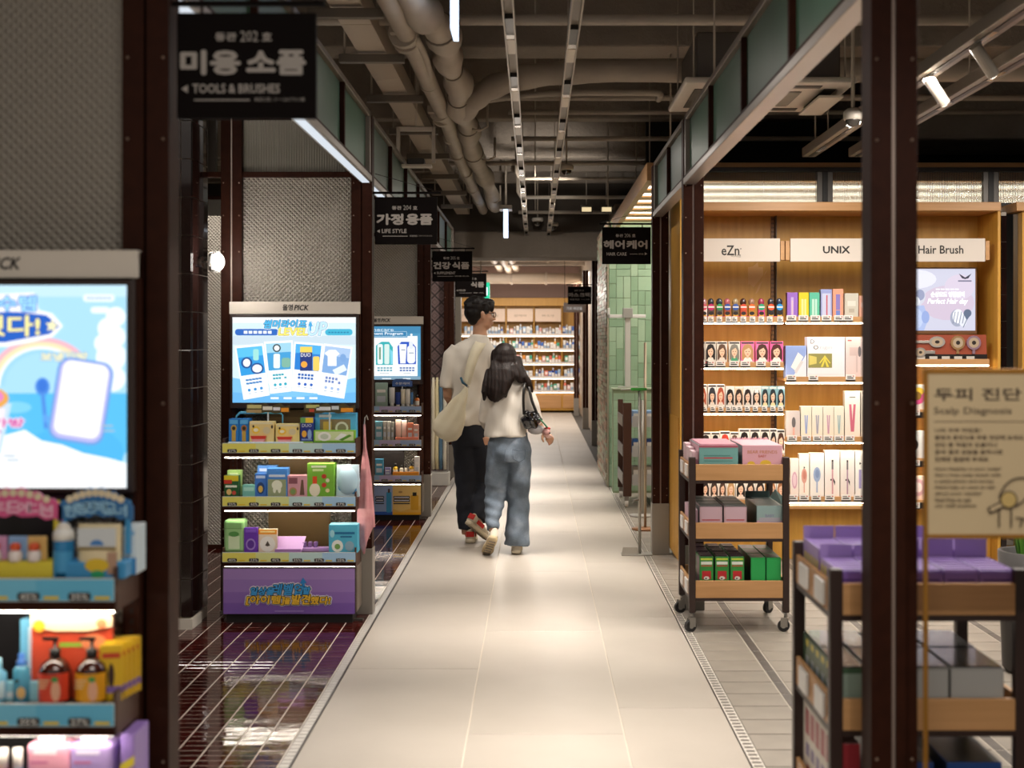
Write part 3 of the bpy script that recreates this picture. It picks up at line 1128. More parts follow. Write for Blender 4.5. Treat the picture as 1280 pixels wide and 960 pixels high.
def poster_summer(mb, x0, z1, y):
    s = 0.672 / 153
    P = Print(mb, x0, z1, s, y, 295, 397, EP)
    P.rect(295, 397, 448, 503, '#d3e9f3')
    P.rect(295, 397, 448, 404, '#eef6f8')
    P.rect(295, 420, 448, 431, '#c9dbe6')
    P.poly([(295, 472), (330, 478), (370, 484), (410, 480), (448, 472), (448, 503), (295, 503)], '#7cc3ee')
    P.poly([(295, 490), (370, 496), (448, 490), (448, 503), (295, 503)], '#68b4ea')
    P.rrect(298, 411.5, 352, 419.5, 3.8, '#1c63bd')
    P.rrect(410, 411.5, 444, 419.5, 3.8, '#3eb2d2')
    for k in range(6):
        P.rect(309 + k * 6, 413.8, 313.5 + k * 6, 417.4, '#f2f7fb')
    for k in range(7):
        P.rect(414 + k * 3.8, 415, 416.6 + k * 3.8, 416.6, '#1c7fa8')
    for c, bd in (('#ffffff', 1.6), ('#14507e', 0.95)):
        P.text('썸머라이프', 333, 410.6, 10.2, c, 53, slant=0.2, bold=bd)
        P.text('LEVEL', 352, 419.2, 8.8, c, 36, slant=0.15, bold=bd)
        P.text('UP', 388, 419.6, 16.5, c, 22, slant=0.2, bold=bd * 1.2)
    P.text('썸머라이프', 333, 410.6, 10.2, '#45b5e6', 53, slant=0.2, bold=0.45)
    P.text('LEVEL', 352, 419.2, 8.8, '#f6e56a', 36, slant=0.15, bold=0.6)
    P.text('UP', 388, 419.6, 16.5, '#bfe3f7', 22, slant=0.2, bold=0.8)
    P.poly([(389, 408), (391.8, 402), (395, 408), (393, 408), (393, 414), (391, 414), (391, 408)], '#39a5de')
    cards = [((297.8, 433), (333.3, 429.6), (341.4, 493.8), (309, 499.5), '#2b9be0', '#57c0ee'),
             ((334.5, 427.3), (370, 425.7), (368.5, 489), (342, 492), '#3f9fd8', '#9fd4ea'),
             ((372.3, 427.3), (407.8, 430), (401, 491.5), (368.9, 488.5), '#1f7fd4', '#4db0ea'),
             ((409, 429.6), (444.5, 434), (434, 498), (401, 492.6), '#7fa9dc', '#a9c6ea')]

    def L(a, b, t):
        return (a[0] + (b[0] - a[0]) * t, a[1] + (b[1] - a[1]) * t)

    for i, (a, b, c, d, k1, k2) in enumerate(cards):
        def q(u, v):
            return L(L(a, b, u), L(d, c, u), v)
        P.poly([a, b, c, d], '#ffffff')
        P.poly([q(.05, .04), q(.95, .04), q(.95, .56), q(.05, .56)], k1)
        P.poly([q(.05, .04), q(.95, .04), q(.95, .22), q(.05, .22)], k2)
        m = q(.5, .34)
        if i == 0:
            P.ell(m[0] - 6, m[1], 7, 7, '#0f4d93'); P.ell(m[0] - 6, m[1], 4.5, 5, '#f3f7fa')
            P.ell(m[0] + 7, m[1] + 7, 8, 7, '#0f4d93'); P.ell(m[0] + 7, m[1] + 7, 6, 5, '#f3f7fa')
            P.rrect(m[0] + 2, m[1] - 17, m[0] + 9, m[1] - 3, 2, '#9fe0da')
        elif i == 1:
            P.ell(m[0] - 3, m[1] - 13, 5, 5, '#1a2a36'); P.ell(m[0] - 3, m[1] - 13, 3.4, 3.4, '#e9f1f4')
            P.rrect(m[0] - 7, m[1] - 6, m[0] + 1, m[1] + 12, 2, '#e8f3ee')
            P.rrect(m[0] + 3, m[1] - 1, m[0] + 14, m[1] + 11, 3, '#7db4a2')
        elif i == 2:
            P.rect(m[0] - 9, m[1] - 16, m[0] + 6, m[1] + 14, '#16337a')
            P.rect(m[0] - 9, m[1] - 16, m[0] + 6, m[1] - 9, '#f2d35a')
            P.text('DUO', m[0] - 8, m[1] - 3.5, 4.5, '#ffffff', 12)
            P.ell(m[0] - 4, m[1] + 6, 4, 4, '#f0a53c')
            P.rrect(m[0] + 7, m[1] - 4, m[0] + 15, m[1] + 14, 2, '#f2cf62')
        else:
            P.poly([(m[0] - 14, m[1] - 12), (m[0] - 8, m[1] - 16), (m[0], m[1] - 16), (m[0] + 5, m[1] - 11), (m[0] + 1, m[1] - 8), (m[0] + 1, m[1] + 4), (m[0] - 10, m[1] + 4), (m[0] - 10, m[1] - 8)], '#f4f7fb')
            P.poly([(m[0] - 4, m[1] + 9), (m[0] + 10, m[1] + 2), (m[0] + 14, m[1] + 9), (m[0], m[1] + 16)], '#e3ecf6')
            P.ell(m[0] + 9, m[1] - 6, 4, 5, '#7aa4d8')
        for r_ in (0, 1):
            for k in range(5):
                if (k + r_) % 5 == 4 and i % 2: continue
                u = .2 + k * .12
                e0, e1 = q(u, .63 + r_ * .065), q(u + .10, .672 + r_ * .065)
                P.rect(e0[0], e0[1], e1[0], e1[1], ('#2d7fc4', '#22a3b8', '#2463b4', '#6d86c0')[i])
        for k in range(3):
            c_ = q(.27 + k * .23, .84)
            P.ell(c_[0], c_[1], 1.9, 1.9, ('#2b8fd6', '#27a9c4', '#2460c0', '#9db9e4')[i], 10)
            c_ = q(.27 + k * .23, .905)
            P.rect(c_[0] - 1.8, c_[1] - 0.4, c_[0] + 1.8, c_[1] + 0.4, '#9ab6cf')
    for k in range(4):
        P.rect(343 + k * 16, 496, 353 + k * 16, 498.5, '#eef7fd')


def poster_tumbler(mb, x0, z1, y):
    s = 0.00199
    x1 = x0 + 0.672
    u0 = 172 - 0.672 / s
    P = Print(mb, x0, z1, s, y, u0, 358, EP)
    P.rect(u0, 358, 172, 602, '#a9dcf6')
    P.rect(u0, 358, 172, 372, '#c4e7fa')
    P.rect(u0, 488, 172, 560, '#55bdf0')
    # clouds
    for (a, b, r_) in ((150, 410, 13), (163, 396, 12), (145, 428, 12), (160, 445, 18), (168, 420, 14), (150, 455, 14), (165, 470, 16), (172, 440, 10)):
        P.ell(min(a, 171 - r_), b, r_, r_, '#f4fafd')
    # rainbow
    for (r_, c) in ((66, '#f3b8c4'), (60, '#f7e3b8'), (54, '#fbfbf4'), (50, '#9fd6f4'), (44, '#a9dcf6')):
        P.ell(70, 480, r_, r_ * 0.9, c, 26, 0, 180)
    P.rect(4, 479.5, 136, 488, '#a9dcf6')
    # sea and foam
    P.ell(110, 560, 60, 34, '#4db6ee')
    P.poly([(u0, 535), (20, 540), (50, 532), (70, 545), (95, 550), (120, 560), (150, 566), (172, 572), (172, 602), (u0, 602)], '#fbfdfe')
    P.ell(40, 505, 18, 7, '#7fd0f6')
    P.ell(-60, 470, 70, 60, '#f7fafc')
    # speech labels
    P.rrect(120, 369, 158, 378, 4, '#eef8fd'); P.rrect(129, 384, 152, 392, 4, '#eef8fd')
    for k in range(6):
        P.rect(125 + k * 5, 372.4, 128.5 + k * 5, 374.8, '#8ab0cc')
    # title
    P.poly([(u0, 372), (10, 369), (62, 367), (67, 388), (83, 392), (96, 407), (84, 420), (60, 426), (28, 432), (u0, 428)], '#ffffff')
    P.poly([(u0, 394), (40, 390), (76, 394), (92, 407), (80, 417), (58, 421), (26, 427), (u0, 424)], '#1c5fc4')
    for c, bd in (('#2f5fd0', 1.9), ('#a6e2fb', 0.6)):
        P.text('이젠 필수템', -62, 389, 18, c, 125, bold=bd)
    for c, bd in (('#1450a8', 2.0), ('#fbf0a0', 0.8)):
        P.text('등장했다!', -72, 419, 24, c, 140, bold=bd)
    st = []
    for k in range(10):
        r_ = 8.5 if k % 2 == 0 else 3.8
        st.append((83 + r_ * math.sin(R(36 * k + 8)), 407 - r_ * math.cos(R(36 * k + 8))))
    P.poly(st, '#fdf6c0')
    # tray label
    for c, bd in (('#7fb6de', 1.6), ('#f4ecc0', 0.5)):
        P.text('보냉가방', 70, 449, 10, c, 56, bold=bd)
    # the picnic tray
    P.rrect(84, 447, 152, 548, 15, '#6f9fe0', R(9))
    P.rrect(87, 449.5, 149, 545, 13, '#b9b8ee', R(9))
    P.rrect(91, 451, 146, 540, 10, '#fbfcff', R(9))
    for (a, b) in ((97, 487), (134, 492), (96, 512), (92, 522), (130, 530), (116, 480)):
        P.ell(a, b, 0.9, 0.9, '#7fa6c9', 8)
    # spoon
    P.ell(72, 480, 9, 11, '#4f8fe2'); P.ell(72, 479, 6, 8, '#3676d8')
    P.poly([(70, 490), (75, 490), (79, 530), (74, 531)], '#4f8fe2')
    P.ell(76, 518, 4, 5, '#5fa4ee')
    # ice cream cup
    P.poly([(-45, 500), (35, 500), (22, 560), (15, 566), (-30, 566)], '#c7dff2')
    P.poly([(-40, 506), (28, 506), (18, 560), (-28, 560)], '#f3e9ee')
    P.ell(-4, 494, 36, 16, '#e9a94f'); P.ell(-4, 492, 30, 12, '#e684c4'); P.ell(-4, 489, 22, 7, '#f0b7dd')
    P.ell(8, 494, 12, 4, '#a4d7f0')
    for c, bd in (('#f7e2f0', 1.8), ('#d24fa6', 0.5)):
        P.text('텀블러가방', -48, 528, 9.5, c, 98, bold=bd)
    for k in range(5):
        P.rect(-20 + k * 9, 532.5, -13 + k * 9, 535.5, '#bf8fc0')
    for (a, b) in ((26, 562), (30, 567), (143, 526), (145, 532)):
        P.rect(a, b, a + 14, b + 2, '#a4b8c8')
    for k in range(3):
        P.rect(26 + k * 9, 592.5, 32 + k * 9, 594, '#c4c4c4')


def poster_treatment(mb, x0, z1, y):
    s = 0.672 / 102
    u0 = 525 - 102
    P = Print(mb, x0, z1, s, y, u0, 407, EP * 0.95)
    P.rect(u0, 407, 525, 476, '#4b94bc')
    P.rect(u0, 407, 525, 416, '#3f86b0')
    P.rect(u0, 472, 525, 476, '#7d9fb4')
    P.text('Homecare', 448, 413.2, 4.2, '#dff0f8', 42)
    P.rrect(440, 413.5, 507, 420.2, 1, '#cfe6f2'); P.rrect(440.4, 413.9, 506.6, 419.8, 1, '#2f7fae')
    P.text('Treatment Program', 446, 419, 4.4, '#f4fafc', 56, bold=0.1)
    P.rect(u0 + 3, 421.5, 521, 471.5, '#f4f7f8')
    P.rect(508, 419.5, 521, 422, '#f4f7f8')
    P.ell(513, 418, 1.6, 1.8, '#e9eef2', 10)
    # first pair: teal
    P.poly([(467, 432), (474, 427), (484, 427), (489, 434), (489, 457), (467, 457)], '#2fb0b6')
    P.rrect(469, 430, 476, 456, 2, '#e9f6f4'); P.rrect(478, 430, 484.5, 456, 1.6, '#d7ece6')
    P.rect(471, 434, 473.5, 450, '#7a9a80')
    P.poly([(485, 436), (489, 440), (489, 456), (486, 456)], '#7fd2e6')
    # second pair: blue
    P.poly([(495, 433), (500, 427), (513, 427), (519, 434), (519, 456), (496, 456)], '#1f55c4')
    P.poly([(497, 430), (507, 430), (505.5, 455), (498.5, 455)], '#f1f4f8')
    P.rrect(507.5, 432, 518, 455, 4, '#f1f4f8'); P.rrect(510, 427, 515, 436, 1.5, '#e4eaf2')
    P.rect(500, 437, 505, 438, '#7d8aa0'); P.rect(510, 441, 516, 442, '#7d8aa0')
    for (a, c) in ((469, '#5fa2b4'), (498, '#4a6fb0')):
        for r_ in (0, 1):
            for k in range(5):
                P.rect(a + k * 4, 460 + r_ * 3.2, a + 3 + k * 4, 461.9 + r_ * 3.2, c)
    P.rect(472, 467.5, 484, 468.3, '#b8c4cc'); P.rect(503, 467.5, 512, 468.3, '#b8c4cc')
    P.rect(475, 474.2, 487, 475.3, '#f6f8f8'); P.rect(502, 474.2, 512, 475.3, '#f6f8f8')


def base_item(mb, x0, z1, y):
    s = 0.702 / 168
    P = Print(mb, x0, z1, s, y, 279, 708)
    P.rect(279, 708, 447, 766, '#a283c2')
    P.rect(279, 722, 447, 766, '#9878bd')
    P.rect(279, 738, 447, 766, '#8b69b5')
    P.rect(279, 752, 447, 766, '#7c5aad')
    for c, bd in (('#f6f4f8', 2.3), ('#16161c', 1.25)):
        P.text('일상을', 313, 741.5, 9.5, c, 30, slant=0.2, bold=bd)
        P.text('레벨업', 341, 741.5, 14.0, c, 38, slant=0.2, bold=bd)
        P.text('할', 380, 740.5, 9.0, c, 9, slant=0.2, bold=bd)
        P.text('[아이템]', 308, 754.0, 11.5, c, 48, slant=0.15, bold=bd)
        P.text('을', 357, 753.0, 8, c, 7, slant=0.1, bold=bd)
        P.text('발견', 366, 753.2, 12, c, 23, slant=0.15, bold=bd)
        P.text('했다!', 390, 753.2, 9.5, c, 25, slant=0.15, bold=bd)
    for txt, u, v, h, ww in (('일상을', 313, 741.5, 9.5, 30), ('레벨업', 341, 741.5, 14.0, 38), ('할', 380, 740.5, 9, 9)):
        P.text(txt, u, v, h, '#3f9fe0', ww, slant=0.2, bold=0.45)
    for txt, u, v, h, ww in (('[아이템]', 308, 754, 11.5, 48), ('을', 357, 753, 8, 7), ('발견', 366, 753.2, 12, 23), ('했다!', 390, 753.2, 9.5, 25)):
        P.text(txt, u, v, h, '#f0c03a', ww, slant=0.15, bold=0.45)
    P.poly([(377, 727), (381, 719), (386, 726), (383, 726.5), (384, 731), (380.5, 731), (380, 727.2)], '#2b86cc')
    P.rect(345, 761.6, 382, 762.4, '#b8a2d6')


def base_lotion(mb, x0, z1, y):
    s = 0.702 / 106
    u0 = 420
    P = Print(mb, x0, z1, s, y, u0, 607)
    P.rect(u0, 607, 490, 644, '#9db3dc'); P.rect(u0, 640, 490, 644, '#2c5cb8')
    P.rect(490, 607, 526, 644, '#f0c05a'); P.rect(490, 641, 526, 644, '#f4b41c')
    P.poly([(490, 607), (526, 607), (526, 632), (500, 640), (490, 636)], '#f3cd7c')
    P.rrect(482, 615, 488.5, 641, 1.5, '#3f9fcf'); P.rect(484, 611, 486.6, 616, '#5a4038')
    P.rrect(513, 619, 523, 638, 1.5, '#e2a828'); P.rect(515.5, 615.5, 520.5, 620, '#191512')
    for (a, b) in ((468, 479), (491, 512)):
        for k in range(2):
            P.rrect(a, 620 + k * 4, b, 623.6 + k * 4, 1, '#262632')
            P.rect(a + 1, 621.2 + k * 4, b - 1, 622.4 + k * 4, '#e8e8f0')
        P.rect(a, 629, b, 630.4, '#262632')
    P.ell(500, 615, 2.6, 1.2, '#b88a50')


def base_plain(mb, x0, z1, y):
    P = Print(mb, x0, z1, 0.0042, y, 0, 0)
    P.rect(0, 0, 167, 56, '#8d6fc0')


ybk = [YL[0] - 0.02, YL[1] - 0.02, YL[2] - 0.02]
RAIL1 = ['#e9e06a', '#dfe59a', '#c4e0e0', '#a9cfee']
RAIL0 = ['#5cb8de', '#6cc0e2', '#74c4e4', '#63bbe0']
RAIL2 = ['#bcd0ea', '#a7c8ea', '#c6b9e0', '#9fb8e0']
st1 = promo_stand('brown display stand with blue summer poster and purple printed base', (-1.3145, ybk[1], 0), poster_summer, base_item, [RAIL1] * 3)
st0 = promo_stand('nearest brown display stand with the tumbler and tray poster, sky blue price rails', (-1.3145, ybk[0], 0), poster_tumbler, base_plain, [RAIL0] * 3, backcol='#1c1a1d')
st2 = promo_stand('far brown display stand with treatment poster and blue and yellow base', (-1.3145, ybk[2], 0), poster_treatment, base_lotion, [RAIL2] * 3, backcol='#3a3432')

# ---------------------------------------------------------------- goods on the middle stand (the one with the summer poster)
YS = ybk[1] - 0.19
Z1_, Z2_, Z3_ = 0.9555, 0.6705, 0.3725
s_ = YS / FPX
pbox('gift_box', 'blue box with gold fan print at the outer end of the top shelf', 'box', 286, 298.5, 522, 553, YS + .02, .09, '#1e78c8',
     [(.1, .9, .80, .96, '#5fb0e8'), ('e', .5, .62, .3, .14, '#caa54a'), ('e', .5, .62, .18, .08, '#3b2f20'), (.3, .7, .1, .5, '#caa54a')], Z1_, 'blue fan boxes')
pbox('gift_box', 'blue box with gold fan print just behind the yellow toy boxes', 'box', 299, 311, 522, 553, YS + .02, .09, '#1e78c8',
     [(.1, .9, .80, .96, '#5fb0e8'), ('e', .5, .62, .3, .14, '#b3763a'), ('e', .5, .62, .18, .08, '#3b2f20'), (.3, .7, .1, .5, '#caa54a')], Z1_, 'blue fan boxes')


def tray_box(u0, u1, v0, label, c1, c2):
    """a carton with a red front cup-shaped flap on a low blue and white tray"""
    Y = YS - 0.004
    s = Y / FPX
    w, h = (u1 - u0) * s, (552 - v0) * s
    t = thing('gift_box', label, 'box', (X((u0 + u1) / 2, Y), Y + 0.012, Z1_), group='yellow toy boxes')
    mb = carton(w, 0.06, h, c1, [('e', .27, .62, .17, .17, c2), ('e', .70, .60, .15, .16, '#d9cba4'), ('e', .27, .62, .10, .08, '#f6efd2'), (.05, .95, .88, .97, '#e8dcb4'),
                                 ('e', .17, .78, .04, .06, '#3b2a1c'), ('e', .92, .76, .04, .08, '#3b2a1c')])
    mb.build('carton', t)
    mb = MB()
    mb.prism([(-w * .44, h * .36), (w * .2, h * .36), (w * .1, h * .06), (-w * .34, h * .06)], -0.010, -0.001, M('#d23a2c', 0.4))
    mb.poly([(-w * .40, h * .22), (w * .16, h * .22), (w * .1, h * .1), (-w * .34, h * .1)], -0.0104, M('#e6a0a0', 0.4))
    mb.build('flap', t)


tray_box(311, 342, 524, 'cream and yellow box with red flap beside the blue fan boxes', '#e8cf8c', '#f4cf4a')
tray_box(344, 374, 527, 'yellow and sky box with red flap beside the navy duo box', '#f0d98a', '#f7cb3f')
mb = MB()
mb.rbox(0, 0.40, 0, 0.03, 0, 0.012, M('#cfe4f2', 0.4), 0.003)
mb.build('tray', None)
bpy.data.objects['tray'].location = (X(286, YS), YS - 0.024, Z1_ + 0.0)
tag(bpy.data.objects['tray'], 'long pale blue tray under the gift boxes on the top shelf', 'tray')
pbox('vitamin_box', 'navy duo box with yellow top on the upper shelf', 'box', 375.5, 391.5, 520, 553, YS, .06, '#1f2f86',
     [(0, 1, .80, 1, '#f2cf3a'), (0, .4, .8, 1, '#6fae5a'), ('t', 'DUO', .5, .64, .12, '#e8ecf8', .74), ('e', .3, .38, .2, .13, '#efb23c'), ('e', .72, .36, .16, .2, '#8fb0e0'), (.0, 1, 0, .10, '#9ac84a'), (.1, .9, .14, .2, '#7a93d0')], Z1_)
g = thing('gift_box', 'sky blue window box standing behind the green box', 'box', (X(419, YS + .03), YS + .045, Z1_))
w_, h_ = 52 * s_, 38 * s_
mb = MB()
mb.rbox(-w_ / 2, w_ / 2, 0, .06, 0, h_, M('#55b4e4', .4), .002)
mb.fr(-w_ * .38, w_ * .36, h_ * .35, h_ * .80, -0.0006, M('#8b7a58', .3))
mb.ell(w_ * .15, h_ * .5, w_ * .16, h_ * .22, -0.0008, M('#d8d8c8', .4))
mb.ell(w_ * .15, h_ * .5, w_ * .11, h_ * .15, -0.001, M('#8b8468', .4))
mb.fr(-w_ * .30, -w_ * .1, h_ * .4, h_ * .72, -0.0008, M('#caa74a', .4))
mb.fr(-w_ * .4, -w_ * .1, h_ * .86, h_ * .95, -0.0006, M('#e8f4fb', .4))
mb.build('carton', g)
pbox('gift_box', 'green and white box with round lid prints before the blue window box', 'box', 392, 444, 536, 553, YS, .04, '#8cc63a',
     [(.04, .96, .25, .92, '#d9e8b0'), ('e', .26, .55, .16, .34, '#f4f4ec'), ('e', .26, .55, .1, .2, '#c9d4c0'), ('p', [(.5, .35), (.66, .8), (.8, .7), (.66, .25)], '#f6f8f2'), ('p', [(.6, .3), (.86, .7), (.92, .6), (.7, .25)], '#5a9a2e'), (0, 1, 0, .15, '#4d8f2a')], Z1_)


def topper(label, u0, u1, v0, v1, bars):
    Y = YS + 0.02
    s = Y / FPX
    w, h = (u1 - u0) * s, (v1 - v0) * s
    t = thing('shelf_sign', label, 'sign', (X((u0 + u1) / 2, Y), Y, Z1_))
    zb = Z(v1, Y) - Z1_
    mb = MB()
    n = 9
    top = [(-w / 2 + w * k / n, zb + h + (0.25 * h * math.sin(k * 2.1))) for k in range(n + 1)]
    bot = [(w / 2 - w * k / n, zb + h * .1 * math.sin(k * 1.7)) for k in range(n + 1)]
    mb.prism(bot[::-1] + top[::-1], 0, 0.002, M('#4d4326', .4))
    for (a, b, c0, c1, c) in bars:
        mb.fr(-w / 2 + a * w, -w / 2 + b * w, zb + c0 * h, zb + c1 * h, -0.0005, M(c, .4, n=0))
    mb.build('card', t)
    MB().box(-0.004, 0.004, 0.001, 0.003, 0, zb + h * .3, M('#cfd8dc', .2)).build('stem', t)
    return t


topper('scalloped card sign above the yellow toy boxes on the top shelf', 308, 362, 506, 516,
       [(.02, .35, .55, 1.0, '#c9c083'), (.0, .35, .0, .4, '#b0986a'), (.38, .6, .35, .8, '#e9e6d8'), (.62, .78, .3, .7, '#e8e8ee'), (.8, .98, .12, .62, '#ef9a2e')])
topper('scalloped card sign above the navy duo box', 380, 444, 506, 516,
       [(.04, .3, .6, 1.0, '#bfc07a'), (.1, .2, .1, .5, '#c34a32'), (.24, .52, .3, .75, '#e4e6ea'), (.54, .68, .4, .85, '#d5dbe0'), (.72, .96, .1, .6, '#ef9a2e')])
mb = MB()
pts = [(0, 0, 0), (0, 0, .055), (.012, 0, .075), (.03, 0, .085), (.25, 0, .085), (.262, 0, .078), (.265, 0, .0)]
mb.tube(pts, 0.004, M('#62b6d6', .4), 8)
tag(mb.build('wire_arch', None, (X(292, YS + .1), YS + 0.12, Z1_ + 0.06 - 0.06)), 'pale blue arch frame rising behind the toy boxes', 'frame')
bpy.data.objects['wire_arch'].scale = (1.0, 1, 1.9)

# middle shelf
pbox('snack_box', 'pale green box at the end of the middle shelf', 'box', 284, 301, 588, 620, YS + .06, .05, '#a9cf7c', [(.2, .8, .7, .9, '#dbe8b8')], Z2_)
pbox('snack_box', 'dark green and yellow box with red strip in front of the pale green box', 'box', 280, 298, 594, 621, YS, .05, '#1f5b2e',
     [(0, 1, .74, 1, '#e8d02c'), (0, .55, .62, .80, '#d0392b'), (.1, .9, .45, .55, '#e9efe0'), ('e', .35, .24, .18, .14, '#e8c07a'), ('e', .7, .2, .14, .1, '#d04a3a')], Z2_)
pbox('snack_box', 'small translucent teal pack between green and blue boxes on the middle shelf', 'box', 303, 319, 606, 621, YS + .01, .04, '#7cc4b8', [(.1, .9, .5, .8, '#a8dccf')], Z2_)
pbox('toothbrush_box', 'blue box with tooth emblem, smaller one on the middle shelf', 'box', 318.5, 333, 592, 621, YS + .01, .06, '#3f78cc', [(.1, .9, .8, .92, '#bcd4f2'), ('e', .5, .38, .34, .26, '#24457e'), ('e', .5, .34, .2, .15, '#d9b450')], Z2_)
pbox('toothbrush_box', 'larger blue box with big tooth window beside the smaller one', 'box', 333.5, 359, 585, 621, YS, .08, '#4a8ee0',
     [(.05, .95, .02, .62, '#97a37c'), (.1, .9, .7, .78, '#dbe8fa'), ('e', .5, .42, .26, .17, '#e9ecd8'), ('e', .38, .26, .08, .12, '#e9ecd8'), ('e', .62, .26, .08, .12, '#e9ecd8')], Z2_)
pbox('toothbrush_box', 'third blue box pushed back behind the other two on the middle shelf', 'box', 322, 346, 583, 620, YS + .1, .05, '#5a94dc', [(.1, .9, .8, .9, '#cfe0f6')], Z2_)
pbox('snack_box', 'pink box with brown jar prints and dark green top card', 'box', 359.5, 384, 594, 621, YS, .07, '#d9a0ac',
     [(.06, .5, .62, .9, '#8b5560'), ('e', .28, .26, .2, .2, '#b8895f'), ('e', .28, .26, .13, .13, '#7c9a5c'), ('p', [(.62, .1), (.7, .8), (.8, .8), (.86, .1)], '#6e5240')], Z2_)
pbox('snack_box', 'dark green box peeping out above the pink box', 'box', 359, 381, 587, 612, YS + .075, .04, '#1f5a3a', [(.1, .9, .55, .8, '#dfe9df'), ('e', .85, .6, .18, .3, '#cfa0b4')], Z2_)
pbox('snack_box', 'bright green rounded box with orange bottle print', 'box', 384, 418, 579, 621, YS, .09, '#7ab93a',
     [(.15, .7, .88, .94, '#e9f2d4'), (.2, .6, .77, .84, '#d3e8a4'), ('e', .28, .22, .2, .20, '#f1ead2'), (.2, .36, .4, .62, '#e6502a'), ('e', .62, .62, .09, .07, '#c33a2c'), ('e', .62, .36, .09, .07, '#c33a2c'), ('e', .75, .5, .07, .06, '#e9e2c4'), ('e', .75, .2, .08, .06, '#e9d9a0')], Z2_, top='#9bd05a')
mb = MB()
w_, h_ = 29 * s_, 40 * s_
mb.sphere((0, .025, h_ * .5), 1.0, M('#bfe0f2', .3), 16, (w_ * .52, .03, h_ * .52))
mb.box(-w_ / 2, w_ / 2, .01, .035, 0, h_, M('#cfe8f6', .3), 0.003)
for (a, b) in ((-.28, .3), (.2, .62), (-.1, .72), (.25, .2)):
    mb.ell(a * w_, b * h_, w_ * .14, h_ * .12, -0.0065 + .016, M('#3f93cc', .4, n=0))
mb.fr(-w_ * .42, w_ * .4, h_ * .4, h_ * .5, .0092, M('#8cc4e6', .4, n=0))
product('pouch', 'pale blue and white floral pouch at the towel end of the middle shelf', 'pouch', mb, (X(434, YS), YS + .01, Z2_))
# bottom shelf
mb = MB()
mb.rbox(-.055, .055, 0, .09, 0, .15, M('#9fd08c', .4), .014)
mb.rbox(-.055, .055, -.002, .092, .118, .175, M('#8fc47c', .4), .014)
mb.fr(-.03, .03, .02, .09, -.0006, M('#d9ecc4', .4)); mb.ell(0, .1, .028, .014, -.0024, M('#5a9a50', .4))
product('wipe_box', 'pale green rounded tissue box on the bottom shelf', 'box', mb, (X(292.5, YS), YS, Z3_))
pbox('headband_pack', 'purple pack with round face cutout on the bottom shelf', 'pack', 305, 322, 659, 690, YS, .03, '#6a34b0', [(.1, .9, .82, .95, '#8a5cd0'), ('e', .5, .34, .36, .24, '#a486d0'), ('e', .5, .34, .26, .17, '#5a2e96')], Z3_)
pbox('headband_pack', 'orange topped pack with white shark mouth shape', 'pack', 323, 346, 661, 690, YS + .01, .03, '#e9d8c0',
     [(0, 1, .78, 1, '#f0a12c'), (.1, .9, .86, .93, '#fbe2a0'), ('e', .5, .36, .42, .34, '#efece6'), ('p', [(.36, .3), (.5, .5), (.64, .3), (.5, .26)], '#4a4038')], Z3_)
mb = MB()
mb.add([(-.07, -.03, 0), (.07, -.03, 0), (.085, .04, .078), (-.085, .04, .078), (-.07, -.026, -.0), (.07, -.026, 0), (.085, .046, .078), (-.085, .046, .078)],
       [(0, 1, 2, 3), (7, 6, 5, 4), (0, 4, 5, 1), (1, 5, 6, 2), (2, 6, 7, 3), (3, 7, 4, 0)], M('#c79ad6', .4))
mb.box(-.07, .07, -.034, -.028, 0, .02, M('#b586c8', .4))
product('flyer_tray', 'lilac tilted empty tray on the bottom shelf', 'tray', mb, (X(360, YS), YS + .03, Z3_))
mb = MB()
mb.rbox(-.11, .11, 0, .06, 0, .022, M('#b890cc', .4), .004)
for k in range(3):
    mb.rbox(-.09 + k * .03, -.07 + k * .03, .01, .05, .022, .05, M('#8f6aa8', .4), .004)
product('flyer_tray', 'low lilac tray with three little stubs beside the tilted tray', 'tray', mb, (X(397, YS), YS + .03, Z3_))
pbox('tissue_box', 'turquoise box with leaf and heart shape print at the end of the bottom shelf', 'box', 411, 447, 655, 690, YS, .1, '#53b6d6',
     [(.08, .9, .66, .74, '#1d6a9a'), (.4, .8, .54, .6, '#1d6a9a'), ('e', .3, .24, .2, .22, '#f0f4ee'), ('e', .3, .22, .1, .1, '#7aa85a'), ('e', .72, .24, .16, .18, '#8fb0c4'), ('e', .12, .68, .08, .14, '#a8e0ee')], Z3_, top='#9ad8ec')

# pink towel on a hook at the stand's side
t = thing('hanging_towel', 'pink towel hanging from a hook on the side of the discount stand', 'towel', (X(456, 7.4), 7.38, 0.62))
mb = MB()
cols = [(0.655, .005, .004), (0.60, .006, .005), (0.53, .008, .007), (0.45, .018, .012), (0.36, .028, .016), (0.27, .034, .018), (0.18, .04, .02), (0.10, .042, .02), (0.05, .034, .016), (0.0, .012, .008)]
vs, fs = [], []
SEG = 20
for j, (z_, rx, ry) in enumerate(cols):
    for k in range(SEG):
        a = 2 * math.pi * k / SEG
        f = 1 + 0.25 * math.sin(5 * a + j * .5)
        vs.append((rx * f * math.cos(a) + 0.012 * (1 - z_ / .65), ry * f * math.sin(a), z_ - 0.0 + (0.05 * math.cos(a) if j > 7 else 0)))
for j in range(len(cols) - 1):
    for k in range(SEG):
        k2 = (k + 1) % SEG
        fs.append((j * SEG + k2, j * SEG + k, (j + 1) * SEG + k, (j + 1) * SEG + k2))
mb.add(vs, fs, noise_mat('pink_cloth', '#d48f94', '#dfa2a4', 30, .9, .3, bscale=200), True)
mb.build('cloth', t, (0, 0, -0.22))
MB().tube([(0.0, .0, .43), (.003, 0, .47), (.012, 0, .485), (.02, 0, .46)], .0025, M('#cfc8c0', .3, .6), 8).build('hook', t)

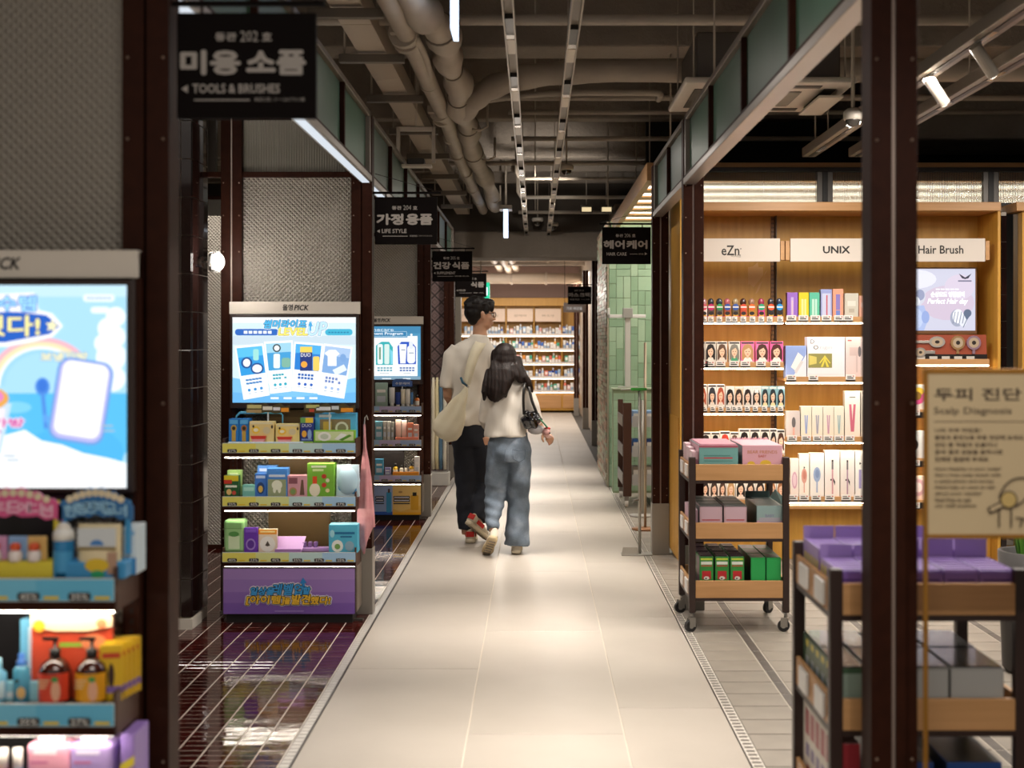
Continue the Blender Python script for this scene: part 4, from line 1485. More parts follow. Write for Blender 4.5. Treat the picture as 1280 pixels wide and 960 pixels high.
# ---------------------------------------------------------------- goods on the nearest stand
YN = ybk[0] - 0.19
sn = YN / FPX


def npx(u):
    return X(u, YN)


# top shelf: pink arch display with small figures, blue arch display with can and pouch
def arch_display(label, uc, w, frame, head, sub, text):
    t = thing('counter_display', label, 'display', (npx(uc), YN - .005, Z1_))
    MB().rbox(-w / 2, w / 2, 0, .06, 0, .04, M(frame, .4), .004).build('tray', t)
    for sx in (-1, 1):
        MB().rbox(sx * (w / 2 - .008) - .007, sx * (w / 2 - .008) + .007, .05, .056, .05, .175, M(frame, .4), .002).build('side_bar', t)
    mb = MB()
    n = 12
    top = [(-w * .53 + w * 1.06 * k / n, .165 + .04 * math.sin(math.pi * k / n) + .004 * math.sin(k * 3)) for k in range(n + 1)]
    bot = [(w * .53 - w * 1.06 * k / n, .128 + .012 * math.sin(math.pi * k / n) + .004 * math.sin(k * 2.4)) for k in range(n + 1)]
    mb.prism((top + bot)[::-1], .046, .052, M(head, .4))
    for k, ch in enumerate(text):
        xk = -w * .42 + w * .84 * (k + .5) / len(text)
        mb.text(ch, xk, .136 + .012 * math.sin(math.pi * (k + .5) / len(text)), .0455, .026, M(sub, .4), 'C', .03, 0, .001)
    for k in range(9):
        xk = -w * .36 + w * .72 * k / 8
        mb.ell(xk, .172 + .022 * math.sin(math.pi * (k + 1) / 10), .009, .009, .0452, M('#e9d9b8', .4), 8)
    mb.build('header_card', t)
    return t


arch_display('pink arched counter display with yellow side bars and small figures', 8, .215, '#e2cf3c', '#e05a92', '#f4c2d8', '리미티드에디션')
arch_display('blue arched counter display framing the spray can and the snack pouch', 112, .165, '#3f98d0', '#2f6fa8', '#9fcfea', '한정판매오너')
for k, (u, c, lab) in enumerate(((-8, '#d9a0c8', 'lilac'), (18, '#8fb4e0', 'blue'), (42, '#e0b870', 'tan'))):
    t = thing('figure_pack', '%s backing card with an orange capped jar in the yellow tray display' % lab, 'pack', (npx(u), YN + .0, Z1_ + .04), group='jars in the yellow tray')
    MB().rbox(-.022, .022, .02, .03, 0, .055, M(c, .4), .002).build('card', t)
    mb = MB().lathe([(.014, 0), (.016, .004), (.016, .02), (.01, .026)], M('#f0e4e0', .2, coat=.5), (0, .005), 14)
    mb.build('jar', t)
    MB().lathe([(.011, .026), (.013, .036), (.008, .042)], M('#e2592c', .4), (0, .005), 12).build('lid', t)
mb = bottle(.0235, .128, '#2a83bd', '#efe6dc', '#4aa0d4', 'can')
mb.lathe([(.0245, .088), (.0245, .104), (.018, .114)], M('#f0eee8', .4), seg=16)
product('spray_can', 'blue spray can with white shoulder and peach cap on the nearest stand', 'can', mb, (npx(77), YN + .015, Z1_))
t = thing('snack_pouch', 'cream pouch with silver top panel and yellow print on the nearest stand', 'pouch', (npx(122), YN + .015, Z1_))
mb = MB()
vs, fs = [], []
W2, HH = .050, .125
for j in range(9):
    zz = HH * j / 8
    th = .018 * math.sin(math.pi * min(1, .12 + j / 9)) + .002
    for k in range(12):
        a = 2 * math.pi * k / 12
        vs.append((W2 * (abs(math.cos(a)) ** .5) * math.copysign(1, math.cos(a)), th * math.sin(a), zz))
for j in range(8):
    for k in range(12):
        k2 = (k + 1) % 12
        fs.append((j * 12 + k, j * 12 + k2, (j + 1) * 12 + k2, (j + 1) * 12 + k))
mb.add(vs, fs, M('#ead9b0', .3, coat=.3), True)
mb.build('bag', t)
mb = MB()
mb.fr(-.044, .044, .075, .118, -.021, M('#d9dfe2', .25, .3)); mb.ell(0, .078, .016, .013, -.0213, M('#3f7fc4', .4), 14, 0, 180)
mb.fr(-.044, .044, .068, .075, -.0212, M('#8f7c4c', .4)); mb.ell(.0, .032, .028, .016, -.0214, M('#e6c22c', .4)); mb.ell(.002, .012, .016, .009, -.0216, M('#2fa86e', .4))
mb.fr(.024, .046, .012, .062, -.0213, M('#b8927a', .4)); mb.build('print', t)
pbox('snack_box', 'narrow white and blue box behind the pouch at the bracket end', 'box', 154, 170, 662, 722, YN + .06, .08, '#e3eef2', [(0, 1, 0, .35, '#4a96d0'), (.1, .9, .82, .9, '#8fc0e0')], Z1_, side='#cfe2ec')

# middle shelf
Zm = Z2_
t = thing('arch_card', 'orange and cream arched card behind the pump bottles', 'card', (npx(83), YN + .04, Zm))
mb = MB()
w = .19
mb.prism([(-w / 2, .0), (w / 2, 0), (w / 2, .19), (w * .3, .2), (0, .196), (-w * .3, .2), (-w / 2, .19)], 0, .004, M('#c9472a', .4))
mb.build('card', t)
mb = MB()
mb.prism([(-w / 2, .168), (-w * .2, .158), (w * .2, .158), (w / 2, .168), (w / 2, .205), (-w / 2, .205)], -.006, -.001, M('#f4d9b0', .4))
mb.fr(-.03, .03, .12, .13, -.0008, M('#8cb03c', .4)); mb.ell(.05, .13, .03, .02, -.0009, M('#e8895a', .4)); mb.ell(-.075, .17, .014, .014, -.0075, M('#f2b02c', .4)); mb.ell(.07, .175, .012, .012, -.0075, M('#ee8a5a', .4))
mb.build('print', t)
for k, (u, c, lab) in enumerate(((67, '#d8432a', 'red labelled amber pump bottle with black pump'), (113, '#e8a21e', 'yellow labelled amber pump bottle with black pump'))):
    t = thing('pump_bottle', lab, 'bottle', (npx(u), YN + .01, Zm))
    MB().lathe([(.033, 0), (.036, .004), (.036, .072), (.030, .088), (.012, .104)], M('#3a150c', .08, coat=.8), seg=22).build('bottle', t)
    mb = MB().lathe([(.0125, .10), (.0125, .122), (.004, .123), (.004, .142)], M('#121010', .3), seg=14)
    mb.box(-.028, .008, -.005, .005, .142, .149, M('#121010', .3))
    mb.build('pump', t)
    lbm = MB()
    vs = []
    for q in range(9):
        a = R(-165 + 150 * q / 8)
        for zz in (.008, .072):
            vs.append((.0366 * math.cos(a), .0366 * math.sin(a), zz))
    lbm.add(vs, [(2 * q, 2 * q + 2, 2 * q + 3, 2 * q + 1) for q in range(8)], M(c, .4), True)
    for q in range(3):
        lbm.fr(-.026, .0 - .004 * q, .056 - .008 * q, .059 - .008 * q, -.0372, M('#f0d9a8', .4, n=0))
    lbm.ell(.014, .034, .011, .024, -.0376, M('#e8b090', .4)); lbm.ell(.012, .06, .008, .006, -.0378, M('#3c9a4c', .4))
    lbm.build('label', t)
mb = bottle(.019, .112, '#4f9fbe', '#3b7ad0', None, 'spray')
mb.ell(.006, .025, .010, .014, -.0195, M('#e9c07a', .4)); mb.ell(-.004, .052, .005, .005, -.0195, M('#1d3a24', .4))
product('spray_bottle', 'clear blue spray bottle with blue cap in front of the pale blue box', 'bottle', mb, (npx(25), YN + .01, Zm))
product('spray_bottle', 'pale blue bottle at the frame edge of the nearest stand', 'bottle', bottle(.022, .10, '#7fc0dc', '#a8d8ea', '#d9eef6'), (npx(-6), YN + .01, Zm))
pbox('lotion_box', 'tall pale blue box with silver bottle print behind the blue spray', 'box', 25, 55, 784, 880, YN + .06, .05, '#6cb8dc', [(.35, .9, .28, .9, '#cfdce8'), ('e', .6, .55, .12, .2, '#8fa6c4'), ('e', .6, .75, .06, .1, '#28408c')], Zm)
pbox('pouch_box', 'pale blue tray box low in front of the frame edge', 'box', 0, 52, 862, 886, YN + .012, .02, '#9fdcea', [(.1, .5, .2, .5, '#f0f8fa')], Zm - 0.0)
for k in range(5):
    t = thing('sachet', '%s yellow sachet from the pump bottles, standing in a row' % ORD[k], 'sachet', (npx(137) + k * .004, YN + .012 + k * .022, Zm), rotz=R(12), group='yellow sachets beside the pump bottles')
    MB().rbox(-.026, .026, 0, .008, 0, .132 + .004 * (k % 2), M('#e2b71c', .35, coat=.2), .003).build('sachet', t)
    mb = MB(); mb.ell(0, .06, .007, .028, -.0008, M('#3a1e14', .3)); mb.fr(-.02, .02, .1, .112, -.0008, M('#c8401e', .4)); mb.fr(-.026, .026, .02, .035, -.0008, M('#8a6cb8', .4)); mb.build('print', t)

# bottom shelf
Zl = Z3_
for k, (u, c, c2, lab) in enumerate(((58, '#eaa4ba', '#f4dce6', 'pink tissue pack with white lid'), (112, '#b49ad8', '#ded4f0', 'lilac tissue pack with white lid'))):
    mb = MB()
    mb.rbox(-.05, .05, 0, .10, 0, .200, M(c, .35, coat=.2), .010)
    mb.fr(-.034, .02, .175, .187, -.0008, M(c2, .4)); mb.fr(-.04, .0, .155, .160, -.0008, M('#c86a9a', .4)); mb.fr(-.04, .044, .128, .140, -.0008, M(('#d85a94', '#7a5ac0')[k], .4))
    mb.rbox(-.03, .03, .02, .07, .200, .211, M('#f0ece8', .4), .004)
    product('wet_tissue', lab + ' on the lowest shelf of the nearest stand', 'pack', mb, (npx(u), YN + .01, Zl + .0))
mb = MB()
mb.rbox(-.016, .016, 0, .12, 0, .22, M('#9a7cc8', .4), .004)
mb.prism([(-.016, .13), (-.016, .15), (.016, .17), (.016, .15)], -.0015, -.0005, M('#e0cc3a', .4))
product('diaper_pack', 'tall purple pack with yellow stripe at the bracket end of the lowest shelf', 'pack', mb, (npx(156), YN + .02, Zl), rotz=0)
for k, (u, c) in enumerate(((2, '#c8353a'), (20, '#2f62c0'))):
    mb = bottle(.022, .19, c, '#f0e8e0', '#e8e4f0')
    product('small_bottle', ('red' if k == 0 else 'blue') + ' small bottle with white cap low on the nearest stand', 'bottle', mb, (npx(u), YN + .01, Zl))

# ---------------------------------------------------------------- goods on the far stand (treatment poster)
YF = ybk[2] - 0.19
k = 0
FAR = [  # shelf z, u0, u1, height px, colour, kind
    (Z1_, 469, 484, 30, '#9fb8ac', 'box', 'grey green'), (Z1_, 486, 493, 24, '#e8e6e4', 'tube', 'white'), (Z1_, 494, 500, 18, '#2f4a9a', 'tube', 'navy'), (Z1_, 500.5, 506, 22, '#efe6d0', 'tube', 'cream'),
    (Z1_, 506.5, 512, 22, '#f0ece4', 'tube', 'ivory'), (Z1_, 512.5, 516, 18, '#5a8ac0', 'tube', 'mid blue'), (Z1_, 518, 524, 15, '#e07a28', 'bottle', 'orange'),
    (Z2_, 469, 478, 24, '#6fa8b8', 'box', 'teal'), (Z2_, 479, 483, 24, '#b8b4a8', 'box', 'stone grey'), (Z2_, 484, 488, 24, '#d0ccc0', 'box', 'pale grey'), (Z2_, 489, 492, 23, '#a8a498', 'box', 'darker grey'),
    (Z2_, 494, 501, 26, '#e8c8b8', 'tube', 'peach'), (Z2_, 501.5, 508, 25, '#f0d8cc', 'tube', 'pale pink'), (Z2_, 509, 516, 22, '#e88868', 'box', 'coral'), (Z2_, 517, 523, 20, '#e4a898', 'box', 'salmon'),
    (Z3_, 469, 479, 21, '#4fa0c0', 'box', 'turquoise'), (Z3_, 481, 488, 10, '#8f88b8', 'box', 'mauve'), (Z3_, 491, 497, 15, '#d8b020', 'bottle', 'golden'), (Z3_, 499, 504, 13, '#e8e4d8', 'bottle', 'milky'),
    (Z3_, 505, 509, 13, '#f0ece0', 'bottle', 'white glass'), (Z3_, 511, 517, 16, '#c89820', 'bottle', 'dark gold'), (Z3_, 518, 524, 24, '#e6e4e2', 'box', 'tall white')]
names = {Z1_: 'top', Z2_: 'middle', Z3_: 'bottom'}
for (zb, u0, u1, hp, c, kd, cn_) in FAR:
    s = YF / FPX
    lab = '%s %s on the %s shelf below the treatment poster' % (cn_, {'box': 'box', 'tube': 'tube', 'bottle': 'bottle with black cap'}[kd], names[zb])
    if kd == 'box':
        pbox('cosmetic_box', lab, 'box', u0, u1, 0, hp, YF, .05, c, [(.15, .85, .6, .72, '#f4f0ea'), (.15, .85, .2, .45, '#c8d0dc')], zb)
    else:
        mb = bottle((u1 - u0) * s / 2, hp * s, c, '#1c1816' if kd == 'bottle' else '#e8e4e0', '#f2ece2' if kd == 'bottle' else None, 'tube' if kd == 'tube' else 'plain')
        product('cosmetic_' + kd, lab, kd, mb, (X((u0 + u1) / 2, YF), YF + .03, zb))
t = thing('tray', 'orange cardboard tray under the golden bottles of the far stand', 'tray', (X(506, YF), YF - .0, Z3_))
MB().rbox(-.10, .12, -.02, -.002, 0, .035, M('#f09a2a', .4), .003).build('tray', t)
t = thing('tray', 'coral cardboard tray under the peach tubes of the far stand', 'tray', (X(508, YF), YF - .0, Z2_))
MB().rbox(-.09, .10, -.02, -.002, 0, .03, M('#e8856a', .4), .003).build('tray', t)
t = thing('shelf_sign', 'navy card sign over the cream tubes of the far stand', 'sign', (X(502, YF), YF + .06, Z1_))
MB().prism([(-.085, .17), (.085, .17), (.085, .215), (.03, .235), (-.06, .235), (-.085, .215)], 0, .004, M('#3c5a94', .4)).text('수분케어', 0, .185, -.0006, .022, WHITE, 'C', .12).build('card', t)
MB().box(-.004, .004, 0, .003, 0, .17, M('#c8ccd0', .3)).build('stem', t)

# hanging cloths in front of the patterned wallpaper
t = thing('clothes_rail', 'low rail stand with pale cloths beside the wallpapered wall', 'rail stand', (X(549, 14.3), 14.3, 0))
for sx in (-.09, .09):
    MB().tube([(sx, 0, 0), (sx, 0, 1.12)], .008, M('#b8b4b0', .3, .7), 8).build('pole', t)
MB().tube([(-.09, 0, 1.1), (.09, 0, 1.1)], .007, M('#b8b4b0', .3, .7), 8).build('rail', t)
MB().rbox(-.11, .11, -.1, .1, 0.0, .14, M('#c9c6c0', .4), .006).build('base', t)
for k, (c, x) in enumerate((('#e8e0c8', -.06), ('#e9dcb0', -.02), ('#5d7f9a', .02), ('#d8d2c2', .06))):
    mb = MB()
    mb.tube([(x, -.01, 1.13), (x, -.03, 1.0), (x + .004, -.035, .7), (x - .003, -.03, .3), (x, -.025, .17)], [.012, .02, .022, .02, .016], M(c, .9), 10, sq=(1, 1.6))
    tag(mb.build('cloth', None, (X(549, 14.3), 14.3, 0)), ('cream', 'pale yellow', 'blue grey', 'light grey')[k] + ' cloth hanging on the low rail stand', 'cloth', 'cloths on the low rail')
# ================================================================ hair care shop: shelving on its back wall
UY = 9.30            # front of the shelf lips
US = UY / FPX
TOPZ = Z(253, 9.3)
un = thing('shelving_unit', 'long oak wall shelving with three bays of hair products under white header signs', 'shelving', (0, UY, 0))
x0u, x1u = 0.98, X(1246, UY)
BAYX = [X(854, UY), X(981, UY), X(1110, UY), X(1238, UY)]
MB().rbox(x0u, x1u, 0.40, 0.43, 0, TOPZ, WOOD, 0.003).build('back_panel', un)
MB().rbox(x0u - .005, x1u + .02, -0.03, 0.43, TOPZ - 0.06, TOPZ, WOOD_H, 0.004).build('cornice', un)
MB().rbox(x1u, x1u + .02, -0.02, 0.43, 0, TOPZ - .06, WOOD, 0.003).build('side_panel', un)
MB().rbox(x0u, x1u, 0.12, 0.40, 0.0, 0.36, WOOD, 0.003).build('base_cabinet', un)
MB().rbox(x0u, x1u, 0.0, 0.40, 0.36, 0.385, WOOD_H, 0.003).build('base_top', un)
# upright slotted standards
for bx in BAYX[1:3]:
    mb = MB()
    mb.box(bx - .028, bx - .004, 0.385, 0.402, .385, TOPZ - .06, M('#8b6034', .45))
    for k in range(64):
        zc = .45 + k * .0305
        for q in (-.021, -.011):
            mb.box(bx + q - .0022, bx + q + .0022, 0.3835, 0.386, zc, zc + .012, M('#1c120a', .8))
    mb.box(bx - .003, bx + .004, 0.33, 0.402, .385, TOPZ - .06, M('#4c4038', .5, .3))
    mb.build('slotted_standard', un)
    pass
# header signs
signs = []
for i in range(3):
    c = BAYX[i] + (BAYX[i + 1] - BAYX[i]) * .5
    wsg = .315
    mb = MB().rbox(c - wsg, c + wsg, .0, .02, Z(327, UY), Z(298, UY), M('#d8cdc2', .4, n=0.02), .002)
    h = mb.build('header_sign', un)
    for s in (-1, 1):
        MB().rbox(c + s * (wsg + .018) - .014, c + s * (wsg + .018) + .014, .005, .06, Z(325, UY), Z(301, UY), WOOD_H, .002).build('bracket', h)
    mb = MB()
    y = -.0012
    if i == 0:
        mb.text('eZn', X(902, UY), Z(319, UY), y, 12 * US, INK, 'L', 22 * US, 0, .0012)
        mb.text('이지엔', X(914, UY), Z(321.5, UY), y, 3.4 * US, INK, 'L', 12 * US)
        mb.ell(X(926, UY), Z(311, UY), .004, .004, y, INK, 8)
    elif i == 1:
        mb.text('UNIX', X(1029, UY), Z(316.5, UY), y, 8.5 * US, INK, 'L', 33 * US, 0, .0022)
    else:
        mb.text('Hair Brush', X(1148, UY), Z(317, UY), y, 10 * US, INK, 'L', 56 * US, 0, .001)
    mb.build('lettering', h)

# shelves
ROWS = [[405, 462, 519, 577, 634], [405, 480, 555, 630], [458, 521, 582, 634]]
STRIP = M('#fff1dc', .5, 0, 22)
for i in range(3):
    a, b = BAYX[i] + .006, BAYX[i + 1] - .006
    for r_ in ROWS[i]:
        z0 = Z(r_ - 1, UY)
        mb = MB().rbox(a, b, 0.02, 0.385, z0 + .012, z0 + .03, WOOD_H, .002)
        mb.rbox(a, b, 0.0, 0.02, z0 + .004, z0 + .045, WOOD_H, .002)
        sh = mb.build('shelf', un)
        MB().box(a + .004, b - .004, .003, .028, z0 - .004, z0 + .0035, STRIP).build('light_strip', sh)
SH = [[Z(r_ - 1, UY) + .0305 for r_ in rr] for rr in ROWS]

# pale torn sticker marks on the back panel of the first bay
mb = MB()
for pts in ([(935, 334), (941, 333), (947, 328), (948, 334), (953.5, 334), (954, 344), (942, 359), (937, 355), (935, 356)], [(953, 351), (949, 355), (944, 368), (948, 364)], [(956, 341), (959, 338), (955, 345)]):
    mb.poly([(X(a, UY + .4), Z(b, UY + .4)) for a, b in pts][::-1], .3985, M('#d3a468', .6))
mb.build('sticker_residue', un)

_tag = {}


def price_tag(px, py, w=11, h=7, red=True):
    k = (w, h, red)
    if k not in _tag:
        mb = MB()
        mb.box(-w * US / 2, w * US / 2, 0, .004, 0, h * US, M('#ece8e2', .4, n=0))
        mb.box(-w * US / 2, w * US / 2, -.0005, .004, -1.6 * US, -.0002, M('#262220', .4))
        mb.fr(-w * US * .36, w * US * .1, h * US * .55, h * US * .72, -.0006, M('#6c6864', .5, n=0))
        mb.fr(-w * US * .36, w * US * .3, h * US * .2, h * US * .42, -.0006, M('#3c3836', .5, n=0))
        if red:
            mb.fr(w * US * .22, w * US * .36, h * US * .58, h * US * .78, -.0006, M('#b5382e', .5, n=0))
        _tag[k] = mesh_of(mb, 'price_tag')
    o = bpy.data.objects.new('price_tag', _tag[k])
    COL.objects.link(o)
    o.parent = un
    o.location = (X(px, UY), -.006, Z(py + h, UY))
    return o


def face_box(bg, hair, shirt, skin='#e6bfa4', fringe=False, dark=False, long=True, hat=None):
    """prints of a hair colour carton: a head with hair over shoulders"""
    pr = [(.06, .94, .90, .97, '#3a3634' if not dark else '#d8d4cc')]
    if long:
        pr.append(('p', [(.08, .20), (.07, .60), (.24, .84), (.5, .89), (.76, .84), (.93, .60), (.92, .20)], hair))
    else:
        pr.append(('e', .5, .62, .32, .22, hair))
    pr += [('p', [(.14, .12), (.3, .30), (.7, .30), (.88, .12)], shirt), ('p', [(.42, .26), (.42, .42), (.58, .42), (.58, .26)], skin),
           ('e', .5, .555, .25, .21, skin)]
    pr.append(('p', [(.22, .60), (.26, .82), (.5, .87), (.76, .82), (.80, .56), (.6, .72)] if not fringe else [(.22, .58), (.24, .82), (.5, .87), (.76, .82), (.78, .58), (.6, .64), (.4, .64)], hair))
    pr += [('e', .40, .56, .045, .018, '#2a1e1a'), ('e', .60, .56, .045, .018, '#2a1e1a'), ('e', .5, .44, .06, .018, '#b8443c')]
    if hat:
        pr.append(('p', [(.26, .72), (.3, .88), (.7, .88), (.74, .72)], hat))
    pr.append((.0, 1, 0, .12, '#55504c' if dark else '#b8b0a8'))
    return pr


# row 1: domed packs of hair colour
DC = [('#c98f94', '#d85a6a', '#ece6e0'), ('#2f3640', '#c8246a', '#5a4038'), ('#2c3a48', '#1f9a52', '#5a5048'), ('#c06a74', '#1f4fa8', '#b0502a'), ('#b09a74', '#2a58b0', '#6a5838'),
      ('#4a2c26', '#e0502c', '#c84a2a'), ('#a8806a', '#ee6c24', '#c88a2a'), ('#a83a5c', '#1fa678', '#d8408a'), ('#3c3c44', '#ee5a2c', '#2c2a2a'), ('#28344c', '#1f9ae0', '#26242c')]
CX = [880, 889, 899.6, 909.4, 919.6, 929.5, 940, 952, 964, 974.7]
CN = ['pink domed', 'black domed magenta badged', 'slate domed green badged', 'rose domed blue badged', 'olive domed blue badged', 'dark brown domed red badged', 'tan domed orange badged', 'wine domed green badged', 'charcoal domed orange badged', 'navy domed sky blue badged']
for k, (c, cx) in enumerate(zip(DC, CX)):
    t = thing('hair_dye_pack', '%s hair dye pack on the top shelf' % CN[k], 'pack', (X(cx, UY + .06), UY + .06, SH[0][0]), group='domed hair dye packs')
    w_ = 8.2 * US
    h_ = 27 * US
    mb = carton(w_, .05, h_ * .62, c[2], [('e', .5, .24, .36, .2, '#e8b23c'), ('e', .5, .42, .38, .14, '#1c1412')])
    mb.build('carton', t)
    mb = MB().sphere((0, .022, h_ * .78), w_ * .50, M(c[0], .25, coat=.5), 14, (1, .7, 1.25))
    mb.build('dome', t)
    mb = MB().ell(0, h_ * .55, w_ * .5, w_ * .5, -.0025, M(c[1], .4, n=0), 14)
    mb.fr(-w_ * .46, w_ * .46, h_ * .52, h_ * .585, -.0030, M('#f2eee8', .4, n=0))
    mb.build('badge', t)
MB().box(BAYX[0] + .02, X(981, UY) - .01, .012, .04, SH[0][0], SH[0][0] + .018, M('#c8246a', .4)).build('printed_strip', un)
for cx in (880, 888.5, 899, 910.5, 918, 929, 940.5, 951.5, 962, 975):
    price_tag(cx, 395.5, 7, 6.5, False)
# row 2
faces2 = [(874, 881, '#cfc8c0', '#2a2220', '#e8e4e0', 'grey carton with black hair portrait, half hidden by the post'), (881.5, 895, '#c9c4bc', '#1f1816', '#e6e2dc', 'grey carton with black bun hair portrait'),
          (896, 909, '#cdc8bf', '#5a4232', '#dcd6ce', 'grey carton with brown shoulder hair portrait'), (911, 925, '#d2cfc6', '#7a7870', '#3a9a72', 'pale carton with ash grey hair portrait and green top'),
          (926, 943, '#e070a4', '#b08a5c', '#f0ece8', 'pink carton with blond hair portrait'), (944.5, 961, '#e070a4', '#4a2c22', '#efeae4', 'pink carton with dark brown hair portrait'),
          (962.5, 979, '#de5f9c', '#4a1f1c', '#f2ece8', 'pink carton with mahogany hair portrait')]
for (a, b, bg, hr, st, lab) in faces2:
    pbox('hair_dye_box', lab + ' on the second shelf', 'box', a, b, 424, 452.5, UY + .05, .05, bg, face_box(bg, hr, st), SH[0][1], 'hair dye cartons on the second shelf')
for cx in (879, 887.5, 900.5, 917.5, 931.5, 951, 969):
    price_tag(cx, 451, 12, 6.5)
# row 3
F3 = [(873, 883.5, '#e8e2dc', '#a8502c'), (885, 895.5, '#e6e4e2', '#2c2c34'), (895.8, 906, '#e6ded6', '#a4482c'), (907, 918, '#dcd8d4', '#18120f'), (918.3, 929, '#e4c8a8', '#2c1c14'), (929.3, 940, '#e0dcd8', '#231815'),
      (940.3, 951.3, '#e6e0da', '#1c1614'), (951.6, 961, '#8fb8c0', '#1d2a30'), (961.3, 971, '#86b2be', '#1a262c'), (971.3, 981, '#80aebc', '#18242a')]
N3 = ['auburn hair portrait, half hidden by the post', 'blue black fringe portrait', 'copper hair portrait', 'long black hair portrait', 'peach carton with dark hair portrait', 'brown black hair portrait', 'black hair under white hat portrait',
      'teal printed carton beside the white hat one', 'teal printed carton in the middle of the teal trio', 'teal printed carton at the slotted standard']
for k, (a, b, bg, hr) in enumerate(F3):
    top_ = 480 if k < 3 else 482.5
    pbox('hair_dye_box', '%s on the third shelf' % (('pale carton with ' + N3[k]) if k < 7 and k != 4 else N3[k]), 'box', a, b, top_, 511.5, UY + .05, .05, bg,
         face_box(bg, hr, '#d8d4cc' if k < 7 else '#e8d8a8', fringe=(k == 1), dark=(k >= 3), hat=('#ece8e4' if k == 6 else None)), SH[0][2], 'hair dye cartons on the third shelf')
for cx in (880.5, 891, 901, 910.5, 918, 924.5, 934, 944, 955.5, 966, 975.5):
    price_tag(cx, 507, 6.5, 6.5, False)
# row 4 and 5
F4 = [(876, 888.5, '#e8e0d6', '#231a17', 540), (889, 899.5, '#ebe4da', '#1c1614', 540), (900, 912.5, '#ece4dc', '#d0402c', 539), (913, 923.5, '#e8e0d8', '#6a5140', 540),
      (924, 937, '#e6ded4', '#1e1612', 536), (937.5, 950, '#e4dcd4', '#241a18', 536), (950.5, 962, '#e4dcd2', '#2a1f1a', 536), (962.5, 971, '#e8e2da', '#20181a', 536), (971.3, 981, '#e6dfd6', '#4a2c20', 537)]
N4 = ['black', 'jet black', 'bright red', 'light brown', 'soft black', 'blue black', 'dark brown', 'plain black', 'chestnut']
for k, (a, b, bg, hr, v0) in enumerate(F4):
    pbox('hair_dye_box', 'cream carton with %s hair portrait on the fourth shelf behind the trolley' % N4[k], 'box', a, b, v0, 569.5, UY + .05, .05, bg, face_box(bg, hr, '#e4dcd4'), SH[0][3], 'hair dye cartons on the fourth shelf')
F5 = [(876, 887, '#2a1c18'), (887.5, 898, '#3a2a22'), (898.5, 908, '#4c3428'), (908.5, 919, '#b89060'), (920, 932, '#1c1614'), (932.5, 944, '#2c211c'), (944.5, 956, '#2a201c'), (961, 970, '#b87848'), (971, 981, '#a06a44')]
N5 = ['black', 'dark', 'cocoa', 'blond', 'jet black', 'brown black', 'espresso', 'ginger', 'caramel']
for k, (a, b, hr) in enumerate(F5):
    pbox('hair_dye_box', 'white carton with %s long hair portrait on the fifth shelf behind the trolley' % N5[k], 'box', a, b, 600, 627, UY + .05, .05, '#ece6de', face_box('#ece6de', hr, '#e0d8d0'), SH[0][4], 'hair dye cartons on the fifth shelf')

# second bay
def tool(kind, c, cx=.5, cz=.42, sc=1.0, c2='#6a6468'):
    if kind == 'iron':
        return [('p', [(cx - .10 * sc, .72), (cx - .03 * sc, .72), (cx + .02 * sc, .14), (cx - .05 * sc, .14)], c), ('p', [(cx + .03 * sc, .72), (cx + .10 * sc, .72), (cx + .05 * sc, .14), (cx - .02 * sc, .14)], c)]
    if kind == 'curler':
        return [(cx - .05, cx + .05, .08, .60, c), (cx - .06, cx + .06, .60, .76, c2), (cx - .06, cx + .06, .76, .80, '#2a2426'), ('p', [(cx + .05, .42), (cx + .18, .34), (cx + .16, .26), (cx + .05, .36)], '#2a2426'), ('e', cx - .1, .38, .05, .02, '#2a2426')]
    if kind == 'paddle':
        return [('e', cx, cz + .1, .2 * sc, .17, c), (cx - .05, cx + .05, .12, cz, c), ('e', cx + .02, cz + .12, .11 * sc, .1, c2)]
    if kind == 'dryer':
        return [(cx - .2, cx + .3, .55, .75, c), ('e', cx + .3, .65, .08, .13, c2), (cx + .12, cx + .2, .15, .55, c)]
    return []


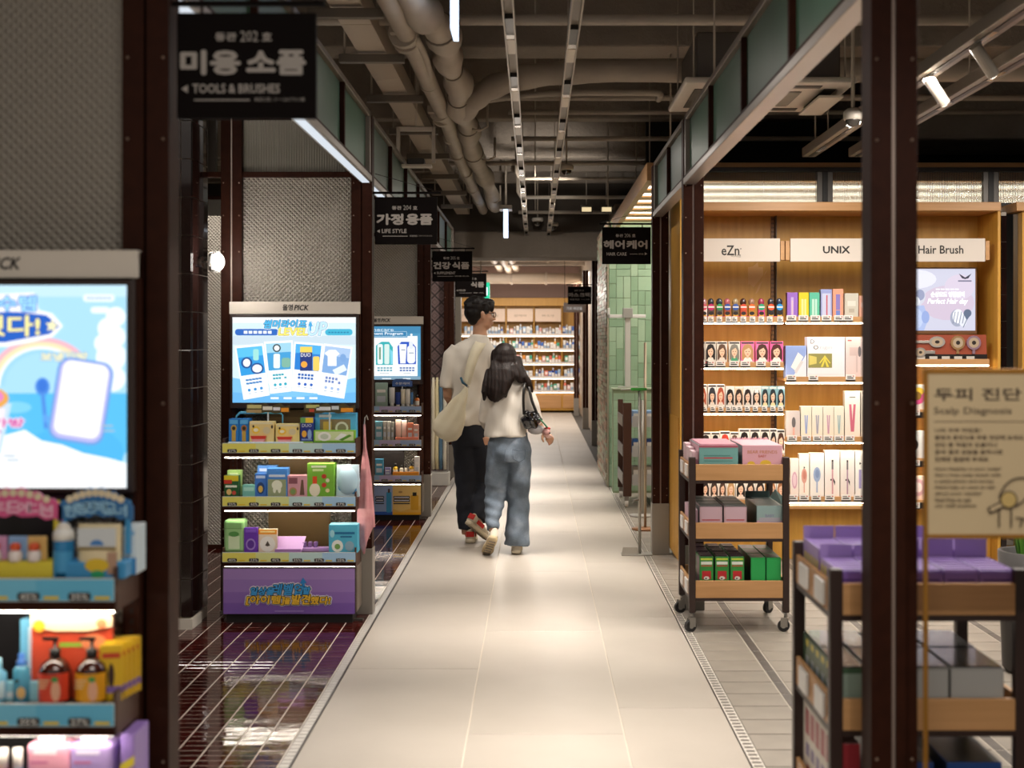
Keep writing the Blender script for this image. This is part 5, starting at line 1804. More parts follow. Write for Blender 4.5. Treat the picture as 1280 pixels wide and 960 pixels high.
YB = UY + .05
B = [('curl_iron_box', 'purple carton with slim iron print beside the domed packs', 984, 997.3, 362, 395, '#9a6ac8', [(.35, .6, .08, .82, '#c4aee0'), (.42, .54, .15, .7, '#e0c0d0')], 0),
     ('curl_iron_box', 'yellow carton with two slim wands print', 998.5, 1011, 362, 395, '#e8cf1c', [(.25, .48, .1, .75, '#f2e69a'), (.55, .75, .1, .75, '#f2e69a')], 0),
     ('curl_iron_box', 'mint green carton with two slim wands print', 1011.8, 1024.5, 362, 395, '#5cc0a0', [(.25, .48, .1, .75, '#bfe4d4'), (.55, .75, .1, .75, '#bfe4d4')], 0),
     ('curl_iron_box', 'taller pale blue carton with red wand print', 1026, 1040, 358, 395, '#9aa4d8', [(.12, .88, .06, .86, '#c8cce8'), (.48, .6, .12, .8, '#c05868')], 0),
     ('curl_iron_box', 'taller orange carton with violet wand print', 1041, 1054, 357.5, 395, '#eca284', [(.3, .7, .3, .82, '#8a7cc0'), (.3, .7, .08, .28, '#7088d0')], 0),
     ('curl_iron_box', 'pale grey wide carton leaning behind its price card', 1056, 1073, 361, 393, '#cfcabc', [(.2, .8, .5, .7, '#e4e0d4'), (.3, .7, .25, .4, '#b8b0a0')], 0),
     ('curl_iron_box', 'salmon carton at the blurred post edge', 1074, 1086, 366, 395, '#e0a890', [(.2, .8, .5, .7, '#f0d4c8')], 0),
     ('dryer_box', 'pale blue and white carton with a hand dryer print', 982, 1008, 430, 471, '#8aa0d4', [('p', [(0.3, 0), (1, .75), (1, 0)], '#dde0ea'), ('p', [(.25, .35), (.6, .8), (.85, .66), (.5, .22)], '#e9e7e6'), ('p', [(.42, .22), (.52, .15), (.85, .5), (.75, .56)], '#cfcdd0')], 1),
     ('dryer_box', 'big white dryer carton with a gold inset window', 1009, 1056, 419, 471, '#e4e4ea',
      [(.03, .66, .26, .60, '#8f8b50'), ('p', [(.05, .32), (.05, .56), (.25, .52), (.25, .36)], '#d2c46a'), ('p', [(.36, .28), (.47, .52), (.58, .28), (.52, .28), (.47, .42), (.42, .28)], '#e2cf52'), ('p', [(.32, .38), (.47, .56), (.62, .38), (.6, .36), (.47, .5), (.34, .36)], '#e2cf52'),
       ('t', 'D', .14, .84, .10, '#26262c', .10), ('t', 'ryer', .35, .83, .09, '#c4c4cc', .26), ('t', 'O', .23, .70, .10, '#26262c', .13), ('t', 'rigin', .50, .69, .10, '#c4c4cc', .32), (.02, .98, .10, .105, '#c0c0c8')], 1),
     ('dryer_box', 'pale pink carton with a dryer print at the post edge', 1057, 1082, 419, 471, '#dcc8c4', tool('dryer', '#cbb4b0', .4, .5) + [(.1, .3, .90, .93, '#b05a5a')], 1),
     ('iron_box', 'grey carton with an oval brush print', 982.5, 1000, 513, 547, '#cfc4c0', [('e', .55, .58, .14, .2, '#6a6466'), (.48, .62, .1, .4, '#d8a89c')], 2),
     ('iron_box', 'cream carton with a blue flat iron print', 1001, 1014.5, 507, 547, '#e6dfcc', tool('iron', '#93a4d0', .5, sc=1.6), 2),
     ('iron_box', 'cream carton with a grey flat iron print', 1015, 1028.5, 507, 547, '#e6dfce', tool('iron', '#a4a4b4', .5, sc=1.6), 2),
     ('iron_box', 'cream carton with a lilac pink flat iron print', 1029, 1042, 507, 547, '#e4dccb', tool('iron', '#c49ab0', .5, sc=1.6), 2),
     ('iron_box', 'cream carton with a teal flat iron print', 1042.5, 1055, 507, 547, '#e2dccb', tool('iron', '#9ab4b8', .5, sc=1.6), 2),
     ('iron_box', 'large cream carton with a pink flat iron print', 1056, 1075, 488, 547, '#e6ddd0', tool('iron', '#c8697e', .5, sc=2.2) + [(.3, .7, .86, .88, '#6a6460')], 2),
     ('iron_box', 'large cream carton cut by the blurred post', 1076, 1092, 488, 547, '#e6ddd0', [(.3, .7, .86, .88, '#6a6460')], 2),
     ('brush_box', 'small cream carton with a pink hand mirror print', 988, 998.5, 572, 621, '#e6dcd4', [('e', .5, .45, .32, .22, '#d0a4b4'), ('e', .5, .45, .2, .16, '#e4c8d0')], 3),
     ('brush_box', 'white carton with a peach brush print', 999, 1011.5, 566, 621, '#ece8de', tool('paddle', '#d8a090', .5, .4, 1.4, '#c88474') + [('p', [(.45, .66), (.6, .69), (.45, .72)], '#2a2626')], 3),
     ('brush_box', 'white carton with a pale blue brush print', 1012.5, 1030, 565, 621, '#e9e7e2', tool('paddle', '#9aaccc', .5, .42, 1.3, '#8296bc'), 3),
     ('brush_box', 'tall white carton with a pink curling wand print', 1031, 1049.5, 561.5, 621, '#ece4de', tool('curler', '#c8949c', .52), 3),
     ('brush_box', 'tall white carton with a mauve curling wand print', 1050.5, 1068, 562, 621, '#e4dcd6', tool('curler', '#a88a9c', .5), 3),
     ('brush_box', 'narrow white carton with a violet wand print', 1069, 1082, 562, 621, '#e8e4de', [(.35, .6, .2, .6, '#9c94c4'), ('p', [(.4, .70), (.6, .73), (.4, .76)], '#2a2626')], 3)]
for (nm_, lab, a, b, v0, v1, c, pr, sh_) in B:
    pbox(nm_, lab + ' in the middle bay', 'box', a, b, v0, v1, YB, .06 if nm_ != 'dryer_box' else .09, c, pr, SH[1][sh_], {'curl_iron_box': 'slim iron cartons', 'dryer_box': 'dryer cartons', 'iron_box': 'flat iron cartons', 'brush_box': 'brush and wand cartons'}[nm_], side='#b8b0a4' if sh_ > 1 else None)
for cx in (989, 1004, 1019, 1033, 1048.5, 1060):
    price_tag(cx, 394, 12, 6.5)
for (cx, v) in ((989, 468.5), (1016.5, 468.5), (1063, 468)):
    price_tag(cx, v, 12, 6.5)
for cx in (990, 1007.5, 1022, 1035, 1048.5, 1062):
    price_tag(cx, 544, 12, 7)
for cx in (991, 1005, 1020, 1037, 1057.5, 1073):
    price_tag(cx, 618, 12, 7)

# third bay: lit screen, brush display board, boxes
a_, b_ = X(1112, UY), X(1225, UY)
sc_ = thing('light_box', 'lit poster screen with lilac flower picture under the hair brush sign', 'light box', ((a_ + b_) / 2, UY + .1, Z(415.5, UY + .1)))
hh = 79.5 * US * 1.01
MB().rbox(-(b_ - a_) / 2 - .01, (b_ - a_) / 2 + .012, .0, .04, -.012, hh + .01, M('#6c4a2c', .4), .003).build('frame', sc_)
mb = MB()
P = Print(mb, -(b_ - a_) / 2, hh, (b_ - a_) / 113, -.0008, 1112, 337, 1.0)
P.rect(1112, 337, 1225, 415, '#c6c6d8')
P.ell(1190, 380, 34, 22, '#c9b9cc'); P.ell(1150, 350, 26, 12, '#dcdcea'); P.ell(1205, 360, 19, 16, '#d0c4d6')
P.poly([(1112, 345), (1130, 337), (1146, 345), (1150, 372), (1142, 415), (1112, 415)], '#2a2c38')
P.ell(1152, 372, 10, 11, '#c9cbd8'); P.ell(1155, 370, 6, 7, '#8f96b4'); P.ell(1150, 378, 5, 6, '#e4e6ee')
P.poly([(1143, 385), (1160, 383), (1166, 400), (1160, 415), (1140, 415)], '#a4b4dc')
P.ell(1150, 400, 9, 13, '#b8c6e6'); P.ell(1162, 398, 5, 8, '#8ea2d4')
for c, bd in (('#fbfbff', .5),):
    P.text('손상모도 엉킴없이', 1169, 372.5, 6.5, c, 42, bold=bd)
    P.text('Perfect Hair day', 1164, 383, 8.5, c, 50, slant=.25, bold=.3)
for k in range(5):
    P.rect(1175 + k * 6, 362, 1180 + k * 6, 363.6, '#f4f4fa')
P.ell(1202, 399, 9, 11, '#9aa0b4'); P.ell(1203, 397, 7, 9, '#eceef4'); P.ell(1209, 402, 5, 8, '#dcdfe8')
for k in range(4):
    P.poly([(1196 + k * 4, 406), (1197 + k * 4, 406), (1200 + k * 4, 391), (1199 + k * 4, 391)], '#7c8298')
P.ell(1215, 393, 5, 5, '#55647e'); P.poly([(1210, 394), (1220, 394), (1214, 402)], '#55647e'); P.poly([(1214, 400), (1215, 400), (1210, 411), (1209, 411)], '#55647e')
P.poly([(1204, 343), (1212, 348), (1220, 343), (1216, 349), (1212, 350), (1208, 349)], '#23233a')
P.rect(1203, 351.5, 1220, 353.2, '#6c6c84')
mb.build('picture', sc_)

bd = thing('display_board', 'terracotta board displaying five ornate hair brushes below the lit screen', 'display board', ((X(1112, UY) + X(1238, UY)) / 2, UY + .04, SH[2][0]))
W2 = (X(1238, UY) - X(1112, UY)) / 2 - .01
hb = 33 * US
MB().prism([(-W2, .0), (W2, .0), (W2 - .006, hb), (-W2, hb)], .0, .05, M('#9a4a34', .4)).build('board', bd)
MB().box(-W2, W2, -.006, -.0005, 0, 8.5 * US, M('#1c1614', .4)).build('label_rail', bd)
for k in range(7):
    xk = X(1122 + k * 15.5, UY) - (X(1112, UY) + X(1238, UY)) / 2
    MB().box(xk - 5 * US, xk + 5 * US, -.0085, -.0065, 1.4 * US, 6 * US, M('#c8c4bc', .4)).build('label_card', bd)


def brush_item(cx, cy, rx, ry, hand, horizontal, c, lab):
    mb = MB()
    xo = X(cx, UY) - (X(1112, UY) + X(1238, UY)) / 2
    zo = (452 - cy) * US
    seg = 16
    mb.prism([(xo + rx * US * math.cos(-2 * math.pi * k / seg), zo + ry * US * math.sin(-2 * math.pi * k / seg)) for k in range(seg)][::-1][::-1], -.014, -.001, M(c, .3, .4))
    mb.ell(xo, zo, rx * US * .72, ry * US * .72, -.0146, M('#c9b49a', .3, .3), 14)
    mb.ell(xo, zo, rx * US * .3, ry * US * .3, -.0150, M('#2c2422', .4), 10)
    if horizontal:
        mb.rbox(xo - hand * US, xo - rx * US * .8, -.012, -.002, zo - 1.6 * US, zo + 1.6 * US, M(c, .3, .4), .002)
    else:
        mb.rbox(xo - 1.8 * US, xo + 1.8 * US, -.012, -.002, zo - hand * US, zo - ry * US * .8, M(c, .3, .4), .002)
    mb.build('hair_brush', bd)


brush_item(1173, 428, 10, 7, 28, True, '#b8b0a8', '')
brush_item(1152, 441, 7, 6, -18, True, '#a8a29c', '')
brush_item(1199, 429, 9, 9, 14, False, '#b08a60', '')
brush_item(1219, 429, 9, 9, 14, False, '#a8889a', '')
for k, (v0, v1, c, pr, lab, row) in enumerate(((478, 511, '#d8d4cc', [('e', .7, .55, .3, .3, '#d0508a'), ('e', .75, .75, .2, .15, '#e0b83c'), ('e', .72, .58, .14, .16, '#8a6a2c')], 'white box with pink and yellow brush print', 1),
                                              (538, 574, '#d6d6d4', [('e', .6, .52, .16, .2, '#1c1a1c'), ('p', [(.44, .52), (.76, .52), (.6, .3)], '#1c1a1c')], 'pale box with black heart shape print', 2),
                                              (596, 627, '#dcc4b4', [('e', .75, .55, .25, .35, '#c49aa0'), ('e', .75, .55, .14, .2, '#e4d0cc')], 'beige box with rosy oval brush print', 3))):
    pbox('brush_box', lab + ' in the third shelf bay', 'box', 1120, 1157, v0, v1, YB, .06, c, pr, SH[2][row])
    price_tag(1144, v1 + 1, 11, 7)
    MB().box(X(1114, UY), X(1156, UY), -.002, 0, SH[2][row] - .045, SH[2][row] - .004, M('#191513', .4)).build('label_rail', un)
    pbox('brush_box', lab.replace('box', 'box half behind the notice board'), 'box', 1160, 1196, v0, v1, YB, .06, c, pr, SH[2][row])

# plywood side panel of the unit facing the corridor
t = thing('end_panel', 'tall oak end panel between the two brown posts of the hair care shop', 'panel', (0.955, 8.98, 0))
MB().rbox(0, .018, 0, .85, 0.04, 2.455, WOOD, .003).build('panel', t)
MB().rbox(-.006, .0, .05, .8, .06, 1.0, WOOD, .002).build('raised_panel', t)

# tiled pillar and mirror beyond the third bay
st = struct('pillar', MB().box(X(1250, UY + .1), X(1256.5, UY + .1), UY + .08, UY + .4, 0, TOPZ - .06, M('#b8ada0', .6)))
for k in range(13):
    MB().rbox(X(1250, UY + .1), X(1256.5, UY + .1), UY + .07, UY + .082, .01 + k * .182, .01 + (k + 1) * .182 - .003, PILLARTILE, .001).build('tile', st)
mr = thing('wall_mirror', 'tall narrow mirror between the dark tiles and the oak cabinet', 'mirror', (X(1267, UY + .1), UY + .09, .1))
MB().rbox(-.056, .056, 0, .012, 0, TOPZ - .17, M('#9a9a98', .02, 1, n=0), .001).build('mirror_glass', mr)
MB().box(-.058, .058, .012, .02, 0, TOPZ - .17, BLACK).build('backing', mr)
cb = thing('shelving_unit', 'oak shelving at the picture edge with pink lit poster', 'shelving', (X(1278, UY), UY, 0))
MB().rbox(0, .02, 0, .42, 0, TOPZ - .06, WOOD, .003).build('side_panel', cb)
MB().rbox(.02, 1.4, .40, .42, 0, TOPZ - .06, WOOD, .003).build('back_panel', cb)
MB().rbox(-.05, 1.4, -.03, .42, TOPZ - .06, TOPZ, WOOD_H, .003).build('cornice', cb)
MB().rbox(.02, 1.4, .02, .40, .36, .39, WOOD_H, .003).build('shelf', cb)
MB().box(.03, .7, .2, .22, Z(460, UY), Z(337, UY), M('#e6c4dc', .5, 0, .9)).build('light_box', cb)

# ---------------------------------------------------------------- clerestory over the shelving and the lit band behind it
cw = thing('window_9', None, None, (0, 9.62, 0), kind='structure')
zt, zb = Z(215, 9.62), Z(254, 9.62)
MB().rbox(.95, 5.1, -.03, .03, zt, zt + .03, M('#1d1715', .4), .003).build('top_rail', cw)
MB().rbox(.95, 5.1, -.03, .03, zb - .03, zb, M('#1d1715', .4), .003).build('bottom_rail', cw)
mx = [877, 1030.5, 1237.5, 1440]
xs = [X(p, 9.62) for p in mx]
xs[0] = .96
for a, b in zip(xs[:-1], xs[1:]):
    MB().box(a + .02, b - .02, -.004, .004, zb, zt, REED).build('reeded_pane', cw)
    for q, e in ((a, 1), (b, -1)):
        MB().rbox(min(q + e * .018, q + e * .055), max(q + e * .018, q + e * .055), -.025, .025, zb, zt, M('#6e6a66', .35, .5), .003).build('pane_frame', cw)
    MB().box(b - .018, b + .018, -.028, .028, zb, zt, M('#1a1513', .4)).build('mullion', cw)

# ---------------------------------------------------------------- trolleys
CWD, CDP = 0.52, 0.53


def trolley(label, loc, wood=True):
    t = thing('trolley', label, 'trolley', loc)
    k = 0
    for (x, y) in ((0, 0), (CWD - .034, 0), (0, CDP - .034), (CWD - .034, CDP - .034)):
        lg = MB().rbox(x, x + .034, y, y + .034, .10, .905, M('#2f1d17', .45), .003).build('leg', t)
        mb = MB()
        mb.tube([(0, 0, .10), (0, 0, .072)], .009, M('#9a9690', .3, .8), 8)
        mb.box(-.015, .015, -.013, .018, .064, .073, M('#a8a49e', .3, .8))
        mb.prism([(-.0165, .026), (-.0135, .026), (-.0135, .07), (-.0165, .07)], -.012, .024, M('#a8a49e', .3, .8))
        mb.prism([(.0135, .026), (.0165, .026), (.0165, .07), (.0135, .07)], -.012, .024, M('#a8a49e', .3, .8))
        fork = mb.build('caster', t, (x + .017, y + .017, 0), R((118, 70, 105, 128)[k % 4]))
        mb = MB()
        mb.tube([(-.011, .010, .031), (.011, .010, .031)], .031, M('#242222', .5), 20, smooth=False)
        mb.tube([(-.0118, .010, .031), (.0118, .010, .031)], .014, M('#b0aca6', .3, .5), 14, smooth=False)
        mb.build('wheel', fork)
        k += 1
    for (z0, z1) in ((.785, .868), (.483, .566), (.176, .265)):
        tr = MB().box(.01, CWD - .01, .01, CDP - .01, z0 + .003, z0 + .014, WOOD_H).build('tray', t)
        MB().rbox(.034, CWD - .034, .002, .016, z0, z1, WOOD_H, .002).build('front_board', tr)
        MB().rbox(.034, CWD - .034, CDP - .016, CDP - .002, z0, z1, WOOD_H, .002).build('back_board', tr)
        MB().rbox(.006, .018, .034, CDP - .034, z0, z1, WOOD_H, .002).build('side_board', tr)
        MB().rbox(CWD - .018, CWD - .006, .034, CDP - .034, z0, z1, WOOD_H, .002).build('side_board', tr)
        MB().box(.006, CWD - .006, .004, CDP - .004, z0 - .016, z0, M('#2f1d17', .45)).build('under_rail', t)
        for yy in (.08, .30):
            MB().rbox(-.004, .005, yy, yy + .11, z0 + .012, z1 - .008, M('#e4e2de', .35), .002).build('label_holder', t)
    return t


C1 = (0.797, 7.04, 0)
trolley('oak and brown steel trolley with pink, lilac and green cartons, its casters in view', C1)
C2 = (0.772, 3.56, 0)
trolley('near blurred oak and brown steel trolley loaded with purple cartons', C2)

ZT = (.800, .498, .191)


def cart_box(name, label, C, x, y, w, d, h, tier, col, prints=(), top=None, group=None, rotz=0.0, extra=None, side=None):
    mb = carton(w, d, h, col, prints, top, side)
    if extra:
        extra(mb, w, d, h)
    return product(name, label, 'box', mb, (C[0] + x + w / 2, C[1] + y, ZT[tier]), group, rotz)


s1 = C1[1] / FPX


def lx(px):
    return X(px, C1[1] + .03) - C1[0]


def wavy_top(c):
    def f(mb, w, d, h):
        n = 14
        for k in range(n):
            a = -w / 2 + w * k / n
            mb.prism([(a, h), (a + w / n, h), (a + w / n * .5, h + .012)], d - .02, d - .002, M(c, .5))
    return f


def card_rows(c1, c2, n=9):
    def f(mb, w, d, h):
        for k in range(n):
            y = .012 + (d - .03) * k / n
            mb.box(-w / 2 + .006, w / 2 - .006, y, y + (d - .03) / n * .8, h - .001, h + .006, M(c1 if k % 2 else c2, .5))
    return f


def lid_up(c):
    def f(mb, w, d, h):
        mb.box(-w / 2, w / 2, d - .004, d, h, h + .035, M(c, .4))
        mb.add([(w / 2, .0, h), (w / 2 + .03, .02, h + .02), (w / 2 + .03, d, h + .045), (w / 2, d, h)], [(0, 1, 2, 3)], M(c, .4))
    return f


# upper tray of the far trolley
cart_box('mask_box', 'teal fronted pink carton with red line print on the far trolley', C1, lx(874), .03, .202, .44, .165, 0, '#6fa3a0',
         [(.12, .86, .58, .62, '#b8434a'), (.12, .8, .66, .69, '#4d8480'), (.12, .86, .50, .52, '#4d8480'), (0, 1, .93, 1, '#a8586a')], '#c99aa6', 'cartons on the upper tray of the far trolley', extra=card_rows('#d4a2ae', '#c08c9a'), side='#c99aa6')
cart_box('mask_box', 'pink fronted carton with orange curved lettering and wavy back edge', C1, lx(928), .03, .208, .44, .165, 0, '#d9a4b0',
         [(0, 1, 0, .40, '#8aa8b0'), ('t', 'BEAR FRIENDS', .5, .74, .10, '#c07a40', .74), ('t', 'BABY', .5, .62, .08, '#b8502e', .2), ('e', .22, .40, .1, .10, '#e0b83c'), ('e', .58, .42, .14, .12, '#e0b83c')], '#d4a4b0', 'cartons on the upper tray of the far trolley', extra=wavy_top('#d0a0b0'), side='#4d8480')
for k in range(3):
    cart_box('mask_box', '%s small pink carton from the near leg, upper tray side' % ORD[k], C1, .022, .05 + k * .15, .03, .13, .13 + .01 * k, 0, '#dcb8c0', [(.1, .9, .3, .7, '#a86a7a')], '#e6ccd0', 'small pink cartons at the side', side='#e0c4c8')
# middle tray
for k, (a, w_) in enumerate(((874.5, .118), (905, .118))):
    cart_box('mask_box', ('lilac pink carton beside the near leg', 'lilac pink carton in the middle')[k] + ' of the middle tray with red line print', C1, lx(a), .03, w_, .44, .152, 1, '#c0a0aa',
             [(.08, .92, .38, .41, '#b0404a'), (.06, .94, .03, .97, '#c9aab6'), (.1, .9, .50, .54, '#b0404a'), (.0, 1, .97, 1, '#5a5a58')], '#6d716c', 'cartons on the middle tray of the far trolley', extra=card_rows('#8a8c86', '#5c605c', 6), side='#4a5654')
cart_box('mask_box', 'pale teal and pink carton with open dark lid on the middle tray', C1, lx(946), .03, .135, .40, .152, 1, '#8fa8a8', [(0, 1, 0, .5, '#c49ab0'), (.1, .9, .45, .6, '#a8a4b0'), ('t', 'BABY', .5, .62, .09, '#7a6a9a', .34), ('e', .6, .22, .17, .13, '#3c4a66'), ('e', .6, .22, .08, .06, '#e0e0e8')], '#7d8984', 'cartons on the middle tray of the far trolley', extra=lid_up('#4e6462'), side='#4e6462')
for k in range(2):
    cart_box('mask_box', '%s lilac carton from the near leg, at the corridor side of the middle tray' % ORD[k], C1, .022, .05 + k * .2, .03, .16, .13, 1, '#cdaab8', [], '#d4b8c2', 'lilac cartons at the side')
# lower tray: green cartons, three deep
gp = [(.08, .92, .91, .96, '#c8d84a'), (.1, .9, .79, .87, '#e0e6dc'), (.1, .9, .74, .77, '#b04a3a'), (.18, .82, .40, .62, '#b8242a'), ('e', .5, .43, .2, .05, '#e6e0d8'), ('e', .46, .42, .07, .02, '#1c1c1c')]
pos = ('beside the near leg', 'in the middle', 'next to the plain green ones')
for k, a in enumerate((874.5, 894, 913)):
    for j in range(3):
        cart_box('biscuit_box', 'green carton with red square print, %s, %s' % (pos[k], ('front row', 'second row', 'back row')[j]), C1, lx(a), .03 + .155 * j, .072, .145, .195, 2, '#2f8a3c', gp if j == 0 else (), '#4a2f3c', 'green printed cartons on the lower tray', side='#5a4450', extra=card_rows('#6a4a58', '#3a2430', 4))
for k, a in enumerate((938.5, 958)):
    for j in range(3):
        cart_box('biscuit_box', 'plain green carton, %s, %s' % (('nearer the printed ones', 'nearer the outer leg')[k], ('front row', 'second row', 'back row')[j]), C1, lx(a), .03 + .155 * j, .076, .145, .19, 2, '#1f9a4a',
                 [(.05, .95, .05, .95, '#27a452'), (.55, .9, .2, .25, '#8fd8a0')] if j == 0 else (), '#2c3c2c', 'plain green cartons on the lower tray', side='#1c3a26')

# near trolley: purple display cartons, with thin packets on end
def packets(n, c1, c2):
    m = mesh_of(MB().rbox(-.5, .5, 0, 1, 0, 1, M(c1, .4), .02), 'packet')
    return m


pk = [mesh_of(MB().rbox(-.043, .043, 0, .017, 0, .075, M('#6b42a0', .4), .002).fr(-.036, .03, .055, .060, -.0004, M('#d0bce6', .4)), 'packet'),
      mesh_of(MB().rbox(-.043, .043, 0, .017, 0, .078, M('#ab8cd6', .4), .002).fr(-.036, .03, .055, .060, -.0004, M('#e8dcf4', .4)), 'packet')]
rng = random.Random(5)
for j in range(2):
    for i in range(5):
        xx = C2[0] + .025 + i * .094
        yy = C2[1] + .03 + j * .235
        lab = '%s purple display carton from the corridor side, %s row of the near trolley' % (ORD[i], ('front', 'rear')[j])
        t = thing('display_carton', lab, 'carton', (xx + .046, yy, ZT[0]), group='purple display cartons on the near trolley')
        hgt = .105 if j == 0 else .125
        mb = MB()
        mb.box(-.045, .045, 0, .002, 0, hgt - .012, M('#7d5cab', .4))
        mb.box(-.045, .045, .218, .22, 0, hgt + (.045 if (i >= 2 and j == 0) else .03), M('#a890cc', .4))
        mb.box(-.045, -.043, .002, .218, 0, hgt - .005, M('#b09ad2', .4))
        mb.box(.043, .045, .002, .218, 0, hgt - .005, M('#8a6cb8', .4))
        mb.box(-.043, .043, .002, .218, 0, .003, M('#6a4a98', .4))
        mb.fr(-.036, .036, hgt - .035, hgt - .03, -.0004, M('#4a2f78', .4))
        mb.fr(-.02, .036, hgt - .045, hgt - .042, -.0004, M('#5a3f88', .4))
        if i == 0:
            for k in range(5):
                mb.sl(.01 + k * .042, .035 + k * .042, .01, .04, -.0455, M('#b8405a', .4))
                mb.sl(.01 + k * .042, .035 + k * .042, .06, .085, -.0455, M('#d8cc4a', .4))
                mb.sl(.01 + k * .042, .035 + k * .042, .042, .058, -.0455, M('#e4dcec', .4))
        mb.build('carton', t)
        for k in range(11):
            o = bpy.data.objects.new('packet', pk[(k + i) % 2])
            COL.objects.link(o)
            o.parent = t
            o.location = (0, .004 + k * .0195, hgt - .083)
            o.rotation_euler.x = R(-rng.uniform(0, 4))
# middle tray: grey fronted cartons
for k, (x, w_, c, f) in enumerate(((.025, .075, '#3f5a40', 'patterned green and yellow'), (.104, .075, '#8d8c88', 'small grey'), (.185, .135, '#8d8c88', 'wide grey'), (.325, .140, '#9a9996', 'outer wide grey'))):
    pr = [(.03, .97, .04, .96, '#a4a3a0')] if k else [(.1, .9, .1, .9, '#8a9a8c')]

    def ex(mb, w, d, h, k=k):
        if k == 0:
            for q in range(6):
                mb.sl(.02 + q * .07, .06 + q * .07, .03, h * .6, -w / 2 - .0007, M('#9aa8b4', .4))
                mb.ell(0, 0, .0001, .0001, 0, M('#c8b83c', .4), 3)
                mb.sl(.02 + q * .07, .06 + q * .07, h * .8, h * .93, -w / 2 - .0007, M('#c8b83c', .4))
        mb.box(-w / 2 + .004, w / 2 - .004, .004, d * .5, h, h + .004, M('#34322f', .25, coat=.3))
        mb.box(-w / 2 + .004, w / 2 - .004, d * .52, d - .004, h, h + .006, M('#3e3b38', .25, coat=.3))
    cart_box('device_box', '%s carton with dark top on the near trolley' % f, C2, x, .03, w_, .45, .142, 1, c, pr, '#3a3734', 'grey cartons on the near trolley', extra=ex, side='#2e2c2a' if k else '#3d5a3e')
# lower tray
for k, (x, w_, c, f, pr) in enumerate(((.025, .06, '#d8cfc4', 'red and white', [(0, 1, .7, 1, '#9a2c34'), (.1, .9, .3, .6, '#7a6a9a')]), (.16, .12, '#173a78', 'dark blue', [(.05, .95, .1, .9, '#1c468c')]), (.315, .145, '#17407f', 'outer dark blue', [(.05, .95, .1, .9, '#1c4a94')]))):
    def ex2(mb, w, d, h, k=k):
        if k == 0:
            for q in range(6):
                mb.sl(.01 + q * .07, .065 + q * .07, h * .65, h * .95, -w / 2 - .0007, M('#a02c38', .4))
                mb.sl(.015 + q * .07, .05 + q * .07, .02, h * .3, -w / 2 - .0007, M('#b02a30', .4))
                mb.sl(.01 + q * .07, .06 + q * .07, h * .4, h * .55, -w / 2 - .0007, M('#6a5a8c', .4))
    cart_box('snack_carton', '%s carton on the lowest tray of the near trolley' % f, C2, x, .03, w_, .45, .25 if k == 0 else .2, 2, c, pr, '#1b1a1e' if k else '#8a3038', 'cartons on the lowest tray of the near trolley', extra=ex2, side='#24324e' if k else '#dcd4c8')

# ---------------------------------------------------------------- standing notice
SY = 3.2
ss = SY / FPX
nb = thing('floor_sign', 'cream notice board about scalp diagnosis in a thin gold stand', 'notice stand', (X(1258.5, SY), SY, 0))
xl, xr = (1157 - 1258.5) * ss, (1360 - 1258.5) * ss
gz0, gz1 = Z(673, SY), Z(461, SY)
GOLD = M('#a8752c', .35, .5)
for q in (xl, xr):
    MB().rbox(q - .005, q + .005, -.004, .006, 0.012, gz1, GOLD, .001).build('pole', nb)
MB().rbox(xl, xr, -.004, .006, gz1 - .012, gz1, GOLD, .001).build('rail', nb)
MB().rbox(xl, xr, -.004, .006, gz0, gz0 + .01, GOLD, .001).build('rail', nb)
MB().rbox(xl - .02, xr + .02, -.12, .12, 0, .012, GOLD, .003).build('base_plate', nb)
bo = MB().rbox(xl + .004, xr - .004, -.002, .004, gz0 + .008, gz1 - .01, M('#cdb791', .5), .0008).build('board', nb)
mb = MB()
P = Print(mb, xl, gz1, ss, -.0024, 1157, 461)
BR = '#2c1a12'
P.text('두피 진단', 1168, 500.5, 15, BR, 108, bold=.5)
P.text('Scalp Diagnosis', 1167, 520, 11, '#4a3a2c', 97, bold=.15)
P.rect(1167, 526.5, 1345, 527.5, '#5a4634')
for k, tx in enumerate(('나의 피부 타입은?', '촬영과 문진으로 무료 진단해 보세요.', '진단 중 직원과 도움이나', '분석 결과 상담을 원하시면', '언제든 말씀해 주세요.')):
    P.text(tx, 1168, 540.5 + k * 9, 5.4, '#5a4a3a', (58, 112, 78, 84, 68)[k], bold=.15)
for k, tx in enumerate(('How Healthy is your scalp?', 'Get a free scalp check with', 'a quick photo and survey.', 'Need help or want to talk', 'about your results?', 'Feel free to ask', 'our staff anytime.')):
    P.text(tx, 1168, 588.5 + k * 7.6, 4.6, '#5a4a3a', (82, 82, 74, 75, 58, 45, 52)[k], bold=.12)


def stroke(P, pts, wd, c):
    for (a, b) in zip(pts[:-1], pts[1:]):
        d = Vector((b[0] - a[0], b[1] - a[1]))
        if d.length < 1e-6: continue
        n = Vector((-d.y, d.x)).normalized() * wd / 2
        e = d.normalized() * wd * .25
        P.poly([(a[0] + n.x - e.x, a[1] + n.y - e.y), (b[0] + n.x + e.x, b[1] + n.y + e.y), (b[0] - n.x + e.x, b[1] - n.y + e.y), (a[0] - n.x - e.x, a[1] - n.y - e.y)], c)


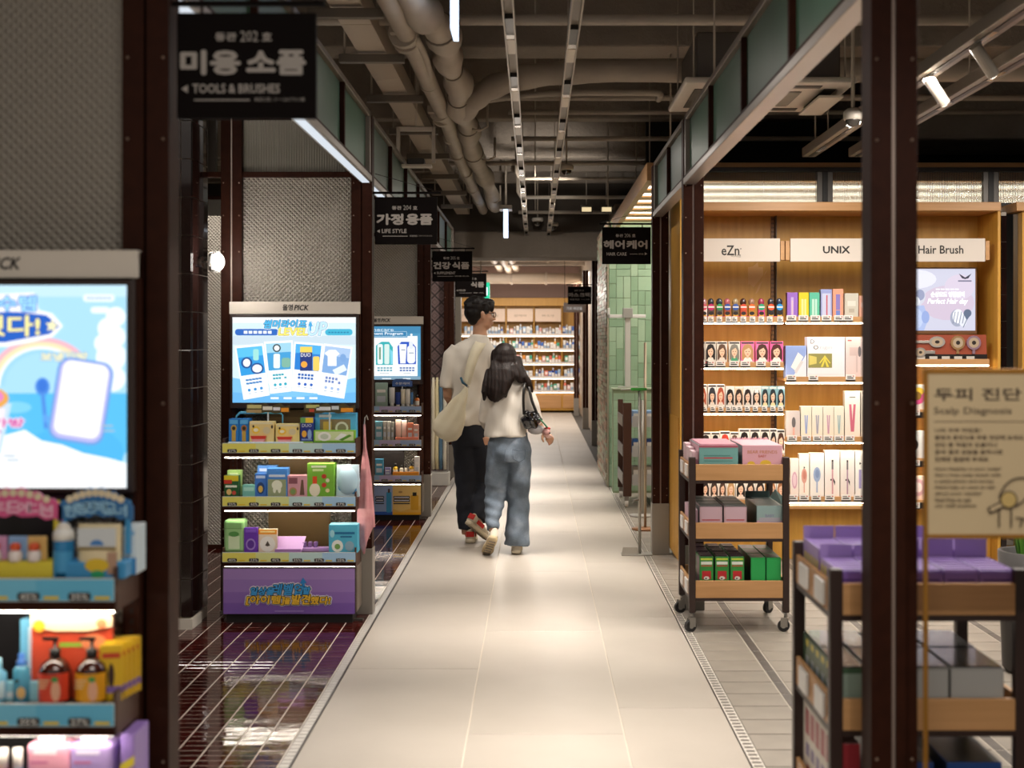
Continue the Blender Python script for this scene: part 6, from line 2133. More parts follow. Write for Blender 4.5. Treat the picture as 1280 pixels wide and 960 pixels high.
stroke(P, [(1275 + 28 * math.cos(R(t)), 628 - 31 * math.sin(R(t))) for t in range(15, 172, 8)], 1.8, BR)
stroke(P, [(1236, 637), (1253, 629)], 8, BR)
stroke(P, [(1237, 636.5), (1253, 629)], 4.6, '#cdb791')
P.ell(1259, 624, 11, 11, BR, 24)
P.ell(1259, 624, 9.4, 9.4, '#c9ad6c', 24)
stroke(P, [(1268, 632), (1276, 627), (1283, 619)], 1.8, BR)
for q in (1247, 1262):
    stroke(P, [(q, 636), (q, 658)], 1.8, BR)
stroke(P, [(1268, 646), (1283, 649)], 1.8, BR)
stroke(P, [(1276, 648), (1273, 658)], 1.8, BR)
mb.build('print', bo)

# ---------------------------------------------------------------- grass tuft plant behind the sign
pl = thing('potted_grass', 'green grassy plant showing above the notice board at the picture edge', 'plant', (X(1290, 6.2), 6.2, 0))
MB().lathe([(.11, 0), (.13, .02), (.15, .55), (.13, .55), (.12, .5)], M('#3a3634', .5), seg=20).build('pot', pl)
mb = MB()
rng = random.Random(9)
GR = [M('#4a8a2c', .5), M('#68a63c', .5), M('#7ab84a', .5)]
for k in range(190):
    a = rng.uniform(0, 2 * math.pi)
    l_ = rng.uniform(.5, .9)
    b_ = rng.uniform(.1, .26)
    p0 = Vector((.06 * math.cos(a), .06 * math.sin(a), .5))
    p1 = p0 + Vector((b_ * .4 * math.cos(a), b_ * .4 * math.sin(a), l_ * .8))
    p2 = p0 + Vector((b_ * 1.2 * math.cos(a), b_ * 1.2 * math.sin(a), l_ * .95))
    sd = Vector((-math.sin(a), math.cos(a), 0)) * .003
    mb.add([p0 - sd, p0 + sd, p1 + sd, p2, p1 - sd], [(0, 1, 2, 4), (4, 2, 3)], GR[k % 3])
o = mb.build('grass_blades', pl)
o['kind'] = 'stuff'

# ---------------------------------------------------------------- cart beside the green wall
def g_trolley():
    Yc = 12.35
    x0_ = X(764, 12.9)
    t = thing('trolley', 'brown and white trolley of small packs in front of the green tiled counter', 'trolley', (0.80, Yc, 0))
    for (x, y) in ((0, 0), (.5, 0), (0, .8), (.5, .8)):
        lg = MB().rbox(x, x + .075 if (x, y) == (0, 0) else x + .05, y, y + .04, .10, .95, M('#4a2a1c', .45), .003).build('leg', t)
        mb = MB().tube([(x + .015, y + .02, .035), (x + .045, y + .02, .035)], .033, M('#d8d4d0', .4), 16, smooth=False)
        mb.box(x + .01, x + .05, y, y + .04, .06, .1, M('#8e8a86', .3, .8))
        mb.build('caster', lg)
    for zt_ in (.83, .56, .30):
        tr = MB().rbox(.075, .5, .01, .83, zt_ - .09, zt_ - .075, M('#b8b8b8', .4), .002).build('tray', t)
        MB().rbox(.08, .5, 0, .012, zt_ - .10, zt_ + .0, M('#b4b6b8', .35), .002).build('front_board', tr)
        MB().rbox(-.004, .008, .05, .8, zt_ - .10, zt_ + .0, M('#585450', .35), .002).build('side_board', tr)
    return t


g_trolley()
YG = 12.37
for (cx0, tier, h_, cols_, lab) in ((.09, .83 - .074, .12, ['#8fb4e0', '#b8d0ea', '#8fb4e0', '#d8c8b8', '#9ac0e6', '#c8d8ea'], 'upper'), (.09, .56 - .074, .13, ['#1f5aa0', '#2a6ab4', '#17407f', '#2462a8', '#c89a3c', '#1f5aa0'], 'middle'), (.09, .30 - .074, .14, ['#8a8378', '#1f5aa0', '#a8a094', '#6a6258', '#b8b0a4', '#244a80'], 'lower')):
    for k, c in enumerate(cols_):
        mb = carton(.055, .18, h_, c, [(.1, .9, .5, .8, '#e8e8e4')])
        product('small_pack', '%s small pack from the thick leg, %s tray of white trolley' % (ORD[k], lab), 'pack', mb, (.80 + cx0 + .028 + .062 * k, YG + .03, tier), 'small packs on the white trolley')
for k in range(6):
    mb = MB().rbox(-.025, .025, 0, .004, 0, .045, M('#e0d83a', .4), .001)
    product('offer_card', '%s yellow offer card from the thick brown leg on the white trolley' % ORD[k], 'card', mb, (.80 + .118 + .062 * k, YG + .016, .83 - .074), 'yellow offer cards')

# T-shaped steel stand on the green counter
t = thing('tee_stand', 'white T-shaped steel stand on the green counter ledge', 'stand', (X(785, 13.6), 13.65, 1.045))
MB().rbox(-.10, .10, -.05, .05, 0, .015, M('#b8b8b4', .3, .5), .003).build('base', t)
MB().rbox(-.028, .028, -.02, .02, .015, .72, M('#d0d0ca', .35, .2), .004).build('column', t)
MB().rbox(-.20, .18, -.03, .03, .70, .735, M('#dededa', .35, .1), .004).build('cross_arm', t)
MB().rbox(-.20, -.18, -.03, .03, .70, .80, M('#dededa', .35, .1), .003).build('arm_end', t)
MB().rbox(-.05, .05, -.04, .02, .70, .80, M('#a8a8a4', .35, .3), .004).build('head', t)

# stanchions beside the hair care post
for k, (px, yb, lab, c, hp) in enumerate(((799.5, 9.60, 'stanchion pole with grey folded foot plate nearest the grey plinth', '#a8a49c', 1.18), (806.5, 10.9, 'stanchion pole on a rusty brown round foot behind the first one', '#c4b49c', 1.5), (803, 11.75, 'farthest stanchion pole on a thin round foot', '#b0aca4', 1.0))):
    xx = X(px, yb)
    t = thing('stanchion', lab, 'stand', (xx, yb, 0))
    MB().tube([(0, 0, .01), (0, 0, hp)], .011, M(c, .3, .6), 10).build('pole', t)
    if k == 0:
        MB().rbox(-.13, .09, -.05, .06, 0, .01, M('#9c9890', .4, .4), .003).build('foot', t)
        MB().prism([(-.13, .01), (-.12, .06), (-.02, .06), (-.01, .01)], -.045, -.038, M('#a8a49a', .4, .3)).build('foot_plate', t)
        MB().rbox(-.06, .05, -.02, .02, hp - .02, hp + .0, M('#2f9a2c', .4), .004).build('clip', t)
        MB().tube([(0, 0, .39), (-.04, -.02, .39), (-.05, -.02, .37)], .008, M('#8a8680', .3, .6), 8).build('hook', t)
        MB().tube([(-.13, 0, hp - .012), (-.06, 0, hp - .012)], .006, M('#b8b8b0', .3, .6), 8).build('arm', t)
    else:
        MB().lathe([(.11, 0), (.11, .012), (.02, .02)], M('#8a5c34' if k == 1 else '#a8a49c', .4, .3), seg=20).build('foot', t)
# ================================================================ hanging category signs
SIGN = M('#0d0706', .7)
SIGN.node_tree.nodes['Principled BSDF'].inputs['Specular IOR Level'].default_value = .1
SINK = M('#a8a099', .5, n=0)


def hanging_sign(label, xl, yy, no, ko, en, small, arrow='L', en_w=.12, bright=False, off=0.0):
    w, h = .345, .262
    t = thing('hanging_sign', label, 'sign', (xl, yy, 2.055 + off))
    MB().rbox(0, w, 0, .018, 0, h, SIGN, .002).build('board', t)
    MB().rbox(-.02 if arrow == 'L' else -.02, w + .02, 0, .016, h + .018, h + .030, SIGN, .001).build('bracket_bar', t)
    for q in (.06, w - .06):
        MB().tube([(q, .008, h - .002), (q, .008, h + .02)], .004, M('#3a302c', .4), 8).build('hook', t)
    if arrow == 'L':
        MB().tube([(-.0, .008, h + .13), (w + .01, .008, h + .03)], .0018, M('#241a17', .4), 6).build('stay_wire', t)
    else:
        MB().tube([(w, .008, h + .13), (-.01, .008, h + .03)], .0018, M('#241a17', .4), 6).build('stay_wire', t)
    mb = MB()
    s = w / 173.0
    P = Print(mb, 0, h, s, -.0012, 224, 20)
    P._m = lambda c: SINK
    P.text('동관', 272, 55, 10, '', 26, bold=.35)
    P.text(no, 303, 56, 13, '', 22)
    P.text('호', 330, 55, 10, '', 12, bold=.35)
    a, b = ko
    if a.strip():
        P.text(a, 230, 96, 28, '', 72, bold=1.7)
    P.text(b, 312, 96, 28, '', 71, bold=1.7)
    if arrow == 'L':
        P.poly([(230, 115), (238, 110), (238, 120)], '')
        P.text(en, 244, 120, 11, '', en_w, bold=.3)
        P.rect(246, 128, 315, 129.6, '')
        P.text(small, 321, 130.5, 5, '', 62)
    else:
        P.text(en, 240, 121, 11, '', en_w, bold=.3)
        P.rect(322, 115, 350, 116.5, '')
        P.poly([(384, 115), (375, 110), (375, 120)], '')
        P.text(small, 353, 118, 5, '', 18)
    mb.build('lettering', t)
    return t


hanging_sign('black hanging sign reading tools and brushes, nearest the camera', XL + .012, YL[0] + .03, '202', ('미용', '소품'), 'TOOLS & BRUSHES', '美容工具 / ツール&ブラシ類', 'L', 108)
hanging_sign('black hanging sign reading life style', XL + .012, YL[1] + .03, '204', ('가정', '용품'), 'LIFE STYLE', '家居用品 / ライフスタイル', 'L', 68, off=-.012)
hanging_sign('black hanging sign reading supplement', XL + .012, YL[2] + .03, '205', ('건강', '식품'), 'SUPPLEMENT', '健康食品', 'L', 80, off=-.03)
hanging_sign('black hanging sign reading food', XL + .012, YL[3] + .03, '207', (' ', '식품'), 'FOOD', '食品', 'L', 36, off=-.05)
hanging_sign('black hanging sign reading hair care with arrow to the shop', XR - .355, YR[2] + .04, '206', ('헤어', '케어'), 'HAIR CARE', '頭髪', 'R', 70, off=0)
hanging_sign('small far black hanging sign reading mask pack', .825 - .35, 19.83, '208', ('마스', '크팩'), 'MASK PACK', '面膜', 'R', 70, off=0)
t = thing('hanging_sign', 'grey backed sign half hidden behind the mask pack sign', 'sign', (.47, 22.6, 2.0))
MB().rbox(0, .36, 0, .02, 0, .16, M('#6a5f5a', .4), .002).text('기초 화장품', .18, .04, -.001, .05, M('#e8e4e0', .4, 0, .6), 'C', .26).build('board', t)
MB().tube([(.02, .01, .16), (.02, .01, 1.15)], .004, SIGN, 8).build('hanger', t)

# ================================================================ ceiling services
cond = [(7.17, 3.2, .03), (9.45, 3.2, .022), (10.05, 3.2, .018), (11.35, 3.2, .02), (12.9, 3.2, .022), (13.7, 3.15, .016), (15.0, 3.1, .02), (16.2, 3.05, .02)]
for k, (y, z, r_) in enumerate(cond):
    t = thing('ceiling_pipe', '%s straight grey pipe crossing the ceiling, counted from the camera' % ORD[k], 'pipe', (0, y, z), group='cross pipes under the ceiling')
    x0_ = -4.2 if k in (0, 4) else (-.2 if k not in (5, 6) else -.1)
    MB().tube([(x0_, 0, 0), (4.8, 0, 0)], r_, CEILPAINT, 12).build('pipe', t)
    for xq in (-.0, 1.4, 2.8, 4.2):
        MB().tube([(xq, 0, 0), (xq, 0, 3.46 + .55 - z)], .005, CEILPAINT, 6).build('hanger_rod', t)
    if k in (5, 6):
        MB().tube([(x0_, 0, 0), (x0_ - .06, 0, .01), (x0_ - .09, 0, .06), (x0_ - .09, 0, .4)], r_, CEILPAINT, 10).build('elbow', t)


def pth(pts, dz, dx=0):
    out = []
    for (px, py) in pts:
        Y = dz * FPX / (VPY - py)
        out.append((X(px, Y) + dx, Y, EYE + dz))
    return out


def resample(p, n):
    p = [Vector(q) for q in p]
    out = []
    for i in range(len(p) - 1):
        p0, p1, p2, p3 = p[max(i - 1, 0)], p[i], p[i + 1], p[min(i + 2, len(p) - 1)]
        for k in range(n):
            t = k / n
            out.append(0.5 * ((2 * p1) + (-p0 + p2) * t + (2 * p0 - 5 * p1 + 4 * p2 - p3) * t * t + (-p0 + 3 * p1 - 3 * p2 + p3) * t ** 3))
    out.append(p[-1])
    return out


# smooth pipe with collars
PA = [(-.66, 2.5, 3.08)] + pth([(486, 0), (513, 51), (540, 112), (558, 151), (577, 205), (604, 263)], 1.58)
t = thing('ceiling_pipe', 'long smooth painted pipe with bolted collars running along the corridor ceiling', 'pipe', (0, 0, 0))
MB().tube(PA, .052, CEILPAINT, 16).build('pipe', t)
for (px, py, r_) in ((504, 42, .075), (507, 50, .07), (536, 105, .056), (549, 140, .068), (552, 147, .064), (563, 172, .056), (571, 192, .064), (583, 215, .058), (590, 235, .06), (597, 250, .058)):
    p = Vector(pth([(px, py)], 1.58)[0])
    d = (Vector(PA[-1]) - Vector(PA[1])).normalized() * .03
    MB().tube([p - d, p + d], r_, CEILPAINT, 18, smooth=False).build('collar', t)
for (px, py) in ((496, 38), (514, 46), (541, 138), (560, 146)):
    p = Vector(pth([(px, py)], 1.58)[0])
    MB().rbox(p.x - .035, p.x + .035, p.y - .03, p.y + .03, p.z - .02, p.z + .03, CEILPAINT, .006).build('flange', t)
# lagged duct, lumpy
PB = resample([(-.62, 4.6, 3.1)] + pth([(516, 0), (543, 27), (558, 54), (561, 79), (574, 106), (573, 130), (585, 157), (588, 181), (599, 208), (610, 230), (619, 258)], 1.6), 6)
rng = random.Random(11)
rr = [.078 + .014 * math.sin(i * .9) + rng.uniform(-.008, .008) for i in range(len(PB))]
t = thing('lagged_duct', 'lumpy insulated duct winding beside the smooth ceiling pipe', 'duct', (0, 0, 0))
MB().tube(PB, rr, CEILPAINT, 18).build('duct', t)
for i in (14, 26, 34, 42, 50):
    if i < len(PB) - 1:
        d = (PB[i + 1] - PB[i]).normalized() * .008
        MB().tube([PB[i] - d, PB[i] + d], rr[i] + .008, M('#7a6e60', .5), 18, smooth=False).build('strap', t)
# bend and cross duct leaving it
c0 = Vector(pth([(588, 118)], 1.6)[0])
t = thing('lagged_duct', 'thick branch duct bending off to cross the ceiling', 'duct', (0, 0, 0))
BR_ = resample([c0 + Vector((-.06, .5, -.02)), c0 + Vector((.04, .1, 0)), c0 + Vector((.2, -.15, .04)), c0 + Vector((.5, -.25, .08)), c0 + Vector((1.2, -.27, .1)), c0 + Vector((4.5, -.27, .1))], 6)
MB().tube(BR_, [.075 + .006 * math.sin(i * 1.3) for i in range(len(BR_))], CEILPAINT, 16).build('duct', t)
t = thing('ceiling_pipe', 'thin pipe with a drooping end under the branch duct', 'pipe', (0, 0, 0))
MB().tube(resample([c0 + Vector((.1, .1, -.02)), c0 + Vector((.5, -.02, .0)), c0 + Vector((1.15, -.05, 0)), c0 + Vector((1.22, -.02, -.01)), c0 + Vector((1.24, .3, .02))], 5), .02, CEILPAINT, 10).build('pipe', t)
# slim pipe alongside
t = thing('ceiling_pipe', 'slim bent pipe between the smooth pipe and the lagged duct', 'pipe', (0, 0, 0))
MB().tube(resample(pth([(520, 48), (532, 72), (536, 90), (540, 110), (549, 138), (566, 170)], 1.56), 4), .02, CEILPAINT, 10).build('pipe', t)
for k, (px, py) in enumerate(((604, 158), (614, 196), (622, 250))):
    p = Vector(pth([(px, py)], 1.55)[0])
    t = thing('pipe_clip', '%s curled bracket at the side of the lagged duct, from the camera' % ORD[k], 'bracket', tuple(p), group='duct brackets')
    MB().tube([(-.08, 0, -.02), (-.02, 0, -.03), (.03, 0, 0), (.03, 0, .16)], .009, CEILPAINT, 8).build('bracket', t)
# flat duct with hangers
t = thing('flat_duct', 'long flat sheet metal duct along the left of the corridor ceiling', 'duct', (-.9, 2.5, 3.1))
for k in range(10):
    MB().rbox(-.08, .08, k * 1.45, (k + 1) * 1.45 - .006, 0, .12, M('#a99b89', .55, n=.03), .003).build('duct_section', t)
for k, y in enumerate((5.4, 6.44, 7.47, 8.7, 10.05, 11.4, 12.8, 14.2, 15.6)):
    h = thing('duct_hanger', '%s channel bar with threaded rods carrying the flat duct, from the camera' % ORD[k], 'hanger', (-.9, y, 3.04), group='channel bars under the flat duct')
    MB().rbox(-.18, .18, 0, .05, 0, .045, M('#6f665b', .5, .2), .003).build('channel_bar', h)
    for s in (-.15, .15):
        MB().tube([(s, .025, .045), (s, .025, .93)], .006, CEILPAINT, 6).build('threaded_rod', h)
# projector frame
t = thing('projector_bracket', 'white hanging frame with a device on it beside the flat duct', 'bracket', (X(520, 9.4), 9.4, Z(204, 9.4)))
fw = 22 * 9.4 / FPX
for s in (-1, 1):
    MB().rbox(s * fw - .012, s * fw + .012, -.012, .012, .0, .25, M('#b8aea2', .4), .002).build('side_bar', t)
MB().rbox(-fw, fw, -.012, .012, .22, .25, M('#cfc6ba', .4), .002).build('top_bar', t)
MB().rbox(-fw * .8, fw * .9, -.05, .05, -.03, -.012, M('#ddd4c8', .4), .004).build('shelf', t)
MB().rbox(-fw * .5, fw * .5, -.05, .05, -.012, .03, M('#2c2825', .4), .01).build('device', t)
MB().tube([(0, 0, .25), (0, 0, .9)], .008, M('#b8aea2', .4), 8).build('drop_rod', t)

# light tracks
for k, (xx, lab) in enumerate(((-.112, 'long light track over the middle of the walkway, nearer the lagged duct'), (.172, 'long light track over the middle of the walkway, nearer the hair care shop'))):
    t = thing('light_track', lab, 'light track', (xx, 3.4, 2.87), group='light tracks over the walkway')
    for s in (-1, 1):
        MB().box(s * .022 - .003, s * .022 + .003, 0, 15.2, 0, .05, M('#b3a797', .35, .3)).build('track_side', t)
    MB().box(-.02, .02, 0, 15.2, .03, .05, M('#8c8275', .4)).build('track_top', t)
    for q in range(12):
        y = .9 + 1.27 * q + (.2 if k else 0) - .0
        m1 = MB()
        m1.box(-.018, .018, y + .22, y + .52, .008, .03, M('#16130f', .3)).build('spot_insert', t)
        m2 = MB()
        m2.box(-.018, .018, y + .62, y + .92, .006, .03, M('#d8cbb8', .4)).build('blank_cover', t)
        m3 = MB()
        m3.box(-.018, .018, y + .52, y + .60, .006, .03, M('#e8e4dc', .2, .8)).build('reflector', t)
    for q in range(6):
        MB().tube([(0, 1.2 + 2.5 * q, .05), (0, 1.2 + 2.5 * q, 1.1)], .003, CEILPAINT, 6).build('suspension_wire', t)

# hanging edge lit blades
for k, (px, yy, zb, lab) in enumerate(((566, 6.0, 2.885, 'glowing blue white hanging blade sign at the top edge of the view'), (632, 15.0, 2.67, 'glowing blue white hanging blade sign above the distant beam'))):
    t = thing('blade_sign', lab, 'sign', (X(px, yy), yy, zb))
    MB().rbox(-.012 - .012 * k, .012 + .012 * k, 0, .26, 0, .3, M('#cfe2ff', .4, 0, 1.6), .002).build('glowing_panel', t)
    MB().rbox(-.07, .07, -.01, .27, .3, .345, M('#b8aca0', .4), .003).build('cap', t)
    MB().tube([(0, .13, .345), (0, .13, 1.05 - .1 * k)], .012, CEILPAINT, 8).build('drop_pipe', t)

# dome cameras
for k, (px, py, yy, r_, lab) in enumerate(((708, 213, 11.4, .06, 'dome camera beside the light track nearer the hair care shop'), (672, 277, 16.4, .07, 'distant dome camera between the ends of the light tracks'), (691, 283, 16.6, .07, 'distant dome camera beyond the end of the light track'))):
    t = thing('dome_camera', lab, 'camera', (X(px, yy), yy, Z(py, yy)))
    MB().lathe([(r_ * .8, .0), (r_, .01), (r_, .035), (r_ * .9, .045)], M('#c9c0b4', .4), seg=20).build('housing', t)
    MB().sphere((0, 0, 0), r_ * .72, M('#15130f', .1, coat=.8), 16).build('lens_dome', t)
    MB().tube([(0, 0, .045), (0, 0, 3.995 - Z(py, yy))], .008, CEILPAINT, 8).build('drop_pipe', t)

# ceiling cassette
t = thing('air_conditioner', 'white four way ceiling cassette air conditioner above the transom', 'air conditioner', (1.3, 7.97, 2.93))
MB().rbox(-.475, .475, -.475, .475, 0.0, .035, M('#d6cdc1', .4), .012).build('panel', t)
MB().rbox(-.40, .40, -.40, .40, .035, .30, M('#57504a', .5), .01).build('casing', t)
MB().box(-.22, .22, -.22, .22, -.003, .001, M('#5a544e', .5)).build('grille_recess', t)
for k in range(14):
    MB().box(-.21, .21, -.21 + k * .032, -.196 + k * .032, -.010, -.003, M('#c2b9ad', .4)).build('grille_bar', t)
for (a, b, c, d) in ((-.3, .3, -.40, -.33), (-.3, .3, .33, .40), (-.40, -.33, -.3, .3), (.33, .40, -.3, .3)):
    MB().box(a, b, c, d, -.004, .002, M('#3a3632', .5)).build('air_slot', t)
MB().rbox(.30, .44, -.30, .30, -.05, -.035, M('#d9d0c4', .4), .004).build('louvre', t)
for sx in (-.42, .42):
    for sy in (-.42, .42):
        MB().tube([(sx, sy, .03), (sx, sy, 1.05)], .005, CEILPAINT, 6).build('threaded_rod', t)

# twin light rails over the shop on the right
for k, (xx, zz) in enumerate(((1.83, 2.74), (2.14, 2.74))):
    t = thing('light_rail', ('grey light rail with two little cylinder spotlights', 'outer grey light rail parallel to the spotlight rail')[k] + ' over the hair care shop', 'light rail', (xx, 2.6, zz))
    MB().rbox(-.045, .045, 0, 6.5, 0, .06, M('#8f867b', .4, .3), .004).build('rail', t)
    MB().box(-.012, .012, .05, 6.45, -.004, 0, M('#2a2622', .4)).build('slot', t)
    for q in range(8):
        MB().box(-.012, .012, .4 + q * .8, .62 + q * .8, -.007, -.004, M('#d8dce4', .2, .7)).build('lamp_insert', t)
    for q in range(4):
        MB().tube([(0, .5 + q * 1.8, .06), (0, .5 + q * 1.8, 1.25)], .005, CEILPAINT, 6).build('hanger_rod', t)
for k, (yy, lab) in enumerate(((5.6, 'grey cylinder spotlight on the rail, nearer the picture corner'), (6.27, 'grey cylinder spotlight on the rail, nearer the blurred post'))):
    t = thing('spotlight', lab, 'spotlight', (1.83, yy, 2.74))
    MB().tube([(0, 0, 0), (.0, 0, -.03)], .008, M('#8f867b', .4, .3), 8).build('stem', t)
    MB().tube([(-.02, 0, -.02), (.075, .05, -.13)], .026, M('#a39a8e', .4, .2), 16, smooth=False).build('body', t)
    MB().tube([(.0752, .0502, -.1302), (.0762, .0507, -.1312)], .022, M('#fff4e4', .4, 0, 5), 14, smooth=False).build('lamp', t)
t = thing('dome_camera', 'clear dome camera hanging beside the blurred post over the shop', 'camera', (X(1066, 7.2), 7.2, Z(150, 7.2)))
MB().lathe([(.045, .0), (.05, .01), (.05, .04), (.03, .06)], M('#c9c0b4', .4), seg=18).build('housing', t)
MB().sphere((0, 0, 0), .042, M('#3a3632', .1, coat=.8), 14).build('lens_dome', t)
MB().tube([(0, 0, .06), (0, 0, 1.2)], .01, CEILPAINT, 8).build('drop_pipe', t)

# vertical hanger rods over the right side
for k, (px, yy) in enumerate(((760, 13.0), (812, 10.9), (838, 9.2), (893, 7.0), (795, 13.4), (1019, 9.0))):
    t = thing('hanger_rod', '%s thin rod dropping from the ceiling over the right transom, from the far end' % ORD[k], 'rod', (X(px, yy), yy, 2.9), group='thin ceiling rods')
    MB().tube([(0, 0, -.1), (0, 0, 1.1)], .006, CEILPAINT, 6).build('rod', t)

# wall lamp on the dark pillar
t = thing('wall_lamp', 'round glowing glass wall lamp on the dark tiled pillar', 'lamp', (-1.793, 7.26, 1.93))
MB().tube([(0, 0, 0), (.018, 0, 0)], .03, M('#8a847c', .2, .9), 18, smooth=False).build('wall_plate', t)
MB().tube([(.018, 0, 0), (.065, 0, 0)], .008, M('#b8b0a6', .2, .9), 10).build('arm', t)
MB().tube([(.058, 0, 0), (.075, 0, 0)], .052, M('#a8a49e', .15, .9), 22, smooth=False).build('collar', t)
MB().sphere((.098, 0, 0), .048, M('#fff8ee', .4, 0, 5), 20, (.75, 1, 1)).build('globe', t)
gl = MB().tube([(.068, 0, 0), (.105, 0, 0)], .058, CLEAR, 24, cap=False, smooth=False).build('glass_ring', t)
l = bpy.data.lights.new('globe_light', 'POINT'); l.energy = 5; l.color = (1, .93, .85); l.shadow_soft_size = .05
lo = bpy.data.objects.new('globe_light', l); lo.location = (-1.64, 7.2, 1.93); COL.objects.link(lo)

# exit sign
t = thing('exit_sign', 'green glowing exit sign behind the tall shopper', 'sign', (X(601, 20), 20, Z(376, 20)))
mb = MB().rbox(-.13, .13, 0, .05, 0, .27, M('#18b78a', .4, 0, 1.2), .004)
mb.fr(.01, .1, .08, .2, -.001, M('#e9fff6', .4, 0, 1.4))
mb.fr(.03, .08, .11, .17, -.0015, M('#18b78a', .4, 0, 1.2))
mb.build('glowing_face', t)
MB().tube([(0, .02, .27), (0, .02, 1.0)], .01, CEILPAINT, 8).build('drop_pipe', t)

# pipes beyond the beam
for k, (y, z, r_, x0_, lab) in enumerate(((27.6, Z(348, 27.6), .11, -3.5, 'big pale duct crossing above the far cosmetics shelves'), (24.0, 2.98, .05, -3.0, 'slim pale pipe crossing beyond the concrete beam'), (22.3, 2.95, .04, -3.0, 'slimmer pale pipe nearest beyond the concrete beam'))):
    t = thing('ceiling_pipe', lab, 'pipe', (0, y, z))
    MB().tube([(x0_, 0, 0), (.93, 0, 0)], r_, M('#c9b9a8', .5), 14).build('pipe', t)
    for q in range(4):
        MB().tube([(-1.9 + q * .7, 0, 0), (-1.86 + q * .7, 0, 0)], r_ + .025, M('#b5a595', .5), 14, smooth=False).build('collar', t)
for k, px in enumerate((606, 622, 634)):
    t = thing('ceiling_pipe', '%s lumpy pale pipe running away beyond the beam, from the exit sign' % ORD[k], 'pipe', (0, 0, 0), group='pipes beyond the beam')
    z = 2.98 - .04 * (k == 1)
    p0 = (X(px, 19.5) - .0, 19.5, z)
    MB().tube(resample([p0, (p0[0] + .03, 21.5, z - .03), (p0[0] - .02, 23.5, z), (p0[0] + .02, 27.2, z)], 4), [.07 + .012 * math.sin(i * 1.7) for i in range(13)], M('#c2b09e', .6), 12).build('pipe', t)
for k, (a, b, y) in enumerate(((690, 738, 21.5), (686, 735, 23.4))):
    t = thing('ceiling_light', ('nearer', 'farther')[k] + ' slim white ceiling light beyond the concrete beam', 'light', (X((a + b) / 2, y), y, 3.0))
    MB().rbox(-.3, .3, -.03, .03, 0, .03, M('#e0d2c4', .4), .004).build('housing', t)
    MB().box(-.29, .29, -.02, .02, -.004, 0, M('#fff0dc', .4, 0, 2)).build('lamp', t)
for k, px in enumerate((733, 758)):
    t = thing('ceiling_light', ('first', 'second')[k] + ' little glowing square downlight in the far dark ceiling', 'light', (X(px, 15.8), 15.8, Z(266, 15.8)))
    MB().rbox(-.07, .07, -.05, .05, 0, .09, M('#5c554c', .5), .006).build('housing', t)
    MB().box(-.055, .055, -.052, -.0505, .01, .06, M('#f0d8a8', .4, 0, .8)).build('lamp', t)
    MB().tube([(0, 0, .09), (0, 0, .75)], .006, CEILPAINT, 6).build('drop_pipe', t)

# ================================================================ lit cosmetics shelving at the far end
FY = 29.0
fs_ = FY / FPX
fu = thing('shelving_unit', 'long warm lit cosmetics shelving closing the far end of the corridor', 'shelving', (0, FY, 0))
fx0, fx1 = -2.4, .93
MB().rbox(fx0, fx1, .36, .40, 0, 2.45, WOOD, .003).build('back_panel', fu)
MB().rbox(fx0, fx1, 0, .40, 2.28, 2.45, WOOD, .004).build('cornice', fu)
MB().rbox(fx0, fx1, .02, .36, .05, .40, WOOD, .004).build('base_cabinet', fu)
for k in range(6):
    xx = X(632.5 + 35 * (k - 2), FY)
    if fx0 < xx < fx1:
        MB().rbox(xx - .01, xx + .01, .02, .36, .4, 2.28, WOOD, .002).build('divider', fu)
    xc = xx + .30
    if xc + .28 < fx1 + .1:
        h = MB().rbox(xc - .275, min(xc + .275, fx1), -.01, .02, Z(402, FY), Z(386, FY), M('#d9c0ac', .4), .003).build('header_sign', fu)
        mb = MB()
        mb.text(('스킨케어', '클렌징', '선케어', '마스크', '더마', '메이크업')[k], xc, Z(396, FY), -.0115, .05, M('#7a6a50', .5), 'C', .26)
        mb.build('lettering', h)
    MB().rbox(xx + .02, xx + .58, .0, .02, .10, .38, WOOD_H, .004).build('door', fu)
frows = [420.6, 438.7, 456, 473.7, 491]
FS = []
for r_ in frows:
    z = Z(r_, FY)
    sh = MB().rbox(fx0, fx1, .0, .36, z + .01, z + .03, M('#d8c4a8', .4), .002).build('shelf', fu)
    MB().box(fx0, fx1, -.012, -.001, z + .02, z + .06, M('#dfd6ce', .3)).build('price_rail', sh)
    MB().box(fx0, fx1, -.008, .01, z - .004, z + .008, M('#fff2e2', .5, 0, 4)).build('light_strip', sh)
    FS.append(z + .031)
protos = []
specs = [('white', '#efece8', '#d8d4d0'), ('pale blue', '#a9c4e0', '#f0f0f0'), ('pink', '#e0a8a4', '#f4ece8'), ('blue', '#4a74c0', '#e8e8ec'), ('orange', '#e0923c', '#f0ece4'), ('green', '#4aa88c', '#f0f0ec'),
         ('grey', '#a8a4a8', '#e8e6e4'), ('brown', '#7a4a34', '#d8b890'), ('navy', '#2a3a80', '#c8d0e8'), ('coral', '#d86a58', '#f4e4dc')]
for (n_, c, c2) in specs:
    for (kd, r_, h_) in (('bottle', .028, .23), ('tube', .03, .19), ('box', .07, .17)):
        if kd == 'box':
            mb = carton(r_, .07, h_, c, [(.15, .85, .4, .8, c2), (.1, .9, .1, .25, '#8a8488')])
        else:
            mb = bottle(r_, h_, c, c2, '#ece8e6' if n_ != 'white' else '#9ab0c8', 'tube' if kd == 'tube' else 'plain')
        protos.append((n_, kd, mesh_of(mb, kd)))
rng = random.Random(21)
rname = ['top', 'second', 'third', 'fourth', 'lowest']
